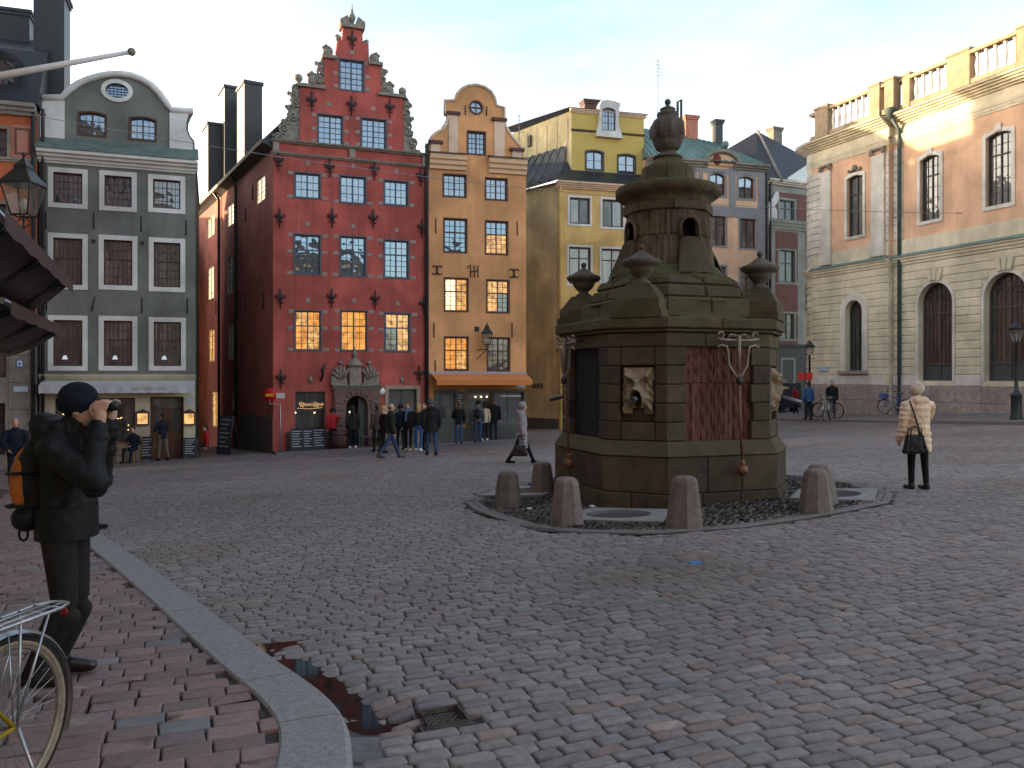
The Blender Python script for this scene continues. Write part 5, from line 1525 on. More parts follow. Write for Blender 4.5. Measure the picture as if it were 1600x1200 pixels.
# puddle
pm = bpy.data.materials.new('puddle_water'); pm.use_nodes = True
b = pm.node_tree.nodes['Principled BSDF']
b.inputs['Base Color'].default_value = (.010, .008, .007, 1); b.inputs['Roughness'].default_value = .05; b.inputs['IOR'].default_value = 1.30
pz = gz(*(((PUD[0] + PUD[1]) / 2))) - .032
pv = [(-1.95, 5.95), (-1.45, 6.1), (-.95, 5.5), (-.4, 4.75), (-.62, 4.1), (-1.0, 4.3)]
pud = MB().add([(x, y, pz) for x, y in pv], [tuple(range(len(pv)))]).build('puddle', pm, None, fix=True)
tag(pud, 'dark puddle lying in the gutter beside the kerb', None, None, 'structure')

# drain cover
dr = empty('drain_cover', (DR.x, DR.y, DR.z - dip(np.array(DR.x), np.array(DR.y)).item() - .004), R(20), 'small square iron drain cover set among the cobbles', 'drain cover')
dr.rotation_euler = (-.027, -.042, R(20))
M_rust = mat('rusty_cast_iron', (.085, .072, .064), .7, .35, 20, .5, 60, metal=.2)
dr.scale = (.72, .72, 1)
MB().plate([(-.19, -.19), (.19, -.19), (.19, .19), (-.19, .19)], [[(-.155, -.155), (.155, -.155), (.155, .155), (-.155, .155)]], 0, .06).build('frame', M_rust, dr, (0, 0, .0), (R(90), 0, 0)).scale = (1, -1, 1)
MB().box(-.15, .15, -.15, .15, -.05, -.009).build('lid', M_rust, dr)
mb = MB()
for k in range(-4, 5):
    for j in range(-4, 5):
        if (k + j) % 2 == 0: mb.box(k * .031 - .011, k * .031 + .011, j * .031 - .006, j * .031 + .006, -.009, .0)
mb.build('tread', M_rust, dr, kind='stuff')
MB().plate([(-.16, -.16), (.16, -.16), (.16, .16), (-.16, .16)], [[(-.14, -.14), (.14, -.14), (.14, .14), (-.14, .14)]], -.004, .02).build('inner_rim', M_rust, dr, None, (R(90), 0, 0))

# ------------------------------------------------------------------ left pavement
xs_ = np.arange(-17, -.2, .35); ys_ = np.arange(-3, far.y + 3, .35)
base_poly = SIDE
def sheet(name, poly, h, material, parent=None, kind='structure', label=None):
    polys = [[Vector((p[0], p[1], 0)) for p in poly]]
    flat = polys[0]; tris = tessellate_polygon(polys)
    vs = [(p.x, p.y, gz(p.x, p.y) + (h(p.x, p.y) if callable(h) else h)) for p in flat]
    fs = []
    for t in tris:
        a, b_, c = [flat[i] for i in t]
        if (b_.x - a.x) * (c.y - a.y) - (b_.y - a.y) * (c.x - a.x) < 0: t = (t[0], t[2], t[1])
        fs.append(tuple(t))
    o = MB().add(vs, fs).build(name, material, parent, fix=False)
    if parent is None: tag(o, label, None, None, kind)
    return o
side = sheet('pavement', SIDE, lambda x, y: side_h(x, y).item() - .016, M_bed, label='brick pavement on the left inside the granite kerb')
M_brk = mat('paving_brick_clay', (.1, .1, .1), .75, .2, 20, .45, 60, spec=.35, attr=True, dist=.006)
kinl = [tuple(p) for p in kin]
def keep_brk(X, Y):
    k = inside(X, Y, SIDE2) & (Y > 1.2) & (X > -.64 * Y - 1.6)
    return k
X, Y, Wd, Hd, rot = lay(R(22.5), .162, .232, .25, .010, (-14, 0), (1, far.y + 1), keep_brk, .010, .006)
n = len(X)
cols = 1.18 * np.array([(.19, .125, .112), (.18, .122, .112), (.17, .125, .117), (.145, .135, .135), (.20, .128, .112)])
tint = cols[NR.choice(5, n, p=[.32, .28, .24, .06, .10])] * NR.uniform(.82, 1.15, (n, 1))
zs = lambda x, y: gza(x, y) + side_h(x, y) + .003 * np.sin(x * 2.3 + y) 
V = stones(X, Y, Wd, Hd, rot, zs, .06, .005, .006, tint, .0012, .008)
scatter_stones('paving_brick', 'paving_bricks', X, Y, V, tint, M_brk, side)
# kerb stones
M_kerb = mat('kerb_granite', (.20, .185, .18), .75, .28, 30, .5, 80, streak=.0)
kerb = empty('kerb', (0, 0, 0), 0, 'broad grey granite kerb curving round the brick pavement', None)
kerb['kind'] = 'structure'
i = 0
while i < len(ks) - 4:
    ln = rnd.choice([14, 17, 19, 22]); j = min(i + ln, len(ks) - 1)
    vs, fs = [], []
    for k in range(i, j + 1):
        p, q = Vector(ks[k]), Vector(kin[k])
        t_ = (ks[min(k + 1, len(ks) - 1)] - ks[max(k - 1, 0)]).normalized()
        sh = .006 if k == i else (-.006 if k == j else 0)
        p = p + t_ * sh; q = q + t_ * sh
        e = (q - p).normalized()
        pts = [(p - e * .012, -.12), (p, KH - .03), (p + e * .008, KH - .01), (p + e * .03, KH + .010), (q - e * .012, KH + .018), (q, KH + .006), (q, -.1)]
        for (r_, h) in pts: vs.append((r_.x, r_.y, gz(r_.x, r_.y) + h))
    m_ = 7
    for k in range(j - i):
        for l in range(m_ - 1): fs.append((k * m_ + l, (k + 1) * m_ + l, (k + 1) * m_ + l + 1, k * m_ + l + 1))
    fs.append(tuple(range(m_))); fs.append(tuple(reversed(range((j - i) * m_, (j - i) * m_ + m_))))
    MB().add(vs, fs).build('kerb_stone', M_kerb, kerb)
    i = j

# ------------------------------------------------------------------ right pavement with kerb
rs = sheet('pavement', RSIDE, .12, mat('far_sett_pavement', (.13, .115, .115), .7, .3, 6, .5, 18), label='raised sett pavement in front of the cream stone palace')
rk = empty('kerb', (0, 0, 0), 0, 'straight granite kerb of the pavement on the right', None); rk['kind'] = 'structure'
pts = resample([Vector(p) for p in RK], 1.6)
for a, b_ in zip(pts[:-1], pts[1:]):
    t_ = (b_ - a).normalized(); nrm = Vector((t_.y, -t_.x))
    vs = []
    for p in (a + t_ * .008, b_ - t_ * .008):
        for (o_, h) in ((-.16, -.2), (-.16, .10), (-.14, .124), (.14, .127), (.16, -.2)):
            q = p + nrm * o_; vs.append((q.x, q.y, gz(q.x, q.y) + h))
    MB().add(vs, [(k, k + 1, 6 + k, 5 + k) for k in range(4)] + [(0, 1, 2, 3, 4), (9, 8, 7, 6, 5)]).build('kerb_stone', mat('kerb_granite_far', (.15, .13, .12), .75, .2, 8, .3), rk)
# narrow pavement before the red and orange houses
hp = [px_xy(431, 31.6), px_xy(668, 33.7), px_xy(826, 34.8), px_xy(826, 36.2), px_xy(668, 35.2), px_xy(424, 33.0)]
hpv = sheet('pavement', hp, .07, mat('flag_pavement', (.09, .08, .08), .8, .3, 3, .3), label='narrow flagged pavement along the red and orange houses')
mb = MB()
for a, b_ in zip(hp[:2], hp[1:3]):
    mb.add([(a[0], a[1], gz(*a) - .1), (b_[0], b_[1], gz(*b_) - .1), (b_[0], b_[1], gz(*b_) + .07), (a[0], a[1], gz(*a) + .07)], [(0, 1, 2, 3)])
mb.build('kerb_stone', MATS['kerb_granite_far'], hpv)
# ------------------------------------------------------------------ island paving
M_slab = mat('pale_slab', (.21, .195, .18), .75, .25, 8, .3, 50)
M_peb = mat('pebble', (.1, .1, .1), .7, .25, 20, .4, 60, attr=True)
M_edge = mat('island_edge_stone', (.14, .122, .112), .75, .25, 8, .4, 50)
def iz(x, y): return gz(x, y) + .03
isl_o = sheet('well_island', ISL, .01, M_bed, label='low paved island with pebble setts round the well')
pts = resample([Vector(p) for p in ISL + [ISL[0]]], 1.05)
for a, b_ in zip(pts[:-1], pts[1:]):
    t_ = (b_ - a).normalized(); nrm = Vector((t_.y, -t_.x))
    for (w0, w1, hh) in ((-.02, -.13, .022), (-.14, -.24, .016)):
        vs = []
        for p in (a + t_ * .006, b_ - t_ * .006):
            for (o_, h) in ((w0, -.15), (w0, hh - .012), (w0 - .012, hh), (w1 + .012, hh), (w1, hh - .012), (w1, -.1)):
                q = p - nrm * (-o_) if False else p + nrm * o_; vs.append((q.x, q.y, gz(q.x, q.y) + h + .004 * math.sin(q.x * 7)))
        MB().add(vs, [(k, k + 1, 7 + k, 6 + k) for k in range(5)] + [(0, 1, 2, 3, 4, 5), (11, 10, 9, 8, 7, 6)]).build('edge_stone', M_edge, isl_o)
PH = -25.7                                                   # direction the carved pier faces, degrees
def nrmv(phi): return Vector((math.sin(R(phi)), -math.cos(R(phi))))
basins = []
for k in range(4):
    nv = nrmv(PH + 90 * k); tv = Vector((-nv.y, nv.x))
    c = WC + nv * 2.62
    basins.append((c, nv, tv))
    o = MB()
    outl = [(-.62, -.62), (.62, -.62), (.62, .55), (-.62, .55)]
    outl = [(-.78, -.6), (.78, -.6), (.6, .58), (-.6, .58)]
    ring = [(.46 * math.cos(t), .40 * math.sin(t)) for t in [2 * math.pi * i / 28 for i in range(28)]]
    polys = [[Vector((*p, 0)) for p in outl], [Vector((*p, 0)) for p in ring]]
    flat = polys[0] + polys[1]; tris = tessellate_polygon(polys)
    def wp(p, h):
        q = c + tv * p[0] + nv * (-p[1]); return (q.x, q.y, gz(q.x, q.y) + h)
    vs = [wp(p, .05) for p in flat]
    o.add(vs, [tuple(t) for t in tris])
    o.add([wp(p, .05) for p in outl] + [wp(p, -.1) for p in outl], [(i, (i + 1) % 4, 4 + (i + 1) % 4, 4 + i) for i in range(4)])
    bs = o.build('basin_slab', M_slab, isl_o)
    bo = MB(); vs = []
    for (s_, h) in ((1, .05), (.93, .01), (.7, -.03), (.3, -.045)): vs += [wp((p[0] * s_, p[1] * s_), h) for p in ring]
    n_ = 28
    bo.add(vs, [(i * n_ + j, i * n_ + (j + 1) % n_, (i + 1) * n_ + (j + 1) % n_, (i + 1) * n_ + j) for i in range(3) for j in range(n_)] + [tuple(3 * n_ + j for j in range(n_))], 0, True)
    bo.build('bowl', mat('worn_dark_basin', (.10, .085, .075), .6, .3, 8, .4, 40), bs)
def keep_peb(X, Y):
    k = inside(X, Y, ISL) & (np.hypot(X - WC.x, Y - WC.y) > 1.55) & (Y < 18.5)
    dm = np.full(len(X), 9.)
    for a, b_ in zip(ISL, ISL[1:] + ISL[:1]): dm = np.minimum(dm, dist_seg(X, Y, a, b_))
    k &= dm > .29
    for (c, nv, tv) in basins:
        lx = (X - c.x) * tv.x + (Y - c.y) * tv.y; ly = (X - c.x) * nv.x + (Y - c.y) * nv.y
        k &= ~((np.abs(lx) < .80) & (np.abs(ly) < .66))
    return k
X, Y, Wd, Hd, rot = lay(R(-20), .085, .07, .11, .014, (-1.5, 7), (9.5, 18.5), keep_peb, .04, .25)
tint = np.array([.13, .108, .097])[None] * NR.uniform(.45, 1.5, (len(X), 1))
V = stones(X, Y, Wd, Hd, rot, lambda x, y: gza(x, y) + .04, .05, .018, .02, tint, .006, .08)
emit('pebble_setts', V, tint, M_peb, isl_o, 'stuff')
for (px, py) in ((827, 801), (925, 797)):
    g = G(px, py); MB().ball((0, 0, 0), (.05, .035, .02), 7).build('litter', M_white, isl_o, (g.x, g.y, g.z + .06))

# ------------------------------------------------------------------ the well
zw = gz(WC.x, WC.y)
well = empty('stone_well', (WC.x, WC.y, zw), 0, 'large mossy brown sandstone well house with carved mask and urns', 'well')
M_ws = mat('brown_sandstone', (.078, .054, .034), .85, .35, 3.5, .55, 30, streak=.5, tint=(.05, .04, .028), moss=.35, dist=.02)
M_wr = mat('red_sandstone', (.130, .050, .037), .85, .3, 3, .55, 35, streak=.25, tint=(.11, .045, .036), moss=.10, dist=.02)
M_wm = mat('mossy_sandstone', (.080, .060, .034), .9, .35, 3, .6, 28, moss=.8, dist=.025)
M_wd = mat('dark_brown_sandstone', (.062, .041, .028), .85, .35, 4, .55, 30, streak=.4, moss=.3, dist=.02)
M_mask = mat('buff_sandstone', (.23, .17, .11), .85, .25, 8, .4, 40)
M_door = mat('black_door_wood', (.012, .013, .016), .6, .3, 6, .3, 40)
T22 = math.tan(R(22.5))
def faces8(a, h):
    """panel apothem a, panel half width h -> (phi, apothem, half width, is_pier)"""
    pa = (a + h) / math.sqrt(2); ph = (a - h) / math.sqrt(2)
    return [(PH + 45 * k, pa if k % 2 == 0 else a, ph if k % 2 == 0 else h, k % 2 == 0) for k in range(8)]
def block(name, phi, ap, t0, t1, z0, z1, m, depth=.3, c=.014, m0=False, m1=False, zt=None, slope=0., parent=None):
    """wedge stone on face phi: outer face at apothem ap from t0..t1; mitred ends where m0/m1; slope leans the top inwards"""
    nv = nrmv(phi); tv = Vector((-nv.y, nv.x))
    g = .004
    t0 += 0 if m0 else g; t1 -= 0 if m1 else g
    z0 += g; z1 -= g
    def pt(t, d, z): q = nv * (ap - d) + tv * t; return (q.x, q.y, z)
    i0 = t0 + (depth * T22 if m0 else 0); i1 = t1 - (depth * T22 if m1 else 0)
    cc = c
    v = [pt(i0, depth, z0), pt(i1, depth, z0), pt(i1, depth, z1), pt(i0, depth, z1),
         pt(t0 + (cc * T22 if m0 else 0), cc, z0), pt(t1 - (cc * T22 if m1 else 0), cc, z0), pt(t1 - (slope * T22 if m1 else 0), cc + slope, z1), pt(t0 + (slope * T22 if m0 else 0), cc + slope, z1),
         pt(t0 + (0 if m0 else cc), 0, z0 + cc), pt(t1 - (0 if m1 else cc), 0, z0 + cc), pt(t1 - (0 if m1 else cc) - (slope * T22 if m1 else 0), slope, z1 - cc), pt(t0 + (0 if m0 else cc) + (slope * T22 if m0 else 0), slope, z1 - cc)]
    f = [(1, 0, 3, 2), (8, 9, 10, 11)]
    for i in range(4):
        j = (i + 1) % 4
        f.append((i, j, 4 + j, 4 + i)); f.append((4 + i, 4 + j, 8 + j, 8 + i))
    return MB().add(v, f).build(name, m, parent or well)
def ringcourse(name, a, h, o, z0, z1, m, split=(2, 2), slope=0., c=.014, depth=.35):
    for (phi, ap, hw, pier) in faces8(a, h):
        hw2 = hw + o * T22; n = split[0] if pier else split[1]
        cuts = [-hw2 + 2 * hw2 * i / n + (rnd.uniform(-.06, .06) if 0 < i < n else 0) for i in range(n + 1)]
        for i in range(n):
            block(name, phi, ap + o, cuts[i], cuts[i + 1], z0, z1, rnd.choice(m) if isinstance(m, list) else m, depth, c, i == 0, i == n - 1, slope=slope)
WA, WH = 1.55, .90
# core, so no light leaks through the joints
MB().lathe([(1.42, -.4), (1.42, 2.8)], 8, a0=R(PH + 90 + 22.5)).build('core', M_wd, well)
ringcourse('plinth_stone', WA, WH, .14, -.4, .26, [M_wd, M_ws, M_wd], (2, 3))
ringcourse('plinth_stone', WA, WH, .115, .26, .80, [M_ws, M_wd], (1, 3))
ringcourse('plinth_stone', WA, WH, .135, .80, 1.03, M_ws, (1, 1), slope=.12)
# piers with quoins
CH = (2.44 - 1.03) / 5
for (phi, ap, hw, pier) in faces8(WA, WH):
    if pier:
        for k in range(5):
            z0, z1 = 1.03 + k * CH, 1.03 + (k + 1) * CH
            m = rnd.choice([M_ws, M_ws, M_wd])
            block('pier_stone', phi, ap, -hw, -.27, z0, z1, m, .3, .014, True, False)
            block('pier_stone', phi, ap, .27, hw, z0, z1, m, .3, .014, False, True)
            if k in (0, 4): block('pier_stone', phi, ap - .01, -.27, .27, z0, z1, M_ws, .3)
        block('mask_niche', phi, ap - .09, -.27, .27, 1.03 + CH, 2.44 - CH, M_wd, .2)
    else:
        for k in range(5):
            z0, z1 = 1.03 + k * CH, 1.03 + (k + 1) * CH
            for s_ in (-1, 1):
                w_ = .60 if k % 2 else .56
                m = rnd.choice([M_ws, M_ws, M_wd])
                if s_ < 0: block('quoin', phi, ap, -hw, -w_, z0, z1, m, .3, .014, True, False)
                else: block('quoin', phi, ap, w_, hw, z0, z1, m, .3, .014, False, True)
# panels
def grooved(phi, ap, t0, t1, z0, z1, m, parent, seed):
    r_ = random.Random(seed)
    nv = nrmv(phi); tv = Vector((-nv.y, nv.x)); n = 56; mz = 12
    colz = [r_.uniform(-.016, .016) + (.022 if i % 2 else 0) for i in range(n + 1)]
    vs, fs = [], []
    for j in range(mz + 1):
        for i in range(n + 1):
            t = t0 + (t1 - t0) * i / n; z = z0 + (z1 - z0) * j / mz
            d = colz[i] * (.6 + .4 * math.sin(j * 1.3 + i * .9)) + r_.uniform(-.004, .004)
            q = nv * (ap - d) + tv * t; vs.append((q.x, q.y, z))
    for j in range(mz):
        for i in range(n): fs.append((j * (n + 1) + i, j * (n + 1) + i + 1, (j + 1) * (n + 1) + i + 1, (j + 1) * (n + 1) + i))
    return MB().add(vs, fs).build('grooved_panel', m, parent, fix=False)
for k in (1, 3, 5):
    phi = PH + 45 * k
    zsplit = 1.9
    grooved(phi, WA - .07, -.62, .62, 1.0, zsplit - .005, M_wr, well, k)
    grooved(phi, WA - .06, -.62, .62, zsplit + .005, 2.46, M_wr, well, k + 9)
phi = PH - 45
for k in range(4):
    block('door_plank', phi, WA - .10, -.58 + k * .29, -.29 + k * .29, 1.02, 2.44, M_door, .06, .008)
# frieze course and cornice
ringcourse('frieze_stone', WA, WH, .0, 2.44, 2.66, [M_ws, M_wm, M_ws], (1, 3))
ringcourse('cornice_stone', WA, WH, .06, 2.66, 2.71, M_wm, (1, 1), c=.008)
ringcourse('cornice_stone', WA, WH, .11, 2.71, 2.88, M_wm, (1, 2), c=.02)
# mossy attic
MB().lathe([(1.56, 2.86), (1.5, 2.9), (1.42, 2.93), (1.40, 2.98)], 8, a0=R(PH + 90 + 22.5), smooth=False).build('attic_bed', M_wm, well)
for i in range(16):
    a = R(PH + 22.5 * i); 
ringcourse('attic_stone', 1.30, .72, .0, 2.9, 3.22, M_wm, (1, 2), c=.03, slope=.03)
def mossfn(r, z, t): return r * (1 + .018 * math.sin(9 * t + z * 7) + .012 * math.sin(23 * t + 2 * z) + .01 * math.sin(4 * t))
MB().lathe([(1.30, 3.16), (1.22, 3.2), (1.16, 3.23), (1.0, 3.25), (1.0, 3.42), (.9, 3.44), (.88, 3.56), (.8, 3.6), (.6, 3.62)], 48, fn=mossfn).build('mossy_step', M_wm, well)
ringcourse('attic_stone', 1.14, .64, .0, 3.22, 3.43, [M_wm, M_ws], (1, 2), c=.035, slope=.04)
ringcourse('attic_stone', 1.05, .58, .0, 3.43, 3.59, [M_wm, M_wm, M_ws], (1, 2), c=.035, slope=.04, depth=.3)
MB().lathe([(1.0, 3.52), (1.0, 3.60), (.97, 3.65), (.90, 3.70), (.84, 3.78), (.78, 3.80)], 48, fn=mossfn).build('mossy_step', M_wm, well)
# drum with arched openings
nseg, mz = 96, 44
z0d, z1d = 3.62, 4.84
holes_phi = [PH + 45 + 90 * k for k in range(4)]
cols_ = [rnd.uniform(-.02, .02) + (.030 if i % 2 else 0) for i in range(nseg)]
vs, fs = [], []
def drum_r(z):
    t = (z - z0d) / (z1d - z0d); return .80 - .11 * min(1, t * 1.6) if t < .625 else .69
for j in range(mz + 1):
    z = z0d + (z1d - z0d) * j / mz
    for i in range(nseg):
        a = 2 * math.pi * i / nseg
        r_ = drum_r(z)
        if z < 4.68: r_ += -cols_[(i + (17 if z > 4.28 else 0)) % nseg] * (.7 + .3 * math.sin(z * 9 + i)) 
        if abs(z - 4.28) < .02 or abs(z - 4.69) < .015: r_ -= .02
        vs.append((r_ * math.sin(a), -r_ * math.cos(a), z))
def in_arch(a, z):
    for ph in holes_phi:
        da = (a - R(ph) + math.pi) % (2 * math.pi) - math.pi
        x = da * .70
        if abs(x) < .15 and 4.24 < z < 4.40 + math.sqrt(max(0, .0225 - x * x)): return True
    return False
for j in range(mz):
    for i in range(nseg):
        if in_arch(2 * math.pi * (i + .5) / nseg, z0d + (z1d - z0d) * (j + .5) / mz): continue
        k2 = (i + 1) % nseg
        fs.append((j * nseg + i, j * nseg + k2, (j + 1) * nseg + k2, (j + 1) * nseg + i))
M_drum = mat('drum_sandstone', (.105, .068, .042), .85, .35, 4, .6, 30, streak=.6, tint=(.045, .036, .024), moss=.45, dist=.02)
MB().add(vs, fs).build('drum', M_drum, well)
MB().lathe([(.5, 3.7), (.5, 4.8)], 16).build('drum_shade_core', DARK, well)  # dark cylinder paints the shade seen through the drum openings
for ph in holes_phi:
    nv = nrmv(ph); tv = Vector((-nv.y, nv.x))
    pts_ = [(-.17, 4.22)] + [(.17 * math.cos(t), 4.40 + .17 * math.sin(t)) for t in [math.pi - math.pi * i / 12 for i in range(13)]] + [(.17, 4.22)]
    MB().tube([(nv * math.sqrt(.72 ** 2 - x * x) + tv * x).to_3d() + Vector((0, 0, z)) for x, z in pts_], .03, 6).build('opening_rim', M_drum, well)
    # mossy apron below the opening
    vs, fs = [], []
    for j in range(9):
        z = 4.24 - j * .075
        hw = .16 + j * .022
        for i in range(17):
            x = -hw + 2 * hw * i / 16
            b_ = .77 + j * .030 - (x / hw) ** 2 * .08 + (.022 if i % 2 else -.008) + .01 * math.sin(j * 2.1 + i)
            q = nv * b_ + tv * x; vs.append((q.x, q.y, z))
    for j in range(8):
        for i in range(16): fs.append((j * 17 + i, (j + 1) * 17 + i, (j + 1) * 17 + i + 1, j * 17 + i + 1))
    MB().add(vs, fs, 0, True).build('apron', M_ws, well)
for k in range(8):
    a = PH + 45 * k + 22.5
    block('neck_stone', PH + 45 * k, .70, -.28, .28, 4.70, 4.86, M_drum, .2, .012, True, True)
def cap_fn(r, z, t):
    j = abs((t * 8 / (2 * math.pi) + .3) % 1 - .5) > .485          # radial joints between the cap stones
    return r * (1 + .010 * math.sin(5 * t + z * 9) + .006 * math.sin(21 * t + z * 17)) - (.025 if j and r > .4 else 0)
MB().lathe([(.69, 4.84), (.72, 4.88), (.70, 4.92), (.80, 4.97), (.88, 5.03), (.885, 5.12), (.86, 5.15), (.74, 5.18), (.60, 5.20), (.50, 5.22), (.455, 5.26), (.445, 5.34), (.44, 5.45), (.42, 5.51), (.34, 5.55), (.26, 5.60), (.22, 5.66), (.2, 5.70)], 128, fn=cap_fn).build('cap', M_wm, well)
M_urn = mat('urn_stone', (.095, .075, .060), .8, .3, 6, .5, 30, streak=.3, moss=.25, dist=.02)
def gad(r, z, t):
    if 6.02 < z < 6.26: return r + .04 * (1 if math.sin(18 * t + 5 * math.sin(t * 3)) > 0 else 0) * (1 if math.sin(7 * t) > -.4 else 0)
    if 5.82 < z < 5.97: return r * (1 + .045 * math.sin(22 * t))
    return r
MB().lathe([(.24, 5.67), (.25, 5.70), (.18, 5.74), (.135, 5.77), (.13, 5.80), (.17, 5.815), (.19, 5.83), (.22, 5.90), (.235, 5.94), (.232, 5.96), (.25, 5.98), (.268, 6.02), (.272, 6.05), (.282, 6.12), (.28, 6.2), (.268, 6.25), (.24, 6.31), (.18, 6.36), (.175, 6.38), (.185, 6.40), (.18, 6.44), (.13, 6.455), (.12, 6.48), (.13, 6.495), (.13, 6.515), (.08, 6.54), (.045, 6.56), (.03, 6.585)], 54, fn=gad).build('urn', M_urn, well)
MB().ball((0, 0, 6.63), .055, 12).build('urn_ball', M_urn, well)
MB().tube([(.16, -.04, 6.33), (.16, -.04, 6.62), (.22, -.04, 6.66), (.22, -.04, 6.36), (.24, -.04, 6.26)], .022, 6).build('handle', M_urn, well)
# urns on the four piers
pa = (WA + WH) / math.sqrt(2)
for k in range(4):
    nv = nrmv(PH + 90 * k); c = nv * (pa - .22)
    rz = R(PH + 90 * k)
    ped = MB().box(-.40, .40, -.34, .34, 2.88, 3.0).box(-.36, .36, -.31, .31, 3.0, 3.16).build('urn_pedestal', M_wm, well, (c.x, c.y, 0), (0, 0, rz))
    MB().add([(-.34, -.3, 3.16), (.34, -.3, 3.16), (.34, .3, 3.16), (-.34, .3, 3.16), (-.17, -.16, 3.40), (.17, -.16, 3.40), (.17, .16, 3.40), (-.17, .16, 3.40)], [(0, 1, 5, 4), (1, 2, 6, 5), (2, 3, 7, 6), (3, 0, 4, 7), (4, 5, 6, 7), (3, 2, 1, 0)]).build('pedestal_top', M_ws, ped)
    def rib(r, z, t): return r * (1 + (.06 * math.sin(16 * t) if 3.44 < z < 3.78 else 0))
    MB().lathe([(.15, 3.40), (.14, 3.43), (.085, 3.47), (.08, 3.49), (.12, 3.52), (.17, 3.58), (.20, 3.63), (.19, 3.65), (.27, 3.68), (.30, 3.72), (.30, 3.75), (.27, 3.775), (.2, 3.80), (.14, 3.84), (.10, 3.87), (.04, 3.90), (.03, 3.92)], 32, fn=rib).ball((0, 0, 3.965), .05, 10).build('small_urn', M_urn, ped)
# carved masks
def relief(x, y):
    """height of a grotesque face; x -1..1, y -1..1"""
    g = lambda cx, cy, sx, sy, h: h * math.exp(-((x - cx) / sx) ** 2 - ((y - cy) / sy) ** 2)
    def ridge(x0, y0, x1, y1, w, h):
        t = max(0., min(1., ((x - x0) * (x1 - x0) + (y - y0) * (y1 - y0)) / ((x1 - x0) ** 2 + (y1 - y0) ** 2)))
        return h * math.exp(-(((x - x0 - t * (x1 - x0)) ** 2 + (y - y0 - t * (y1 - y0)) ** 2) / w ** 2))
    z = .045 + g(0, .15, .6, .75, .05)
    for s_ in (-1, 1):
        z += ridge(s_ * .10, .40, s_ * .62, .66, .13, .10)          # angry brow
        z += ridge(s_ * .60, .62, s_ * .80, .92, .12, .06)          # horn-like curl
        z -= g(s_ * .32, .34, .20, .09, .09)                        # eye socket
        z += g(s_ * .31, .32, .085, .055, .075)                     # eyeball
        z += ridge(s_ * .22, .02, s_ * .50, -.30, .15, .075)        # cheek fold
        z += ridge(s_ * .55, .20, s_ * .62, -.25, .13, .05)
        for q_ in range(4): z += ridge(s_ * .70, .35 - q_ * .32, s_ * .92, .18 - q_ * .32, .07, .05)
        z += ridge(s_ * .45, -.45, s_ * .82, -.85, .16, .07)        # beard leaf
    z += ridge(0, .42, 0, .12, .10, .10) + g(0, .08, .19, .09, .075)
    r_ = math.hypot(x / .36, (y + .36) / .40)
    z += .07 * math.exp(-((r_ - 1.05) / .17) ** 2)
    if r_ < .93: z -= .17 * (1 - (r_ / .93) ** 4)
    return max(z, -.08)
for k in range(4):
    phi = PH + 90 * k; nv = nrmv(phi); tv = Vector((-nv.y, nv.x))
    n_, m_ = 40, 52; vs, fs = [], []; W2, H2, zc_ = .255, .36, 1.78
    for j in range(m_ + 1):
        for i in range(n_ + 1):
            x = -1 + 2 * i / n_; y = -1 + 2 * j / m_
            wmul = 1 - .12 * (1 + math.sin(y * 7)) * .5
            z = relief(x, y)
            if abs(x) > .96 or abs(y) > .97: z = 0
            if y < -.72 and abs(x) < .38: z = 0
            q = nv * (pa - .10 + z * 1.05 - .01) + tv * (x * W2 * (wmul if abs(x) > .9 else 1)); vs.append((q.x, q.y, zc_ + y * H2))
    for j in range(m_):
        for i in range(n_): fs.append((j * (n_ + 1) + i, j * (n_ + 1) + i + 1, (j + 1) * (n_ + 1) + i + 1, (j + 1) * (n_ + 1) + i))
    mk = MB().add(vs, fs, 0, True).build('carved_mask', M_mask, well, fix=False)
    a = nv * (pa - .05); b_ = nv * (pa + (.19 if k == 0 else .42))
    MB().tube([(a.x, a.y, 1.70), (b_.x, b_.y, 1.64 if k == 0 else 1.58)], [.045, .04], 10).build('spout', mat('lead_grey_iron', (.10, .10, .11), .35, .2, 10, .2, 40, metal=.7), mk)
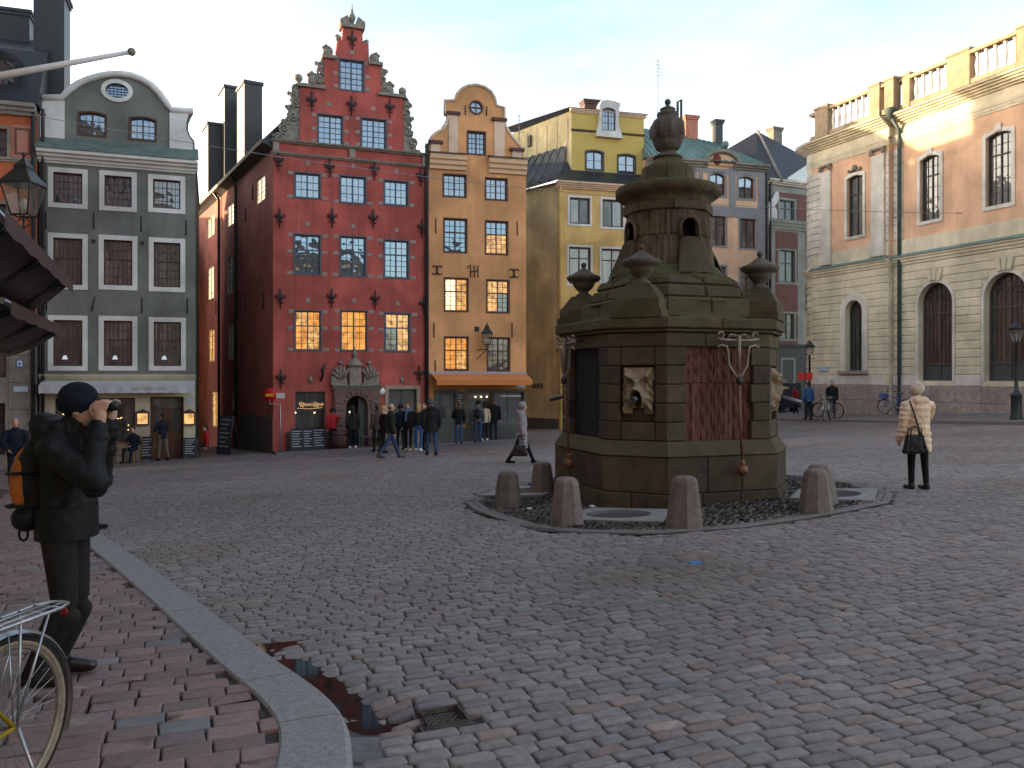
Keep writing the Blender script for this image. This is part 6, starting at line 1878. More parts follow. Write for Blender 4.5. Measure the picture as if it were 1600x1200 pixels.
# iron pump levers on the panel faces
M_lev = mat('worn_pump_iron', (.20, .15, .12), .5, .3, 14, .3, 40, metal=.4)
M_cop = mat('rusty_rod', (.17, .075, .045), .55, .3, 14, .3, 40, metal=.4)
for k in (1, -1):
    phi = PH + 45 * k; nv = nrmv(phi); tv = Vector((-nv.y, nv.x))
    off = .12 if k == 1 else -.05
    def q(t, d, z): p = nv * (WA + d) + tv * (t + off); return (p.x, p.y, z)
    lev = MB().tube([q(0, .32, 2.60), q(0, .32, 2.05)], .03, 8).tube([q(-.36, .3, 2.55), q(-.2, .3, 2.53), q(.2, .3, 2.53), q(.36, .3, 2.55)], .022, 7)
    lev.tube([q(0, .0, 2.6), q(0, .34, 2.58)], .03, 6)
    for s_ in (-1, 1):
        lev.tube([q(s_ * .36, .3, 2.42), q(s_ * .30, .3, 2.46), q(s_ * .20, .3, 2.44), q(s_ * .17, .3, 2.30), q(s_ * .16, .3, 2.16), q(s_ * .06, .31, 2.02), q(0, .32, 1.95)], .02, 7)
        lev.tube([(Vector(q(s_ * (.30 + .05 * math.cos(t)), .3, 2.60 + .05 * math.sin(t)))) for t in [i * .6 for i in range(10)]], .013, 5)
        lev.tube([q(s_ * .2, .3, 2.54), q(s_ * .12, .3, 2.62), q(s_ * .03, .3, 2.6)], .014, 5)
    lo = lev.build('pump_lever', M_lev, well)
    MB().tube([q(0, .32, 2.05), q(.03, .30, 1.4), q(.09, .28, .72)], [.024, .02, .017], 8).build('rod', M_cop, lo)
    MB().ball(q(.09, .28, .60), .088, 14).lathe([(.02, .68), (.05, .66), (.03, .72), (.02, .76)], 8, c=(q(.09, .28, 0)[0], q(.09, .28, 0)[1], 0)).build('counterweight', M_cop, lo)
    MB().ball(q(0, .33, 1.93), (.05, .05, .07), 8).build('hook', M_iron, lo)

# ------------------------------------------------------------------ bollards
M_boll = mat('bollard_granite', (.15, .118, .098), .75, .25, 14, .4, 60, streak=.3)
spots = [(793, 793, .66, 'stubby granite bollard at the left corner of the well island'), (848, 771, .66, 'granite bollard close to the well left side, half behind the copper ball'), (887, 822, .74, 'granite bollard in front of the well, left of the stone basin'),
         (1074, 824, .74, 'granite bollard in front of the well, right of the stone basin'), (1282, 801, .68, 'front granite bollard at the right corner of the well island'), (1290, 790, .68, 'rear granite bollard at the right corner, hidden behind the front one')]
prof = [(.215, -.1), (.215, .02), (.15, .86), (.135, .92), (.10, .965), (.0, .99)]
bm_ = None
for (px, py, h, lab) in spots:
    g = G(px, py, .03)
    if bm_ is None:
        o = MB().lathe([(r_, z) for r_, z in prof[:-1]] + [(.02, .985)], 8, a0=.35, smooth=False).build('bollard', M_boll); bm_ = o.data
        md = None
    else:
        o = bpy.data.objects.new('bollard', bm_); COL.objects.link(o)
    o.location = (g.x, g.y + .18, gz(g.x, g.y + .18) + .02); o.scale = (1.06, 1.06, h * .88); o.rotation_euler = (rnd.uniform(-.03, .03), rnd.uniform(-.03, .03), rnd.random() * 3); o.scale.x *= rnd.uniform(.94, 1.06)
    tag(o, lab, 'bollard', 'bollards round the well')
# ------------------------------------------------------------------ people: every body, coat and head of hair is one voxel-joined surface
from mathutils import noise as mnoise
JOBS = []
def cap(p0, p1, r0, r1=None, m=0, sq=1.0, sx=1.0): return ('c', Vector(p0), Vector(p1), r0, r0 if r1 is None else r1, m, sq, sx)
def ell(c, r, m=0, rot=None): return ('e', Vector(c), Vector(r), m, rot)
def prim_mesh(mb, p):
    if p[0] == 'c':
        _, a, b, r0, r1, m, sq, sx = p
        d = b - a; L_ = max(d.length, 1e-4); d = d / L_
        up = Vector((0, 0, 1)) if abs(d.z) < .9 else Vector((0, 1, 0))
        e1 = d.cross(up).normalized(); e2 = e1.cross(d).normalized()
        n = 12; rings = []
        for i in range(4): t = math.pi / 2 * (1 - i / 3.); rings.append((-r0 * math.sin(t), r0 * math.cos(t)))
        for i in range(4): t = math.pi / 2 * (i / 3.); rings.append((L_ + r1 * math.sin(t), r1 * math.cos(t)))
        vs = []
        for (s, r) in rings:
            for k in range(n):
                t = 2 * math.pi * k / n
                o = (e1 * math.cos(t) + e2 * math.sin(t)) * max(r, 1e-4)
                o.y *= sq; o.x *= sx
                vs.append(a + d * s + o)
        fs = [(i * n + k, i * n + (k + 1) % n, (i + 1) * n + (k + 1) % n, (i + 1) * n + k) for i in range(7) for k in range(n)]
        fs += [tuple(range(n - 1, -1, -1)), tuple(7 * n + k for k in range(n))]
        mb.add(vs, fs, 0, True)
    else:
        _, c, r, m, rot = p
        t = MB().ball((0, 0, 0), tuple(r), 14)
        vs = [Vector(v) for v in t.v]
        if rot is not None: vs = [rot @ v for v in vs]
        mb.add([v + c for v in vs], t.f, 0, True)
def prim_dist(p, C):
    if p[0] == 'c':
        _, a, b, r0, r1, m, sq, sx = p
        a_ = np.array(a); d = np.array(b) - a_; L2 = max(d @ d, 1e-9)
        t = np.clip((C - a_) @ d / L2, 0, 1)
        q = C - a_ - t[:, None] * d
        q = q / np.array([sx, sq, 1.])
        return np.linalg.norm(q, axis=1) - (r0 + (r1 - r0) * t)
    _, c, r, m, rot = p
    q = C - np.array(c)
    if rot is not None: q = q @ np.array(rot)
    return (np.linalg.norm(q / np.array(r), axis=1) - 1) * min(r)
def blob(name, prims, mats, parent, voxel=.014, smooth=3, zmin=None, fold=.0):
    mb = MB()
    for p in prims: prim_mesh(mb, p)
    o = mb.build(name, mats, parent, fix=True)
    md = o.modifiers.new('join', 'REMESH'); md.mode = 'VOXEL'; md.voxel_size = voxel; md.use_smooth_shade = True
    ms = o.modifiers.new('soft', 'SMOOTH'); ms.factor = .5; ms.iterations = smooth
    o['fold'] = fold; JOBS.append((o, prims, mats, zmin))
    return o
def finish_blobs():
    dg = bpy.context.evaluated_depsgraph_get()
    done = []
    for (o, prims, mats, zmin) in JOBS: done.append(bpy.data.meshes.new_from_object(o.evaluated_get(dg)))
    for (o, prims, mats, zmin), me in zip(JOBS, done):
        o.modifiers.clear(); old = o.data; nm = old.name; o.data = me; bpy.data.meshes.remove(old); me.name = nm
        me.materials.clear()
        for m in (mats if isinstance(mats, list) else [mats]): me.materials.append(m)
        n = len(me.polygons)
        if n and isinstance(mats, list) and len(mats) > 1:
            C = np.zeros(n * 3); me.polygons.foreach_get('center', C); C = C.reshape(-1, 3)
            D = np.stack([prim_dist(p, C) for p in prims], 1)
            mi = np.array([p[5] if p[0] == 'c' else p[3] for p in prims])
            me.polygons.foreach_set('material_index', mi[D.argmin(1)].astype(np.int32))
        fold = o['fold']; del o['fold']
        if fold:
            # creases in the cloth
            nv = len(me.vertices); co = np.zeros(nv * 3); nr = np.zeros(nv * 3)
            me.vertices.foreach_get('co', co); me.vertices.foreach_get('normal', nr); co = co.reshape(-1, 3); nr = nr.reshape(-1, 3)
            h = np.empty(nv)
            for i, p in enumerate(co.tolist()):
                q = Vector((p[0] * 5., p[1] * 5., p[2] * 11. + p[0] * 6.))
                h[i] = 1 - 2 * abs(mnoise.noise(q)) + .5 * (1 - 2 * abs(mnoise.noise(q * 2.1)))
            co += nr * (fold * (h - .75))[:, None]
            me.vertices.foreach_set('co', co.ravel()); me.update()
        if zmin is not None:
            co = np.zeros(len(me.vertices) * 3); me.vertices.foreach_get('co', co); co = co.reshape(-1, 3)
            low = co[:, 2] < zmin; co[low, 2] = zmin + .004 * np.sin(co[low, 0] * 40); me.vertices.foreach_set('co', co.ravel()); me.update()
        me.polygons.foreach_set('use_smooth', np.ones(n, bool))

M_skin = mat('skin', (.42, .24, .17), .6, .06, 8, .05, 60)
def cloth(name, c, rough=.85, bump=.5, bs=14.): return mat('cloth_' + name, c, rough, .18, 7, bump, bs, spec=.25, dist=.02)
C_black = cloth('black', (.008, .008, .009)); C_navy = cloth('navy', (.010, .013, .026)); C_olive = cloth('olive', (.022, .022, .016))
C_jeans = cloth('jeans', (.03, .055, .11)); C_jeansl = cloth('bright_jeans', (.035, .075, .19)); C_grey = cloth('grey', (.08, .075, .08)); C_dark = cloth('charcoal', (.015, .014, .015))
C_brown = cloth('brown', (.055, .038, .028)); C_red = cloth('red', (.32, .015, .02)); C_white = cloth('white', (.55, .55, .56)); C_beige = cloth('beige', (.45, .34, .24))
C_tan = cloth('cream_down', (.62, .44, .30), .7, .3, 9); C_lav = cloth('grey_mauve_down', (.24, .20, .205), .75, .3, 9); C_teal = cloth('teal', (.03, .30, .30)); C_pink = cloth('pink', (.45, .04, .10)); C_khaki = cloth('khaki', (.10, .085, .06))
H_dark = mat('dark_hair', (.02, .014, .01), .6, .3, 30, .6, 60); H_blond = mat('blond_hair', (.40, .25, .10), .5, .3, 30, .6, 60); H_brown = mat('brown_hair', (.09, .045, .02), .55, .3, 30, .6, 60); H_grey = mat('grey_hair', (.20, .18, .17), .6, .3, 30, .6, 60)
C_knit = mat('navy_knit', (.005, .007, .016), .95, .2, 8, .8, 45, dist=.012)

def person(loc, face, H, label, top=C_black, legs=C_jeans, shoes=C_black, hem=.86, flare=.0, hair=('short', H_dark), legp=((6, 4), (-8, 8)), arms=((), ()), group=None, puffer=False, hood=False, bulk=1.0, voxel=.016, lean=0., scarf=None, quilt=0, sit=False, under=None):
    """upright figure; local +y is forward, +x its right hand; `arms` gives (elbow, wrist) or nothing for a hanging arm"""
    k = H / 1.75
    root = empty('person', loc, R(face), label, 'person', group)
    root.scale = (k, k, k)
    P = []; feet = []
    hz = .93 if not sit else .52
    for s_, (sw_, kn) in zip((-1, 1), legp):
        hip = Vector((s_ * .095, 0, hz))
        if sit:
            kneep = hip + Vector((s_ * .05, .42, .0)); ank = kneep + Vector((0, .04, -.42)); fdir = Vector((0, 1, 0))
        else:
            a = R(sw_); kneep = hip + Vector((s_ * .01, math.sin(a) * .44, -math.cos(a) * .44))
            b_ = R(sw_ - kn); ank = kneep + Vector((0, math.sin(b_) * .41, -math.cos(b_) * .41))
            ft = R(-max(0, kn - 10) * 1.0); fdir = Vector((0, math.cos(ft), math.sin(ft)))
        P += [cap(hip, kneep, .088, .062, 1), cap(kneep, ank, .060, .046, 1)]
        heel = ank + Vector((0, -.03, -.035)); toe = ank + fdir * .17 + Vector((0, 0, -.05))
        P += [cap(heel, toe, .043, .036, 2), cap(ank + Vector((0, 0, .02)), heel, .048, .045, 2)]
        feet += [heel.z - .043, toe.z - .036]
    P += [ell((0, 0, hz + .03), (.165, .115, .13), 1)]
    sh = hz + .50; ln = R(lean)
    def tl(x, y, z):
        dz = z - hz; return Vector((x, y + dz * math.sin(ln), hz + dz * math.cos(ln)))
    P += [cap(tl(0, 0, hz + .08), tl(0, .0, hz + .42), .135, .15, 0, .74), cap(tl(-.13, 0, sh - .03), tl(.13, 0, sh - .03), .07, .07, 0, .9)]
    hd = tl(0, .035, hz + .72)
    P += [cap(tl(0, 0, hz + .48), tl(0, .02, hz + .62), .055, .052, 3), ell(hd, (.076, .096, .118), 3), ell(hd + Vector((0, .045, -.055)), (.05, .055, .06), 3), ell(hd + Vector((0, .103, -.01)), (.014, .02, .028), 3)]
    for s_ in (-1, 1): P.append(ell(hd + Vector((s_ * .077, -.005, -.01)), (.012, .022, .032), 3))
    coat = [cap(tl(-.12 * bulk, -.005, sh - .035), tl(.12 * bulk, -.005, sh - .035), .085 * bulk, None, 0, .95),
            cap(tl(0, 0, hz + .1), tl(0, .0, hz + .38), .160 * bulk, .168 * bulk, 0, .78)]
    if hem < hz + .05 and not sit: coat += [cap((0, 0, hz + .12), (0, 0, hem), .160 * bulk, .165 * bulk + flare, 0, .80)]
    coat += [cap(tl(0, 0, sh - .02), tl(0, .01, sh + .07), .095, .075, 0)]
    if puffer:
        z = hem + .07
        while z < sh - .05: coat.append(ell(tl(0, 0, z), (.174 * bulk + (flare * .8 if z < hz else 0), .137 * bulk + (flare * .6 if z < hz else 0), .085), 0)); z += .105
    if hood: coat += [cap(tl(-.07, -.075, sh + .045), tl(.07, -.075, sh + .045), .07, None, 0), cap(tl(-.09, .0, sh + .06), tl(-.07, -.07, sh + .05), .05, None, 0), cap(tl(.09, .0, sh + .06), tl(.07, -.07, sh + .05), .05, None, 0)]
    hands = []
    for s_, a in zip((-1, 1), arms):
        S_ = tl(s_ * .19 * bulk, 0, sh - .04)
        if a: E_, W_ = Vector(a[0]), Vector(a[1])
        else: E_ = S_ + Vector((s_ * .045, -.03, -.28)); W_ = E_ + Vector((s_ * .0, .07, -.24))
        P += [cap(S_, E_, .05, .043, 0), cap(E_, W_, .043, .032, 0)]
        d = (W_ - E_).normalized(); h = W_ + d * .06
        P += [cap(W_, h, .030, .034, 3, 1, .7)]
        side = d.cross(Vector((1, 0, 0))); side = side.normalized() if side.length > .1 else Vector((0, 1, 0))
        for f_ in range(4): P.append(cap(h + side * (f_ - 1.5) * .018, h + side * (f_ - 1.5) * .019 + d * (.075 - .008 * abs(f_ - 1.3)) + Vector((-s_ * .02, 0, 0)), .010, .008, 3))
        P.append(cap(W_ + d * .02 + side * .03, h + side * .06 + d * .02, .012, .009, 3))
        coat += [cap(S_, E_, .068 * bulk, .06 * bulk, 0), cap(E_, W_, .06 * bulk, .048 * bulk, 0)]
        if puffer:
            for t in (.2, .5, .8): coat.append(ell(S_.lerp(E_, t), (.076 * bulk, .076 * bulk, .055), 0)); coat.append(ell(E_.lerp(W_, t), (.068 * bulk, .068 * bulk, .055), 0))
    lo = min(feet)
    body = blob('body', P, [under or top, legs, shoes, M_skin], root, voxel)
    ct = blob('coat', coat, [top], root, voxel, zmin=hem if hem < hz + .05 and not sit else None, fold=.006)
    hs, hm_ = hair
    hp = []
    if hs == 'short': hp = [ell(hd + Vector((0, -.018, .035)), (.084, .094, .098), 0), ell(hd + Vector((0, -.05, -.03)), (.07, .055, .06), 0)]
    elif hs == 'bald': hp = [ell(hd + Vector((0, -.045, -.01)), (.083, .065, .055), 0)]
    elif hs == 'long': hp = [ell(hd + Vector((0, -.02, .03)), (.09, .1, .10), 0), cap(hd + Vector((0, -.06, -.02)), hd + Vector((0, -.085, -.28)), .082, .055, 0, .6)]
    elif hs == 'bun': hp = [ell(hd + Vector((0, -.015, .03)), (.088, .1, .102), 0), ell(hd + Vector((0, -.10, .05)), (.055, .05, .055), 0), ell(hd + Vector((0, -.045, -.04)), (.07, .06, .06), 0)]
    elif hs == 'beanie': hp = [ell(hd + Vector((0, -.012, .055)), (.092, .112, .095), 0), cap(hd + Vector((-.03, -.02, .02)), hd + Vector((.03, -.02, .02)), .092, None, 0, 1.08)]
    elif hs == 'hoodup': hp = [ell(hd + Vector((0, -.03, .02)), (.11, .115, .135), 0), cap(hd + Vector((0, -.03, -.05)), tl(0, -.03, sh + .02), .10, .12, 0)]
    nm = {'beanie': 'knit_hat', 'hoodup': 'hood'}.get(hs, 'hair')
    if hp: blob(nm, hp, [hm_], root, voxel * .8)
    if scarf: blob('scarf', [cap(tl(-.05, .02, sh + .05), tl(.05, .02, sh + .05), .085, None, 0), cap(tl(.03, .1, sh + .02), tl(.05, .13, sh - .3), .05, .05, 0, .5)], [scarf], root, voxel)
    # stand on the ground
    root.location.z += -lo * k
    return root

def at_px(px, py, h=0.0): return G(px, py, h)
XL = lambda *a: Vector(a)

# photographer in the left foreground (faces right)
pm1 = G(107, 1070, KH); pm1.z = gz(pm1.x, pm1.y) + side_h(pm1.x, pm1.y).item()
HF = 1.755
P1 = empty('person', pm1, R(-84), 'person in black jacket and navy knit hat photographing, brown shoes on the brick pavement', 'person')
kk = HF / 1.75; P1.scale = (kk, kk, kk)
Pp = []
C_troC = cloth('black_brown_cord', (.016, .013, .0125), .85, .5, 12)
M_shoe = mat('dark_brown_leather', (.022, .014, .012), .3, .3, 10, .2, 40, spec=.5)
for s_, y0, kn in ((-1, .02, .035), (1, -.03, .05)):
    hip = Vector((s_ * .10, -.02, .95)); kne = Vector((s_ * .105, -.03 + kn, .50)); ank = Vector((s_ * .105, -.13 + y0, .085))
    Pp += [cap(hip, kne, .104, .074, 1), cap(kne, ank, .072, .060, 1), cap(ank + Vector((0, -.04, -.035)), ank + Vector((s_ * .02, .17, -.045)), .048, .040, 2), cap(ank, ank + Vector((0, .0, -.03)), .055, .055, 2), cap(ank + Vector((0, .08, -.02)), ank + Vector((s_ * .02, .19, -.043)), .045, .038, 2), cap(kne + Vector((0, .03, -.1)), ank + Vector((0, .04, .08)), .062, .052, 1)]
Pp += [ell((0, -.02, 1.0), (.17, .135, .14), 1), cap((0, 0, 1.05), (0, 0, 1.4), .14, .15, 0, .8), cap((0, 0, 1.45), (0, .04, 1.58), .06, .058, 3)]
hd = Vector((0, .075, 1.635))
Pp += [ell(hd, (.077, .098, .12), 3), ell(hd + Vector((0, .05, -.06)), (.052, .055, .055), 3), ell(hd + Vector((0, .09, -.075)), (.03, .028, .03), 3), ell(hd + Vector((0, .105, -.01)), (.014, .022, .03), 3), ell(hd + Vector((0, .095, .03)), (.05, .02, .018), 3), ell(hd + Vector((0, .097, -.05)), (.024, .014, .010), 3)]
for s_ in (-1, 1): Pp += [ell(hd + Vector((s_ * .078, -.005, -.012)), (.013, .024, .034), 3)]
# hands round the camera
cmr = hd + Vector((.01, .145, .015))
for s_ in (-1, 1):
    w_ = cmr + Vector((s_ * .085, -.01, -.13)); palm = cmr + Vector((s_ * .085, .0, -.045))
    Pp += [cap(w_, palm, .033, .036, 3)]
    for f_ in range(4):
        b0 = palm + Vector((s_ * .012, -.035 + f_ * .023, .03)); b1 = b0 + Vector((s_ * -.004, .012, .045 - .006 * abs(f_ - 1.5))); b2 = b1 + Vector((-s_ * .038, .008, .008))
        Pp += [cap(b0, b1, .0105, .0095, 3), cap(b1, b2, .0095, .008, 3)]
    t0 = palm + Vector((0, -.04, -.01)); t1 = t0 + Vector((-s_ * .02, -.025, .035)); t2 = t1 + Vector((-s_ * .03, .0, .02))
    Pp += [cap(t0, t1, .013, .011, 3), cap(t1, t2, .011, .009, 3)]
blob('body', Pp, [C_black, C_troC, M_shoe, M_skin], P1, .0075, 4)
Cc = [cap((-.13, -.02, 1.42), (.13, -.02, 1.42), .10, None, 0, 1.05), cap((0, -.01, 1.08), (0, -.01, 1.34), .190, .185, 0, .80), cap((0, -.01, 1.1), (0, -.01, 1.0), .190, .195, 0, .82),
      cap((0, -.01, 1.0), (0, -.01, .985), .198, .198, 0, .82), cap((0, .0, 1.44), (0, .03, 1.53), .10, .085, 0), cap((-.08, -.10, 1.50), (.08, -.10, 1.50), .085, None, 0), cap((-.05, -.13, 1.54), (.05, -.13, 1.54), .07, None, 0),
      cap((-.10, -.02, 1.52), (-.07, -.09, 1.51), .055, None, 0), cap((.10, -.02, 1.52), (.07, -.09, 1.51), .055, None, 0)]
for s_ in (-1, 1):
    S_ = Vector((s_ * .20, -.01, 1.40)); E_ = Vector((.25, .235, 1.215)) if s_ > 0 else Vector((-.19, .10, 1.19)); W_ = cmr + Vector((s_ * .09, -.015, -.12))
    Cc += [cap(S_, E_, .082, .074, 0), cap(E_, W_, .072, .056, 0), ell(E_ + Vector((0, .01, -.01)), (.078, .078, .076), 0)]
    for t in (.55, .8): Cc.append(ell(E_.lerp(W_, t), (.072, .072, .05), 0))
cj = blob('jacket', Cc, [cloth('black_shell', (.0065, .006, .006), .65, .6, 10)], P1, .009, 2, fold=.011)
# skirt of the jacket: straight hem
vs, fs = [], []
for j in range(9):
    z = 1.06 - j * .0245
    for i in range(36):
        t = 2 * math.pi * i / 36; w = 1 + .014 * math.sin(5 * t + j * .5) + .01 * math.sin(11 * t - j) + .006 * j / 8
        vs.append((.202 * w * math.cos(t), -.01 + .168 * w * math.sin(t), z))
for j in range(8):
    for i in range(36): fs.append((j * 36 + i, j * 36 + (i + 1) % 36, (j + 1) * 36 + (i + 1) % 36, (j + 1) * 36 + i))
MB().add(vs, fs, 0, True).build('jacket_skirt', MATS['cloth_black_shell'], P1)
blob('knit_hat', [ell(hd + Vector((0, -.02, .065)), (.096, .118, .098), 0), cap(hd + Vector((-.02, -.025, .04)), hd + Vector((.02, -.025, .04)), .098, None, 0, 1.16), ell(hd + Vector((0, -.05, .03)), (.095, .09, .07), 0)], [C_knit], P1, .009, 3)
# camera and strap (held, so its own thing)
R1 = Matrix.Translation(P1.location) @ Matrix.Rotation(R(-84), 4, 'Z') @ Matrix.Scale(kk, 4)
cam_ob = empty('photo_camera', R1 @ cmr, R(-84), 'small black camera held up to the eye by the person in the navy hat', 'camera')
M_cam = mat('black_camera', (.012, .012, .013), .4, .1, 10, .1, 60, spec=.5)
MB().box(-.06, .06, -.03, .02, -.04, .04).build('camera_body', M_cam, cam_ob)
MB().lathe([(.032, 0), (.034, .02), (.03, .05), (.024, .055)], 14).build('lens', M_cam, cam_ob, (0, .02, 0), (R(-90), 0, 0))
MB().tube([(.06, -.02, .0), (.08, -.07, -.10), (.03, -.08, -.22), (-.03, -.08, -.22), (-.08, -.07, -.10), (-.06, -.02, .0)], .006, 5).build('strap', mat('grey_strap', (.12, .12, .14), .7, .1), cam_ob)
# backpack
bp_ = empty('backpack', R1 @ Vector((0, -.14, 1.19)), R(-84), 'black and orange backpack on the back of the person in the navy hat', 'backpack')
bp_.scale = (.9, .84, .84); C_bo = cloth('orange_nylon', (.33, .085, .012), .6, .4, 12); C_bk = cloth('black_nylon', (.006, .006, .007), .6, .4, 12)
blob('pack_body', [ell((0, -.07, .02), (.16, .12, .27), 0), cap((0, -.03, -.2), (0, -.03, .24), .12, .10, 0, 1.0, 1.2), cap((-.08, -.08, -.24), (.08, -.08, -.24), .10, None, 0)], [C_bk], bp_, .012)
blob('pocket', [ell((0, -.15, .0), (.13, .065, .20), 0), ell((0, -.11, .16), (.10, .075, .10), 0), ell((.085, -.11, .0), (.085, .075, .19), 0), ell((-.085, -.11, .0), (.085, .075, .19), 0)], [C_bo], bp_, .011)
for z in (.09, -.14): MB().tube([(.155, .02, z), (.185, -.06, z), (.165, -.15, z - .01), (.09, -.212, z - .015), (-.09, -.212, z - .015), (-.165, -.15, z - .01), (-.155, .02, z)], .012, 6).build('strap', C_bk, bp_)
MB().tube([(0, -.14 + .03 * math.cos(t), -.37 + .045 * math.sin(t)) for t in [i * math.pi / 6 for i in range(12)]], .009, 6, closed=True).build('loop', C_bk, bp_)
for s_ in (-1, 1): MB().tube([(s_ * .13, .02, .2), (s_ * .14, .10, .30), (s_ * .15, .25, .27), (s_ * .15, .31, .1), (s_ * .15, .2, -.12), (s_ * .13, .03, -.2)], .02, 6).build('shoulder_strap', C_bk, bp_)

# people round the square
person(at_px(146, 831, 0), -30, 1.76, 'person in navy coat and blue jeans mostly hidden behind the photographer', C_navy, C_jeans, C_black, .82, .02, ('short', H_dark), ((10, 6), (-16, 8)))
person(at_px(24, 765, .0), -152, 1.76, 'person in dark quilted jacket standing at the left edge', C_navy, C_dark, C_brown, .84, .01, ('short', H_grey), ((0, 2), (3, 4)), puffer=True, bulk=1.12, arms=(((-.27, .06, 1.16), (-.15, .16, 1.0)), ((.27, .06, 1.16), (.15, .16, 1.0))))
person(before(Fgreen, 254, 1.0), 60, 1.74, 'person in dark jacket and khaki trousers by the green house door', C_navy, C_khaki, C_black, .84, 0, ('short', H_dark), ((8, 6), (-10, 8)), arms=(((-.25, .08, 1.14), (-.16, .28, 1.12)), ((.25, .08, 1.14), (.16, .28, 1.12))))
sp_ = before(Fgreen, 209, .75, .0)
person(sp_, 172, 1.70, 'person in dark clothes seated on a chair outside the green house', C_navy, C_navy, C_black, .9, 0, ('short', H_dark), sit=True, arms=(((-.26, .06, .76), (-.05, .22, .66)), ((.26, .06, .76), (.05, .22, .66))))
g_ = 'people before the red house'
person(at_px(520, 702, .05), 40, 1.62, 'person in bright red jacket reading the chalkboards', C_red, C_dark, C_black, .90, .01, ('beanie', C_dark), ((4, 2), (-4, 4)), group=g_, bulk=1.08, arms=((), ((.26, .10, 1.15), (.20, .32, 1.12))))
person(at_px(551, 701, .05), 20, 1.66, 'person in olive hooded coat in front of the stone portal', C_olive, C_navy, C_white, .80, .02, ('hoodup', C_olive), ((3, 2), (-3, 4)), group=g_, bulk=1.1)
person(at_px(599, 708), -60, 1.68, 'person in black with pale scarf at the left of the group', C_black, C_black, C_black, .80, .02, ('long', H_blond), ((3, 2), (-3, 4)), group=g_, scarf=C_beige)
person(at_px(610, 717), -62, 1.80, 'tall person in dark olive jacket and jeans striding right', C_olive, C_jeans, C_brown, .84, .01, ('bald', H_brown), ((24, 4), (-22, 16)), group=g_, bulk=1.12)
person(at_px(626, 703), 30, 1.70, 'person in navy with dark hat at the back of the group', C_navy, C_dark, C_black, .80, .0, ('beanie', C_dark), ((3, 2), (-3, 4)), group=g_)
person(at_px(638, 704), 165, 1.74, 'person in black with blue scarf facing the square', C_black, C_black, C_beige, .86, .0, ('long', H_brown), ((3, 2), (-3, 4)), group=g_, scarf=cloth('blue_grey', (.08, .12, .22)))
person(at_px(654, 705), -10, 1.68, 'person with long blond hair, dark top and bright jeans', C_dark, C_jeansl, C_white, .96, .0, ('long', H_blond), ((4, 2), (-4, 4)), group=g_)
person(at_px(674, 712), 20, 1.84, 'tall person in long dark brown hooded coat and jeans', C_dark, C_jeans, C_black, .74, .03, ('beanie', C_grey), ((10, 4), (-10, 6)), group=g_, bulk=1.12, hood=True)
person(at_px(589, 706), 40, 1.72, 'person in brown jacket at the far left of the group, partly hidden', C_brown, C_dark, C_black, .84, .0, ('short', H_dark), ((3, 2), (-3, 4)), group=g_)
person(at_px(664, 703), 150, 1.70, 'person in grey jacket between the blond hair and the long coat', C_grey, C_dark, C_black, .84, .0, ('short', H_brown), ((3, 2), (-3, 4)), group=g_, bulk=1.08)
g_ = 'people queuing at the snack bar'
person(at_px(717, 694, .03), 10, 1.68, 'person in black jacket and jeans at the snack bar counter', C_black, C_jeans, C_black, .84, .0, ('long', H_brown), ((3, 2), (-3, 4)), group=g_, arms=(((-.25, .08, 1.14), (-.12, .26, 1.08)), ()))
bkp = person(at_px(747, 691, .03), 0, 1.70, 'person in grey jacket with dark backpack at the snack bar', C_grey, C_jeans, C_dark, .86, .0, ('beanie', C_navy), ((3, 2), (-3, 4)), group=g_)
person(at_px(757, 689, .03), 20, 1.62, 'person in pale coat half hidden beside the backpack wearer', C_beige, C_dark, C_white, .84, .0, ('long', H_dark), ((3, 2), (-3, 4)), group=g_)
person(at_px(771, 688, .03), 5, 1.74, 'person in black jacket and navy trousers in the snack bar queue', C_black, C_navy, C_black, .86, .0, ('short', H_brown), ((3, 2), (-3, 4)), group=g_, bulk=1.15)
person(at_px(783, 686, .03), -20, 1.64, 'person with white bag and teal jacket at the snack bar', C_teal, C_dark, C_black, .9, .0, ('short', H_dark), ((3, 2), (-3, 4)), group=g_, scarf=C_white)
person(at_px(791, 683, .03), 20, 1.60, 'person with pink bag and dark cap at the end of the queue', C_pink, C_dark, C_black, .95, .0, ('beanie', C_dark), ((3, 2), (-3, 4)), group=g_, scarf=cloth('mustard', (.25, .2, .03)))
bl = bkp.matrix_basis
bk2 = empty('backpack', bkp.location + Vector((0, -.2, 1.18)), 0, 'dark backpack worn by the person in grey at the snack bar', 'backpack')
blob('pack_body', [ell((0, 0, 0), (.15, .11, .22), 0), ell((0, -.07, -.06), (.12, .07, .12), 0)], [C_dark], bk2, .016)
MB().tube([(0, 0, .2), (0, .03, .25), (0, .06, .2)], .012, 5).build('strap', C_dark, bk2)

# striding figure in the mauve down coat
gw_ = at_px(815, 725)
person(gw_, -86, 1.68, 'person in long mauve grey down coat and knit hat striding right', C_lav, C_black, C_black, .50, .03, ('beanie', C_lav), ((24, 2), (-22, 10)), puffer=True, bulk=1.10, hood=True, scarf=C_lav, voxel=.014)
hb = empty('handbag', gw_ + Vector((-.05, -.30, .38)), R(0), 'dark brown handbag carried by the person in the mauve coat', 'handbag')
blob('bag_body', [cap((-.15, 0, -.08), (.15, 0, -.08), .07, None, 0, .7), cap((-.12, 0, .10), (.12, 0, .10), .05, None, 0, .7), ell((0, 0, 0), (.19, .06, .15), 0)], [mat('dark_brown_bag', (.03, .018, .016), .45, .2, 8, .2)], hb, .014)
MB().tube([(-.10, 0, .12), (-.06, 0, .30), (.0, 0, .42), (.06, 0, .30), (.10, 0, .12)], .012, 6).build('bag_handle', MATS['dark_brown_bag'], hb)

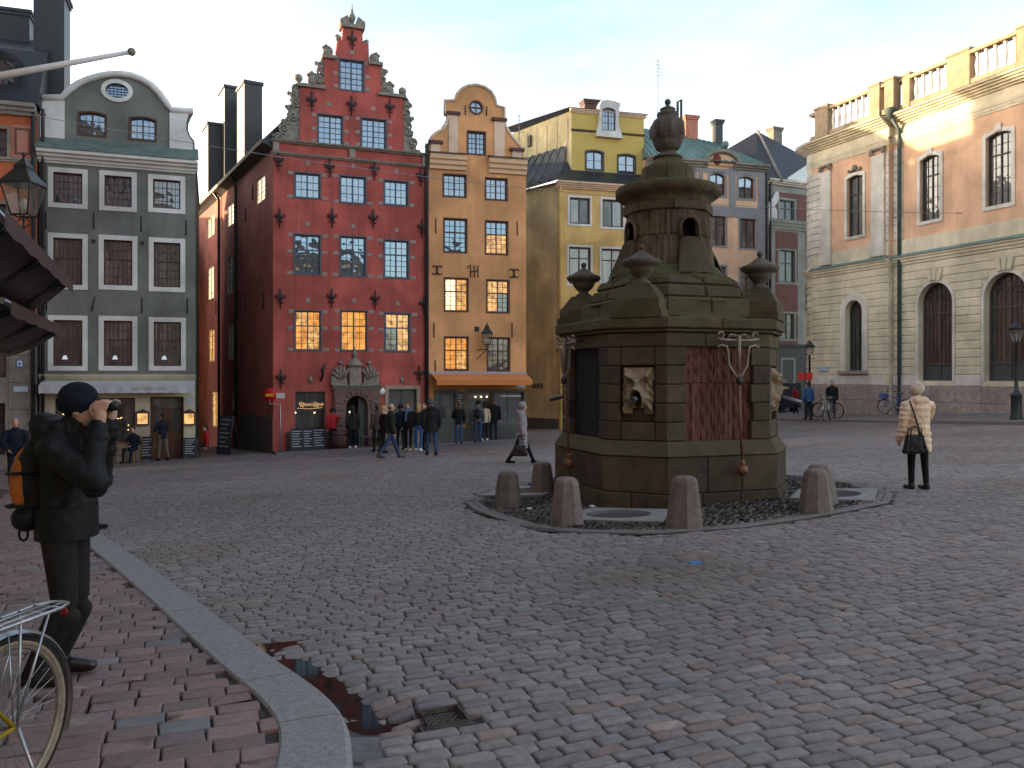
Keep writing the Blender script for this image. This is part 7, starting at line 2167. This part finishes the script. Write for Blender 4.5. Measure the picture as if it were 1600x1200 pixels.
# figure in the cream down coat, seen from behind
tw_ = at_px(1434, 765)
C_boot = mat('dark_boot', (.02, .014, .012), .5, .2, 8, .2)
person(tw_, 8, 1.69, 'person in cream down coat and dark boots with a shoulder bag, seen from behind', C_tan, C_black, C_boot, .64, .03, ('beanie', cloth('pale_knit', (.50, .40, .32))), ((2, 2), (-3, 4)), puffer=True, bulk=1.18, hood=True, voxel=.011,
       arms=(((-.27, -.02, 1.12), (-.30, .04, .84)), ((.27, .10, 1.22), (.10, .24, 1.42))))
for s_ in (-1, 1):
    pass
hb = empty('shoulder_bag', tw_ + Vector((-.17, -.25, .77)), R(8), 'black leather bag hanging behind the cream down coat', 'bag')
M_bagk = mat('black_leather', (.008, .0075, .008), .6, .2, 8, .2, spec=.3)
blob('bag_body', [cap((-.17, 0, -.13), (.19, 0, -.13), .045, None, 0, .9), cap((-.13, 0, .08), (.13, 0, .09), .035, None, 0, .9), cap((-.16, 0, -.13), (-.12, 0, .08), .045, .035, 0), cap((.18, 0, -.13), (.12, 0, .08), .045, .035, 0), ell((0, 0, -.03), (.16, .05, .12), 0), cap((-.08, 0, -.12), (-.06, 0, .08), .05, .04, 0), cap((.08, 0, -.12), (.06, 0, .08), .05, .04, 0)], [M_bagk], hb, .010)
for d_ in (-.02, .03): MB().tube([(-.12 + d_, -.02, .1), (-.10 + d_, -.03, .22), (-.02 + d_, -.03, .27), (.06 + d_, -.03, .22), (.08 + d_, -.02, .1)], .010, 6).build('bag_handle', M_bagk, hb)
MB().tube([(.12, .02, .1), (.05, .07, .42), (-.02, .10, .66)], .012, 6).build('strap', M_bagk, hb)

# people by the palace and in the side street
person(at_px(1300, 654, .1), 170, 1.76, 'person in dark jacket standing against the palace wall', C_black, C_navy, C_black, .84, .0, ('short', H_dark), ((3, 2), (-3, 4)))
person(at_px(1263, 656, .1), 10, 1.76, 'person in blue jacket at the corner of the side street', cloth('denim_blue', (.03, .07, .16)), C_dark, C_black, .84, .0, ('short', H_dark), ((3, 2), (-3, 4)))
person(at_px(1243, 650, .0), 30, 1.70, 'person in dark red coat in the side street behind the well', cloth('dark_red', (.20, .012, .015)), C_dark, C_black, .7, .02, ('short', H_dark), ((3, 2), (-3, 4)))
person(at_px(322, 714, .0), 120, 1.60, 'person in red crouching at the mouth of the alley', C_red, C_dark, C_black, .9, 0, ('short', H_dark), sit=True)
finish_blobs()
# ------------------------------------------------------------------ bicycles
M_tyre = mat('tyre_rubber', (.012, .012, .012), .8, .2, 20, .3, 80)
M_steel = mat('dull_steel', (.32, .32, .33), .35, .15, 12, .1, 60, metal=.8)
M_rim = mat('worn_rim', (.22, .19, .15), .45, .3, 14, .2, 60, metal=.5)
def bicycle(loc, rz, label, frame_m, rack=False, spokes=28, tyre_m=None, guard=None, bag=None, lean=.0, sidewall=False):
    """local +x is forward; wheels touch z=0; rear hub at x=0"""
    root = empty('bicycle', loc, rz, label, 'bicycle')
    root.rotation_euler = (lean, 0, rz)
    r = .335; wb = 1.05
    for (wx, st) in ((0, 0.), (wb, .15)):
        w = MB().tube([(r * math.cos(t), 0, r * math.sin(t)) for t in [2 * math.pi * i / 48 for i in range(48)]], .019, 8, closed=True).build('wheel', tyre_m or M_tyre, root, (wx, 0, r + .019))
        MB().tube([((r - .028) * math.cos(t), 0, (r - .028) * math.sin(t)) for t in [2 * math.pi * i / 48 for i in range(48)]], .012, 6, closed=True).build('rim', M_rim, w)
        if sidewall: MB().tube([((r - .012) * math.cos(t), 0, (r - .012) * math.sin(t)) for t in [2 * math.pi * i / 48 for i in range(48)]], .0185, 8, closed=True).build('sidewall', mat('gum_sidewall', (.20, .15, .10), .7, .3, 20, .2), w)
        sp = MB()
        for i in range(spokes):
            t = 2 * math.pi * i / spokes; s_ = .022 if i % 2 else -.022; t2 = t + (.5 if i % 4 < 2 else -.5)
            sp.tube([(.02 * math.cos(t2), s_, .02 * math.sin(t2)), ((r - .035) * math.cos(t), 0, (r - .035) * math.sin(t))], .0016 if spokes > 20 else .003, 4, caps=False)
        sp.build('spokes', M_steel, w, kind='stuff')
        MB().tube([(0, -.04, 0), (0, .04, 0)], .018, 8).build('hub', M_steel, w)
        g = MB(); n = 22; vs, fs = [], []
        a0, a1 = (R(-10), R(190)) if wx else (R(-25), R(160))
        if wx == 0: a0, a1 = R(20), R(205)
        else: a0, a1 = R(25), R(215)
        for i in range(n + 1):
            t = a0 + (a1 - a0) * i / n
            for (dy, dr) in ((-.028, .025), (-.016, .037), (0, .041), (.016, .037), (.028, .025)): vs.append(((r + dr) * math.cos(t), dy, (r + dr) * math.sin(t)))
        for i in range(n):
            for j in range(4): fs.append((i * 5 + j, i * 5 + j + 1, (i + 1) * 5 + j + 1, (i + 1) * 5 + j))
        g.add(vs, fs, 0, True)
        for t in (a0 + .1, (a0 + a1) / 2 - .4):
            g.tube([(0, .05, 0), ((r + .03) * math.cos(t), .03, (r + .03) * math.sin(t))], .004, 4); g.tube([(0, -.05, 0), ((r + .03) * math.cos(t), -.03, (r + .03) * math.sin(t))], .004, 4)
        g.build('mudguard', guard or M_steel, root, (wx, 0, r + .019))
    zb = r + .019; bb = (.45, 0, zb - .06); seat = (.30, 0, .86); hb_ = (.88, 0, .94); hl = (.91, 0, .74)
    f = MB()
    f.tube([bb, seat], .016, 8).tube([bb, hl], .019, 8).tube([(.36, 0, .70), (.885, 0, .88)], .016, 8)
    for s_ in (-1, 1): f.tube([(0, s_ * .055, zb), (.42, s_ * .03, zb - .05)], .010, 6).tube([(0, s_ * .055, zb), (.335, s_ * .02, .76)], .009, 6)
    f.tube([hb_, hl], .02, 8)
    f.build('frame', frame_m, root)
    fk = MB()
    for s_ in (-1, 1): fk.tube([(.92, s_ * .04, .72), (.97, s_ * .045, .55), (wb, s_ * .05, zb)], .011, 6)
    fk.build('fork', frame_m, root)
    MB().tube([(.865, 0, .92), (.855, 0, 1.03)], .012, 6).tube([(.70, -.29, 1.05), (.80, -.24, 1.07), (.87, -.08, 1.03), (.87, .08, 1.03), (.80, .24, 1.07), (.70, .29, 1.05)], .011, 7).build('handlebar', M_steel, root)
    for s_ in (-1, 1): MB().tube([(.66, s_ * .30, 1.045), (.76, s_ * .265, 1.06)], .017, 7).build('grip', M_tyre, root)
    MB().tube([seat, (.285, 0, .95)], .013, 6).build('seat_post', M_steel, root)
    blobs = [(-.02, .085), (.02, .105), (.08, .10), (.14, .07), (.2, .035), (.27, .022)]
    vs, fs = [], []
    for i, (x, w) in enumerate(blobs):
        for k in range(10):
            t = 2 * math.pi * k / 10; zz = .035 * math.sin(t); vs.append((.16 + x, w * math.cos(t), .975 + (zz if zz > 0 else zz * 1.2) - .02 * (i / 5)))
    for i in range(5):
        for k in range(10): fs.append((i * 10 + k, i * 10 + (k + 1) % 10, (i + 1) * 10 + (k + 1) % 10, (i + 1) * 10 + k))
    fs += [tuple(range(10)), tuple(range(59, 49, -1))]
    MB().add(vs, fs, 0, True).build('saddle', mat('saddle_grey', (.05, .055, .065), .45, .1), root)
    ck = MB().lathe([(.09, -.004), (.09, .004)], 24)
    c = ck.build('chainring', M_steel, root, (bb[0], -.06, bb[2]), (R(90), 0, 0))
    MB().tube([(bb[0], -.08, bb[2]), (bb[0] + .12, -.08, bb[2] - .11)], .009, 5).tube([(bb[0], .08, bb[2]), (bb[0] - .12, .08, bb[2] + .11)], .009, 5).build('cranks', M_steel, root)
    for s_, d in ((-1, 1), (1, -1)): MB().box(bb[0] + d * .12 - .04, bb[0] + d * .12 + .04, s_ * .085, s_ * .16, bb[2] - d * .11 - .012, bb[2] - d * .11 + .012).build('pedal', M_tyre, root)
    MB().tube([(0, -.06, zb + .035), (bb[0], -.06, bb[2] + .09)], .004, 4).tube([(0, -.06, zb - .035), (bb[0], -.06, bb[2] - .09)], .004, 4).build('chain', M_tyre, root)
    if rack:
        k = MB(); zr = .765
        k.tube([(.26, -.055, zr), (-.24, -.07, zr), (-.31, -.045, zr), (-.325, 0, zr), (-.31, .045, zr), (-.24, .07, zr), (.26, .055, zr)], .0075, 7)
        for y in (-.025, .025): k.tube([(.22, y, zr + .004), (-.30, y, zr + .004)], .005, 5)
        for x in (.15, .05, -.05, -.15, -.24): k.tube([(x, -.066, zr + .002), (x, .066, zr + .002)], .005, 5)
        for s_ in (-1, 1): k.tube([(-.02, s_ * .065, zr), (-.01, s_ * .06, zb)], .006, 5).tube([(-.17, s_ * .068, zr), (0, s_ * .06, zb)], .006, 5)
        k.build('luggage_rack', M_steel, root)
        MB().lathe([(.018, 0), (.019, .008), (.012, .014)], 10).build('rear_reflector', mat('red_reflector', (.16, .006, .005), .2, 0, 1, 0), root, (-.335, 0, zr - .05), (0, R(-90), 0))
    if bag: MB().box(.98, 1.22, -.16, .16, .72, .95).build('basket', bag, root)
    MB().tube([(.0, .07, zb), (-.05, .16, .02)], .008, 5).build('kickstand', M_steel, root)
    return root
gb = P3(4, 1160, 3.3); gxy = (gb.x, gb.y)
bicycle((gb.x, gb.y, gz(*gxy) + side_h(*gxy).item()), R(-101), 'old bicycle with steel luggage rack and dull yellow frame at the lower left corner', mat('old_yellow_paint', (.26, .17, .012), .5, .2, 8), rack=True, spokes=36, sidewall=True)
q = G(1393, 648, .12)
bicycle((q.x + .2, q.y - .9, q.z + .02), R(180 - 68 + 8), 'blue bicycle leaning by the palace drainpipe', mat('blue_paint', (.03, .06, .22), .4, .1), spokes=16, bag=mat('violet_basket', (.10, .10, .24), .7, .1))
q = G(1322, 655, .12)
bicycle((q.x, q.y + 1.0, gz(q.x, q.y + 1) + .12), R(180 - 60), 'grey bicycle parked against the palace plinth', M_fgrey, spokes=16, guard=M_fgrey)
q = G(1290, 656, .12)
bicycle((q.x, q.y - .6, gz(q.x, q.y - .6) + .12), R(-125), 'silver bicycle nearest the street corner', M_steel, spokes=16)

# ------------------------------------------------------------------ street lamps
def street_lamp(loc, h, label):
    root = empty('street_lamp', loc, 0, label, 'street lamp')
    MB().lathe([(.20, -.1), (.20, .05), (.17, .10), (.17, .8), (.19, .84), (.13, .9), (.08, 1.0), (.06, 1.05), (.05, h - .7), (.07, h - .68), (.04, h - .62)], 12).build('post', M_iron, root)
    MB().tube([(-.25, 0, h - .8), (.25, 0, h - .8)], .018, 6).build('ladder_bar', M_iron, root)
    h0 = h - .62; w0, w1 = .10, .19
    fr = MB()
    for k in range(4):
        a = math.pi / 4 + k * math.pi / 2; b_ = a + math.pi / 2
        qd = [(w0 * 1.4 * math.cos(a), w0 * 1.4 * math.sin(a), h0), (w0 * 1.4 * math.cos(b_), w0 * 1.4 * math.sin(b_), h0), (w1 * 1.4 * math.cos(b_), w1 * 1.4 * math.sin(b_), h0 + .4), (w1 * 1.4 * math.cos(a), w1 * 1.4 * math.sin(a), h0 + .4)]
        MB().add(qd, [(0, 1, 2, 3)]).build('pane', GL_lan, root, fix=False)
        fr.tube([qd[0], qd[3]], .012, 5).tube([qd[3], qd[2]], .015, 5)
    fr.build('lamp_frame', M_iron, root)
    MB().lathe([(w1 * 1.5, h0 + .4), (w1 * .8, h0 + .53), (w1 * .7, h0 + .58), (.04, h0 + .66), (.02, h0 + .74)], 8).build('lamp_roof', M_iron, root)
    return root
q = G(1588, 655, .12); street_lamp(q, (655 - 505) / FPX * q.y, 'black street lamp on the pavement at the right edge')
q = G(1265, 652, .1); street_lamp(q, (652 - 535) / FPX * q.y, 'distant black street lamp in the side street beside the palace')

# lantern and flagpole that reach in from the left house
street_lantern('wall_lantern', (WALLX(11.0) + .02, 11.0, P3(0, 343, 11).z), P3(37, 337, 11.0), 'large black lantern on an iron bracket at the left edge', .82)
tip = P3(200, 82, 12.0); bas = Vector((WALLX(11.2) + .05, 11.2, P3(0, 124, 11.2).z - .08))
fp = MB().tube([bas, bas.lerp(tip, .5), tip], [.055, .045, .03], 10)
fo = fp.build('flagpole', mat('white_pole', (.6, .56, .56), .5, .05)); tag(fo, 'white flagpole slanting out over the square at upper left', 'flagpole')
d_ = (tip - bas).normalized()
MB().ball(tip + d_ * .05, .06, 10).build('finial', M_greystone, fo)
MB().tube([bas - d_ * .25, bas + d_ * .25], .09, 10).build('pole_socket', M_iron, fo)

# ------------------------------------------------------------------ folded-out awnings at the left
M_awm = mat('dark_maroon_canvas', (.040, .022, .020), .6, .2, 5, .25, 30)
M_awe = mat('awning_front_bar', (.22, .21, .24), .3, .1, 6, .1, metal=.6)
def awning(A, B, L, label):
    """front bar runs from corner A towards the viewer, canvas falls to the rear bar at B"""
    d = Vector((.388, -.92, 0)).normalized() * L
    root = empty('awning', A, 0, label, 'awning')
    a = Vector((0, 0, 0)); b = B - A; n = 12
    vs, fs = [], []
    for j in range(7):
        t = j / 6
        for i in range(n + 1):
            s_ = i / n; p = a.lerp(b, t) + d * s_; p = p + Vector((0, 0, -.05 * math.sin(math.pi * t) - .012 * math.sin(s_ * 20)))
            vs.append(p)
    for j in range(6):
        for i in range(n): fs.append((j * (n + 1) + i, j * (n + 1) + i + 1, (j + 1) * (n + 1) + i + 1, (j + 1) * (n + 1) + i))
    k = len(vs)
    vs2 = [v + Vector((0, 0, -.015)) for v in vs]
    MB().add(vs + vs2, fs + [tuple(reversed([i + k for i in f])) for f in fs]).build('canvas', M_awm, root, fix=False)
    MB().tube([a, a + d], .022, 8).build('front_bar', M_awe, root)
    MB().tube([b, b + d], .025, 8).build('rear_bar', M_awm, root)
    MB().tube([a, a.lerp(b, .5) + Vector((0, 0, -.03)), b], .035, 8).build('end_bar', M_awm, root)
    vs = []
    for i in range(n + 1):
        p = a + d * i / n; vs += [p + Vector((.05, .02, .0)), p + Vector((.05, .02, -.10 - .008 * math.sin(i * 3)))]
    MB().add(vs, [(2 * i, 2 * i + 1, 2 * i + 3, 2 * i + 2) for i in range(n)]).build('valance', M_awm, root, fix=False)
    for s_ in (.12, .5, .9):
        MB().tube([a + d * s_ + Vector((0, 0, -.05)), a.lerp(b, .45) + d * (s_ + .06) + Vector((0, 0, -.06)), b + d * (s_ - .02) + Vector((0, 0, -.04))], .022, 7).build('folding_arm', M_iron, root)
    # bracket to the wall
    w_ = Vector((WALLX((A + d * .3).y), (A + d * .3).y, A.z - .1)) - A
    MB().tube([b + d * .3, Vector((w_.x + .0, w_.y, w_.z))], .03, 6).build('wall_bracket', M_iron, root)
    return root
A1 = P3(103, 440, 7.0); B1 = P3(33, 487, 7.25)
awning(A1, B1, 3.3, 'upper dark maroon awning jutting in at the left edge')
A2 = P3(94, 513, 8.6); B2 = P3(22, 550, 8.9)
awning(A2, B2, 3.4, 'lower dark maroon awning jutting in at the left edge')

# ------------------------------------------------------------------ signs, boards, chairs
q = before(Fred, 438, .75, .04)
rt = empty('road_sign', q, R(-15), 'no entry sign on a bent grey pole at the red house corner', 'road sign')
kz = (703 - 613) / FPX * q.y
MB().tube([(0, 0, -.2), (0, 0, kz - .35), (-.42, -.05, kz - .35), (-.42, -.05, kz - .2)], .028, 8).build('pole', M_steel, rt)
MB().lathe([(.28, -.012), (.28, .012)], 28).build('disc', mat('sign_red', (.45, .012, .015), .4, 0, 1, 0), rt, (-.42, -.06, kz), (R(90), 0, 0))
MB().box(-.60, -.24, -.082, -.073, kz - .05, kz + .05).build('bar', mat('sign_yellow', (.65, .36, .03), .4, 0, 1, 0), rt)
MB().box(-.14, .22, -.06, -.045, kz - .12, kz + .08).build('plate', MATS['sign_white'], rt)
M_chalk = mat('blackboard', (.03, .034, .04), .7, .3, 6, .1); M_chw = MATS['chalk']
def aboard(px, F_, d, w, h, rz, label, wood=None):
    q = before(F_, px, d, .05)
    rt = empty('menu_stand', q, rz, label, 'menu board', None)
    t = .16
    b = MB().add([(-w / 2, -.02, 0), (w / 2, -.02, 0), (w / 2, t, h), (-w / 2, t, h), (-w / 2, .01, 0), (w / 2, .01, 0), (w / 2, t + .03, h), (-w / 2, t + .03, h)], [(0, 1, 2, 3), (7, 6, 5, 4), (0, 4, 5, 1), (1, 5, 6, 2), (2, 6, 7, 3), (3, 7, 4, 0)]).build('board', M_chalk, rt)
    fr = MB().tube([(-w / 2, -.02, 0), (-w / 2, t, h), (w / 2, t, h), (w / 2, -.02, 0)], .02, 5)
    fr.build('frame', wood or M_fgrey, rt)
    for k in range(7):
        z = h * (.9 - k * .115); y = -.02 + (t + .02) * z / h - .008
        MB().box(-w * .38, w * (.38 - .12 * ((k * 7) % 3)), y - .004, y, z - .012, z + .012).build('chalk_line', M_chw, rt)
    for g in (-1, 1): MB().tube([(g * w / 2, t + .03, h), (g * w / 2, t + .3, 0)], .015, 5).build('rear_leg', wood or M_fgrey, rt)
    return rt
aboard(464, Fred, .5, .5, .86, R(14), 'leftmost of three chalkboards below the neon shop window')
aboard(481, Fred, .5, .42, .84, R(16), 'middle of three chalkboards below the neon shop window')
aboard(499, Fred, .5, .5, .86, R(18), 'rightmost of three chalkboards below the neon shop window')
M_wood = mat('varnished_wood', (.17, .08, .03), .5, .2, 6, .2)
aboard(229, Fgreen, .6, .42, .85, R(10), 'wooden framed menu stand beside the seated person', M_wood)
aboard(296, Fgreen, .55, .48, .72, R(4), 'pale poster stand by the green house corner', M_fgrey)
aboard(349, Fgreen, -.2, .8, 1.5, R(-35), 'tall black menu board standing in the alley', M_iron)
# chair and small table outside the green house
def chair(loc, rz, label):
    rt = empty('chair', loc, rz, label, 'chair')
    MB().box(-.21, .21, -.2, .2, .43, .47).build('seat', M_wood, rt)
    MB().box(-.2, .2, -.22, -.19, .6, .86).build('backrest', M_wood, rt)
    for x in (-.19, .19):
        for y in (-.19, .18): MB().tube([(x, y, 0), (x, y, .44 if y > 0 else .86)], .018, 6).build('leg', M_wood, rt)
    return rt
chair(sp_ + Vector((0, .02, 0)), R(172), 'wooden chair under the seated person at the green house')
q = before(Fgreen, 189, .8)
rt = empty('cafe_table', q, R(10), 'small wooden table beside the seated person', 'table')
MB().box(-.3, .3, -.28, .28, .72, .75).build('table_top', M_wood, rt)
for x in (-.26, .26):
    for y in (-.24, .24): MB().tube([(x, y, 0), (x, y, .72)], .022, 6).build('leg', M_wood, rt)
MB().tube([(-.26, -.24, .3), (.26, -.24, .3)], .014, 5).build('stretcher', M_wood, rt)
# planter barrel near the portal
q = before(Fred, 533, .75, .05)
br_ = MB().lathe([(.26, 0), (.33, .25), (.35, .45), (.31, .72), (.28, .72), (.27, .62)], 16).build('barrel', M_fbrown, None, (q.x, q.y, q.z)); tag(br_, 'dark wooden barrel between the red jacket and the portal', 'barrel')
for z in (.15, .55): MB().lathe([(.325 if z < .3 else .345, z), (.335 if z < .3 else .345, z + .05)], 16).build('hoop', M_iron, br_)
q = before(Fred, 582, .5, .05)
bn = empty('bench', q, R(15), 'dark bench beside the portal of the red house', 'bench')
MB().box(-.5, .5, -.18, .18, .40, .45).build('seat', M_fgrey, bn)
for x in (-.42, .42): MB().box(x - .03, x + .03, -.16, .16, 0, .40).build('leg', M_fgrey, bn)
# van in the side street
q = G(1232, 648, .0)
vn = empty('parked_van', (q.x, q.y + 3.5, gz(q.x, q.y + 3.5)), R(100), 'dark van parked in the side street behind the well', 'van')
MB().plate([(-2.2, .45), (2.2, .45), (2.25, 1.0), (1.5, 1.15), (1.0, 1.9), (-2.15, 1.95), (-2.25, 1.0)], [], -.9, .9, back=True).build('body', mat('dark_blue_paint', (.012, .016, .025), .3, .05, 1, 0, spec=.5), vn)
for x in (-1.4, 1.4):
    for y in (-.85, .85): MB().lathe([(.33, -.1), (.34, 0), (.33, .1), (.18, .11)], 18).build('wheel', M_tyre, vn, (x, y, .34), (R(90), 0, 0))
for y in (-.905, .905): MB().box(-1.6, .9, y - .004, y + .004, 1.25, 1.75).build('side_window', GL_dim, vn)
MB().add([(1.49, -.75, 1.19), (1.49, .75, 1.19), (1.06, .7, 1.86), (1.06, -.7, 1.86)], [(0, 1, 2, 3)]).build('windscreen', GL_dim, vn, (.02, 0, 0))
for y in (-.7, .7): MB().ball((2.24, y, .85), (.05, .12, .1), 8).build('headlight', M_white, vn)
# red road sign there
q = G(1258, 655, .1)
rt = empty('street_banner', q, R(0), 'pair of small red placards on a post near the street corner', 'sign')
hz_ = (655 - 588) / FPX * q.y
MB().tube([(0, 0, 0), (0, 0, hz_ + .3)], .03, 6).build('post', M_iron, rt)
for x in (-.2, .18): MB().box(x - .16, x + .16, -.05, -.03, hz_ - .18, hz_ + .18).build('placard', MATS['sign_red'], rt)

# ------------------------------------------------------------------ overhead cable, aerials
def cable(pts_a, pts_b, sag, label):
    a, b = Vector(pts_a), Vector(pts_b)
    o = MB().tube([a.lerp(b, t) + Vector((0, 0, -sag * 4 * t * (1 - t))) for t in [i / 40 for i in range(41)]], .012, 5).build('overhead_cable', mat('cable_grey', (.22, .21, .22), .6, 0, 1, 0))
    tag(o, label, 'cable')
a = Vector((-18.6, 29.3, P3(5, 166, 29.3).z)); xr, zr = Fr.p(1503, 333)
b = Vector((Fr.A.x + Fr.e.x * xr, Fr.A.y + Fr.e.y * xr, Fr.z0 + zr))
cable(a, b, .9, 'thin cable strung across the square in front of the houses')
MB().tube([b + Vector((-.25, 0, 0)), b + Vector((.1, 0, 0))], .02, 5).build('cable_hook', M_iron, Fr.root).matrix_parent_inverse = Fr.root.matrix_basis.inverted()
def aerial(px, pt, pb, D, label):
    a, b = P3(px, pb, D), P3(px, pt, D)
    o = MB().tube([a, b], .025, 5).build('roof_aerial', M_greystone); tag(o, label, 'aerial')
    for k in range(5):
        p = b + Vector((0, 0, -.15 - .22 * k)); w = .14 + .04 * k
        MB().tube([p + Vector((-w, 0, .05)), p + Vector((w, 0, -.02))], .012, 4).build('element', M_greystone, o)
aerial(811, 178, 262, 47.5, 'thin roof aerial left of the yellow house')
aerial(1028, 92, 230, 50.5, 'tall roof aerial rising behind the well urn')

# ------------------------------------------------------------------ the rest of the square, beyond the frame, and two added sun blockers
def plain_house(name, a, b, h, m, label, n_w, n_f):
    F = Facade(name, a, b, label)
    rects = []
    for r_ in range(n_f):
        for c in range(n_w):
            x = F.w * (c + .5) / n_w; z = 3.6 + r_ * 3.1
            if z + 1.8 < h - .4: rects.append((x - .55, x + .55, z, z + 1.75))
    facade_wall(F, [(0, -2), (F.w, -2), (F.w, h), (0, h)], [hole(q) for q in rects], m)
    for q in rects: window(F, q, 2, (0, 1), ((2, 3),), M_fgrey, GL_mid, surround=M_stone2, sw=.12)
    shell(F, 9, h, h, m)
    gable = MB().add([(-.3, -.4, h), (F.w + .3, -.4, h), (F.w + .3, 4.5, h + 4), (-.3, 4.5, h + 4), (F.w + .3, 9.2, h), (-.3, 9.2, h)], [(0, 1, 2, 3), (3, 2, 4, 5), (0, 3, 5), (1, 4, 2), (0, 5, 4, 1)]).build('roof', M_tile, F.root)
    cornice(F, -.1, F.w + .1, h - .3, h, .3, M_stone2)
    return F
plain_house('town_house', (WALLX(1) - .1, 1.0), (WALLX(13), 13.0), 13.5, mat('buff_plaster', (.42, .33, .22), .85, .12, 1, .2), 'buff plaster house along the left side of the square, carrying the awnings', 5, 3)
plain_house('town_house', (WALLX(13) - .1, 13.1), (WALLX(29.) + .0, 29.), 15.5, mat('rose_plaster', (.40, .20, .15), .85, .12, 1, .2), 'rose plaster house along the left side beyond the lantern', 5, 4)
plain_house('town_house', (24, -14), (6.2, -16), 11.5, M_ywall, 'ochre house behind the viewer across the square', 7, 4)
plain_house('town_house', (6, -16), (-10, -14), 11.5, M_reddark, 'brown red house behind the viewer across the square', 6, 4)
plain_house('town_house', (-13.6, 48.5), (-7.3, 48.2), 17.0, M_ywall, 'unseen ochre house added behind the red house to block sun', 4, 3)  # unseen, added and sized to keep sun off the palace front
plain_house('town_house', (-28.5, 41.6), (-18.6, 43.8), 9.4, M_cream, 'unseen cream house added behind the green house to block sun', 4, 1)  # unseen, added and sized to keep sun off the lower alley wall
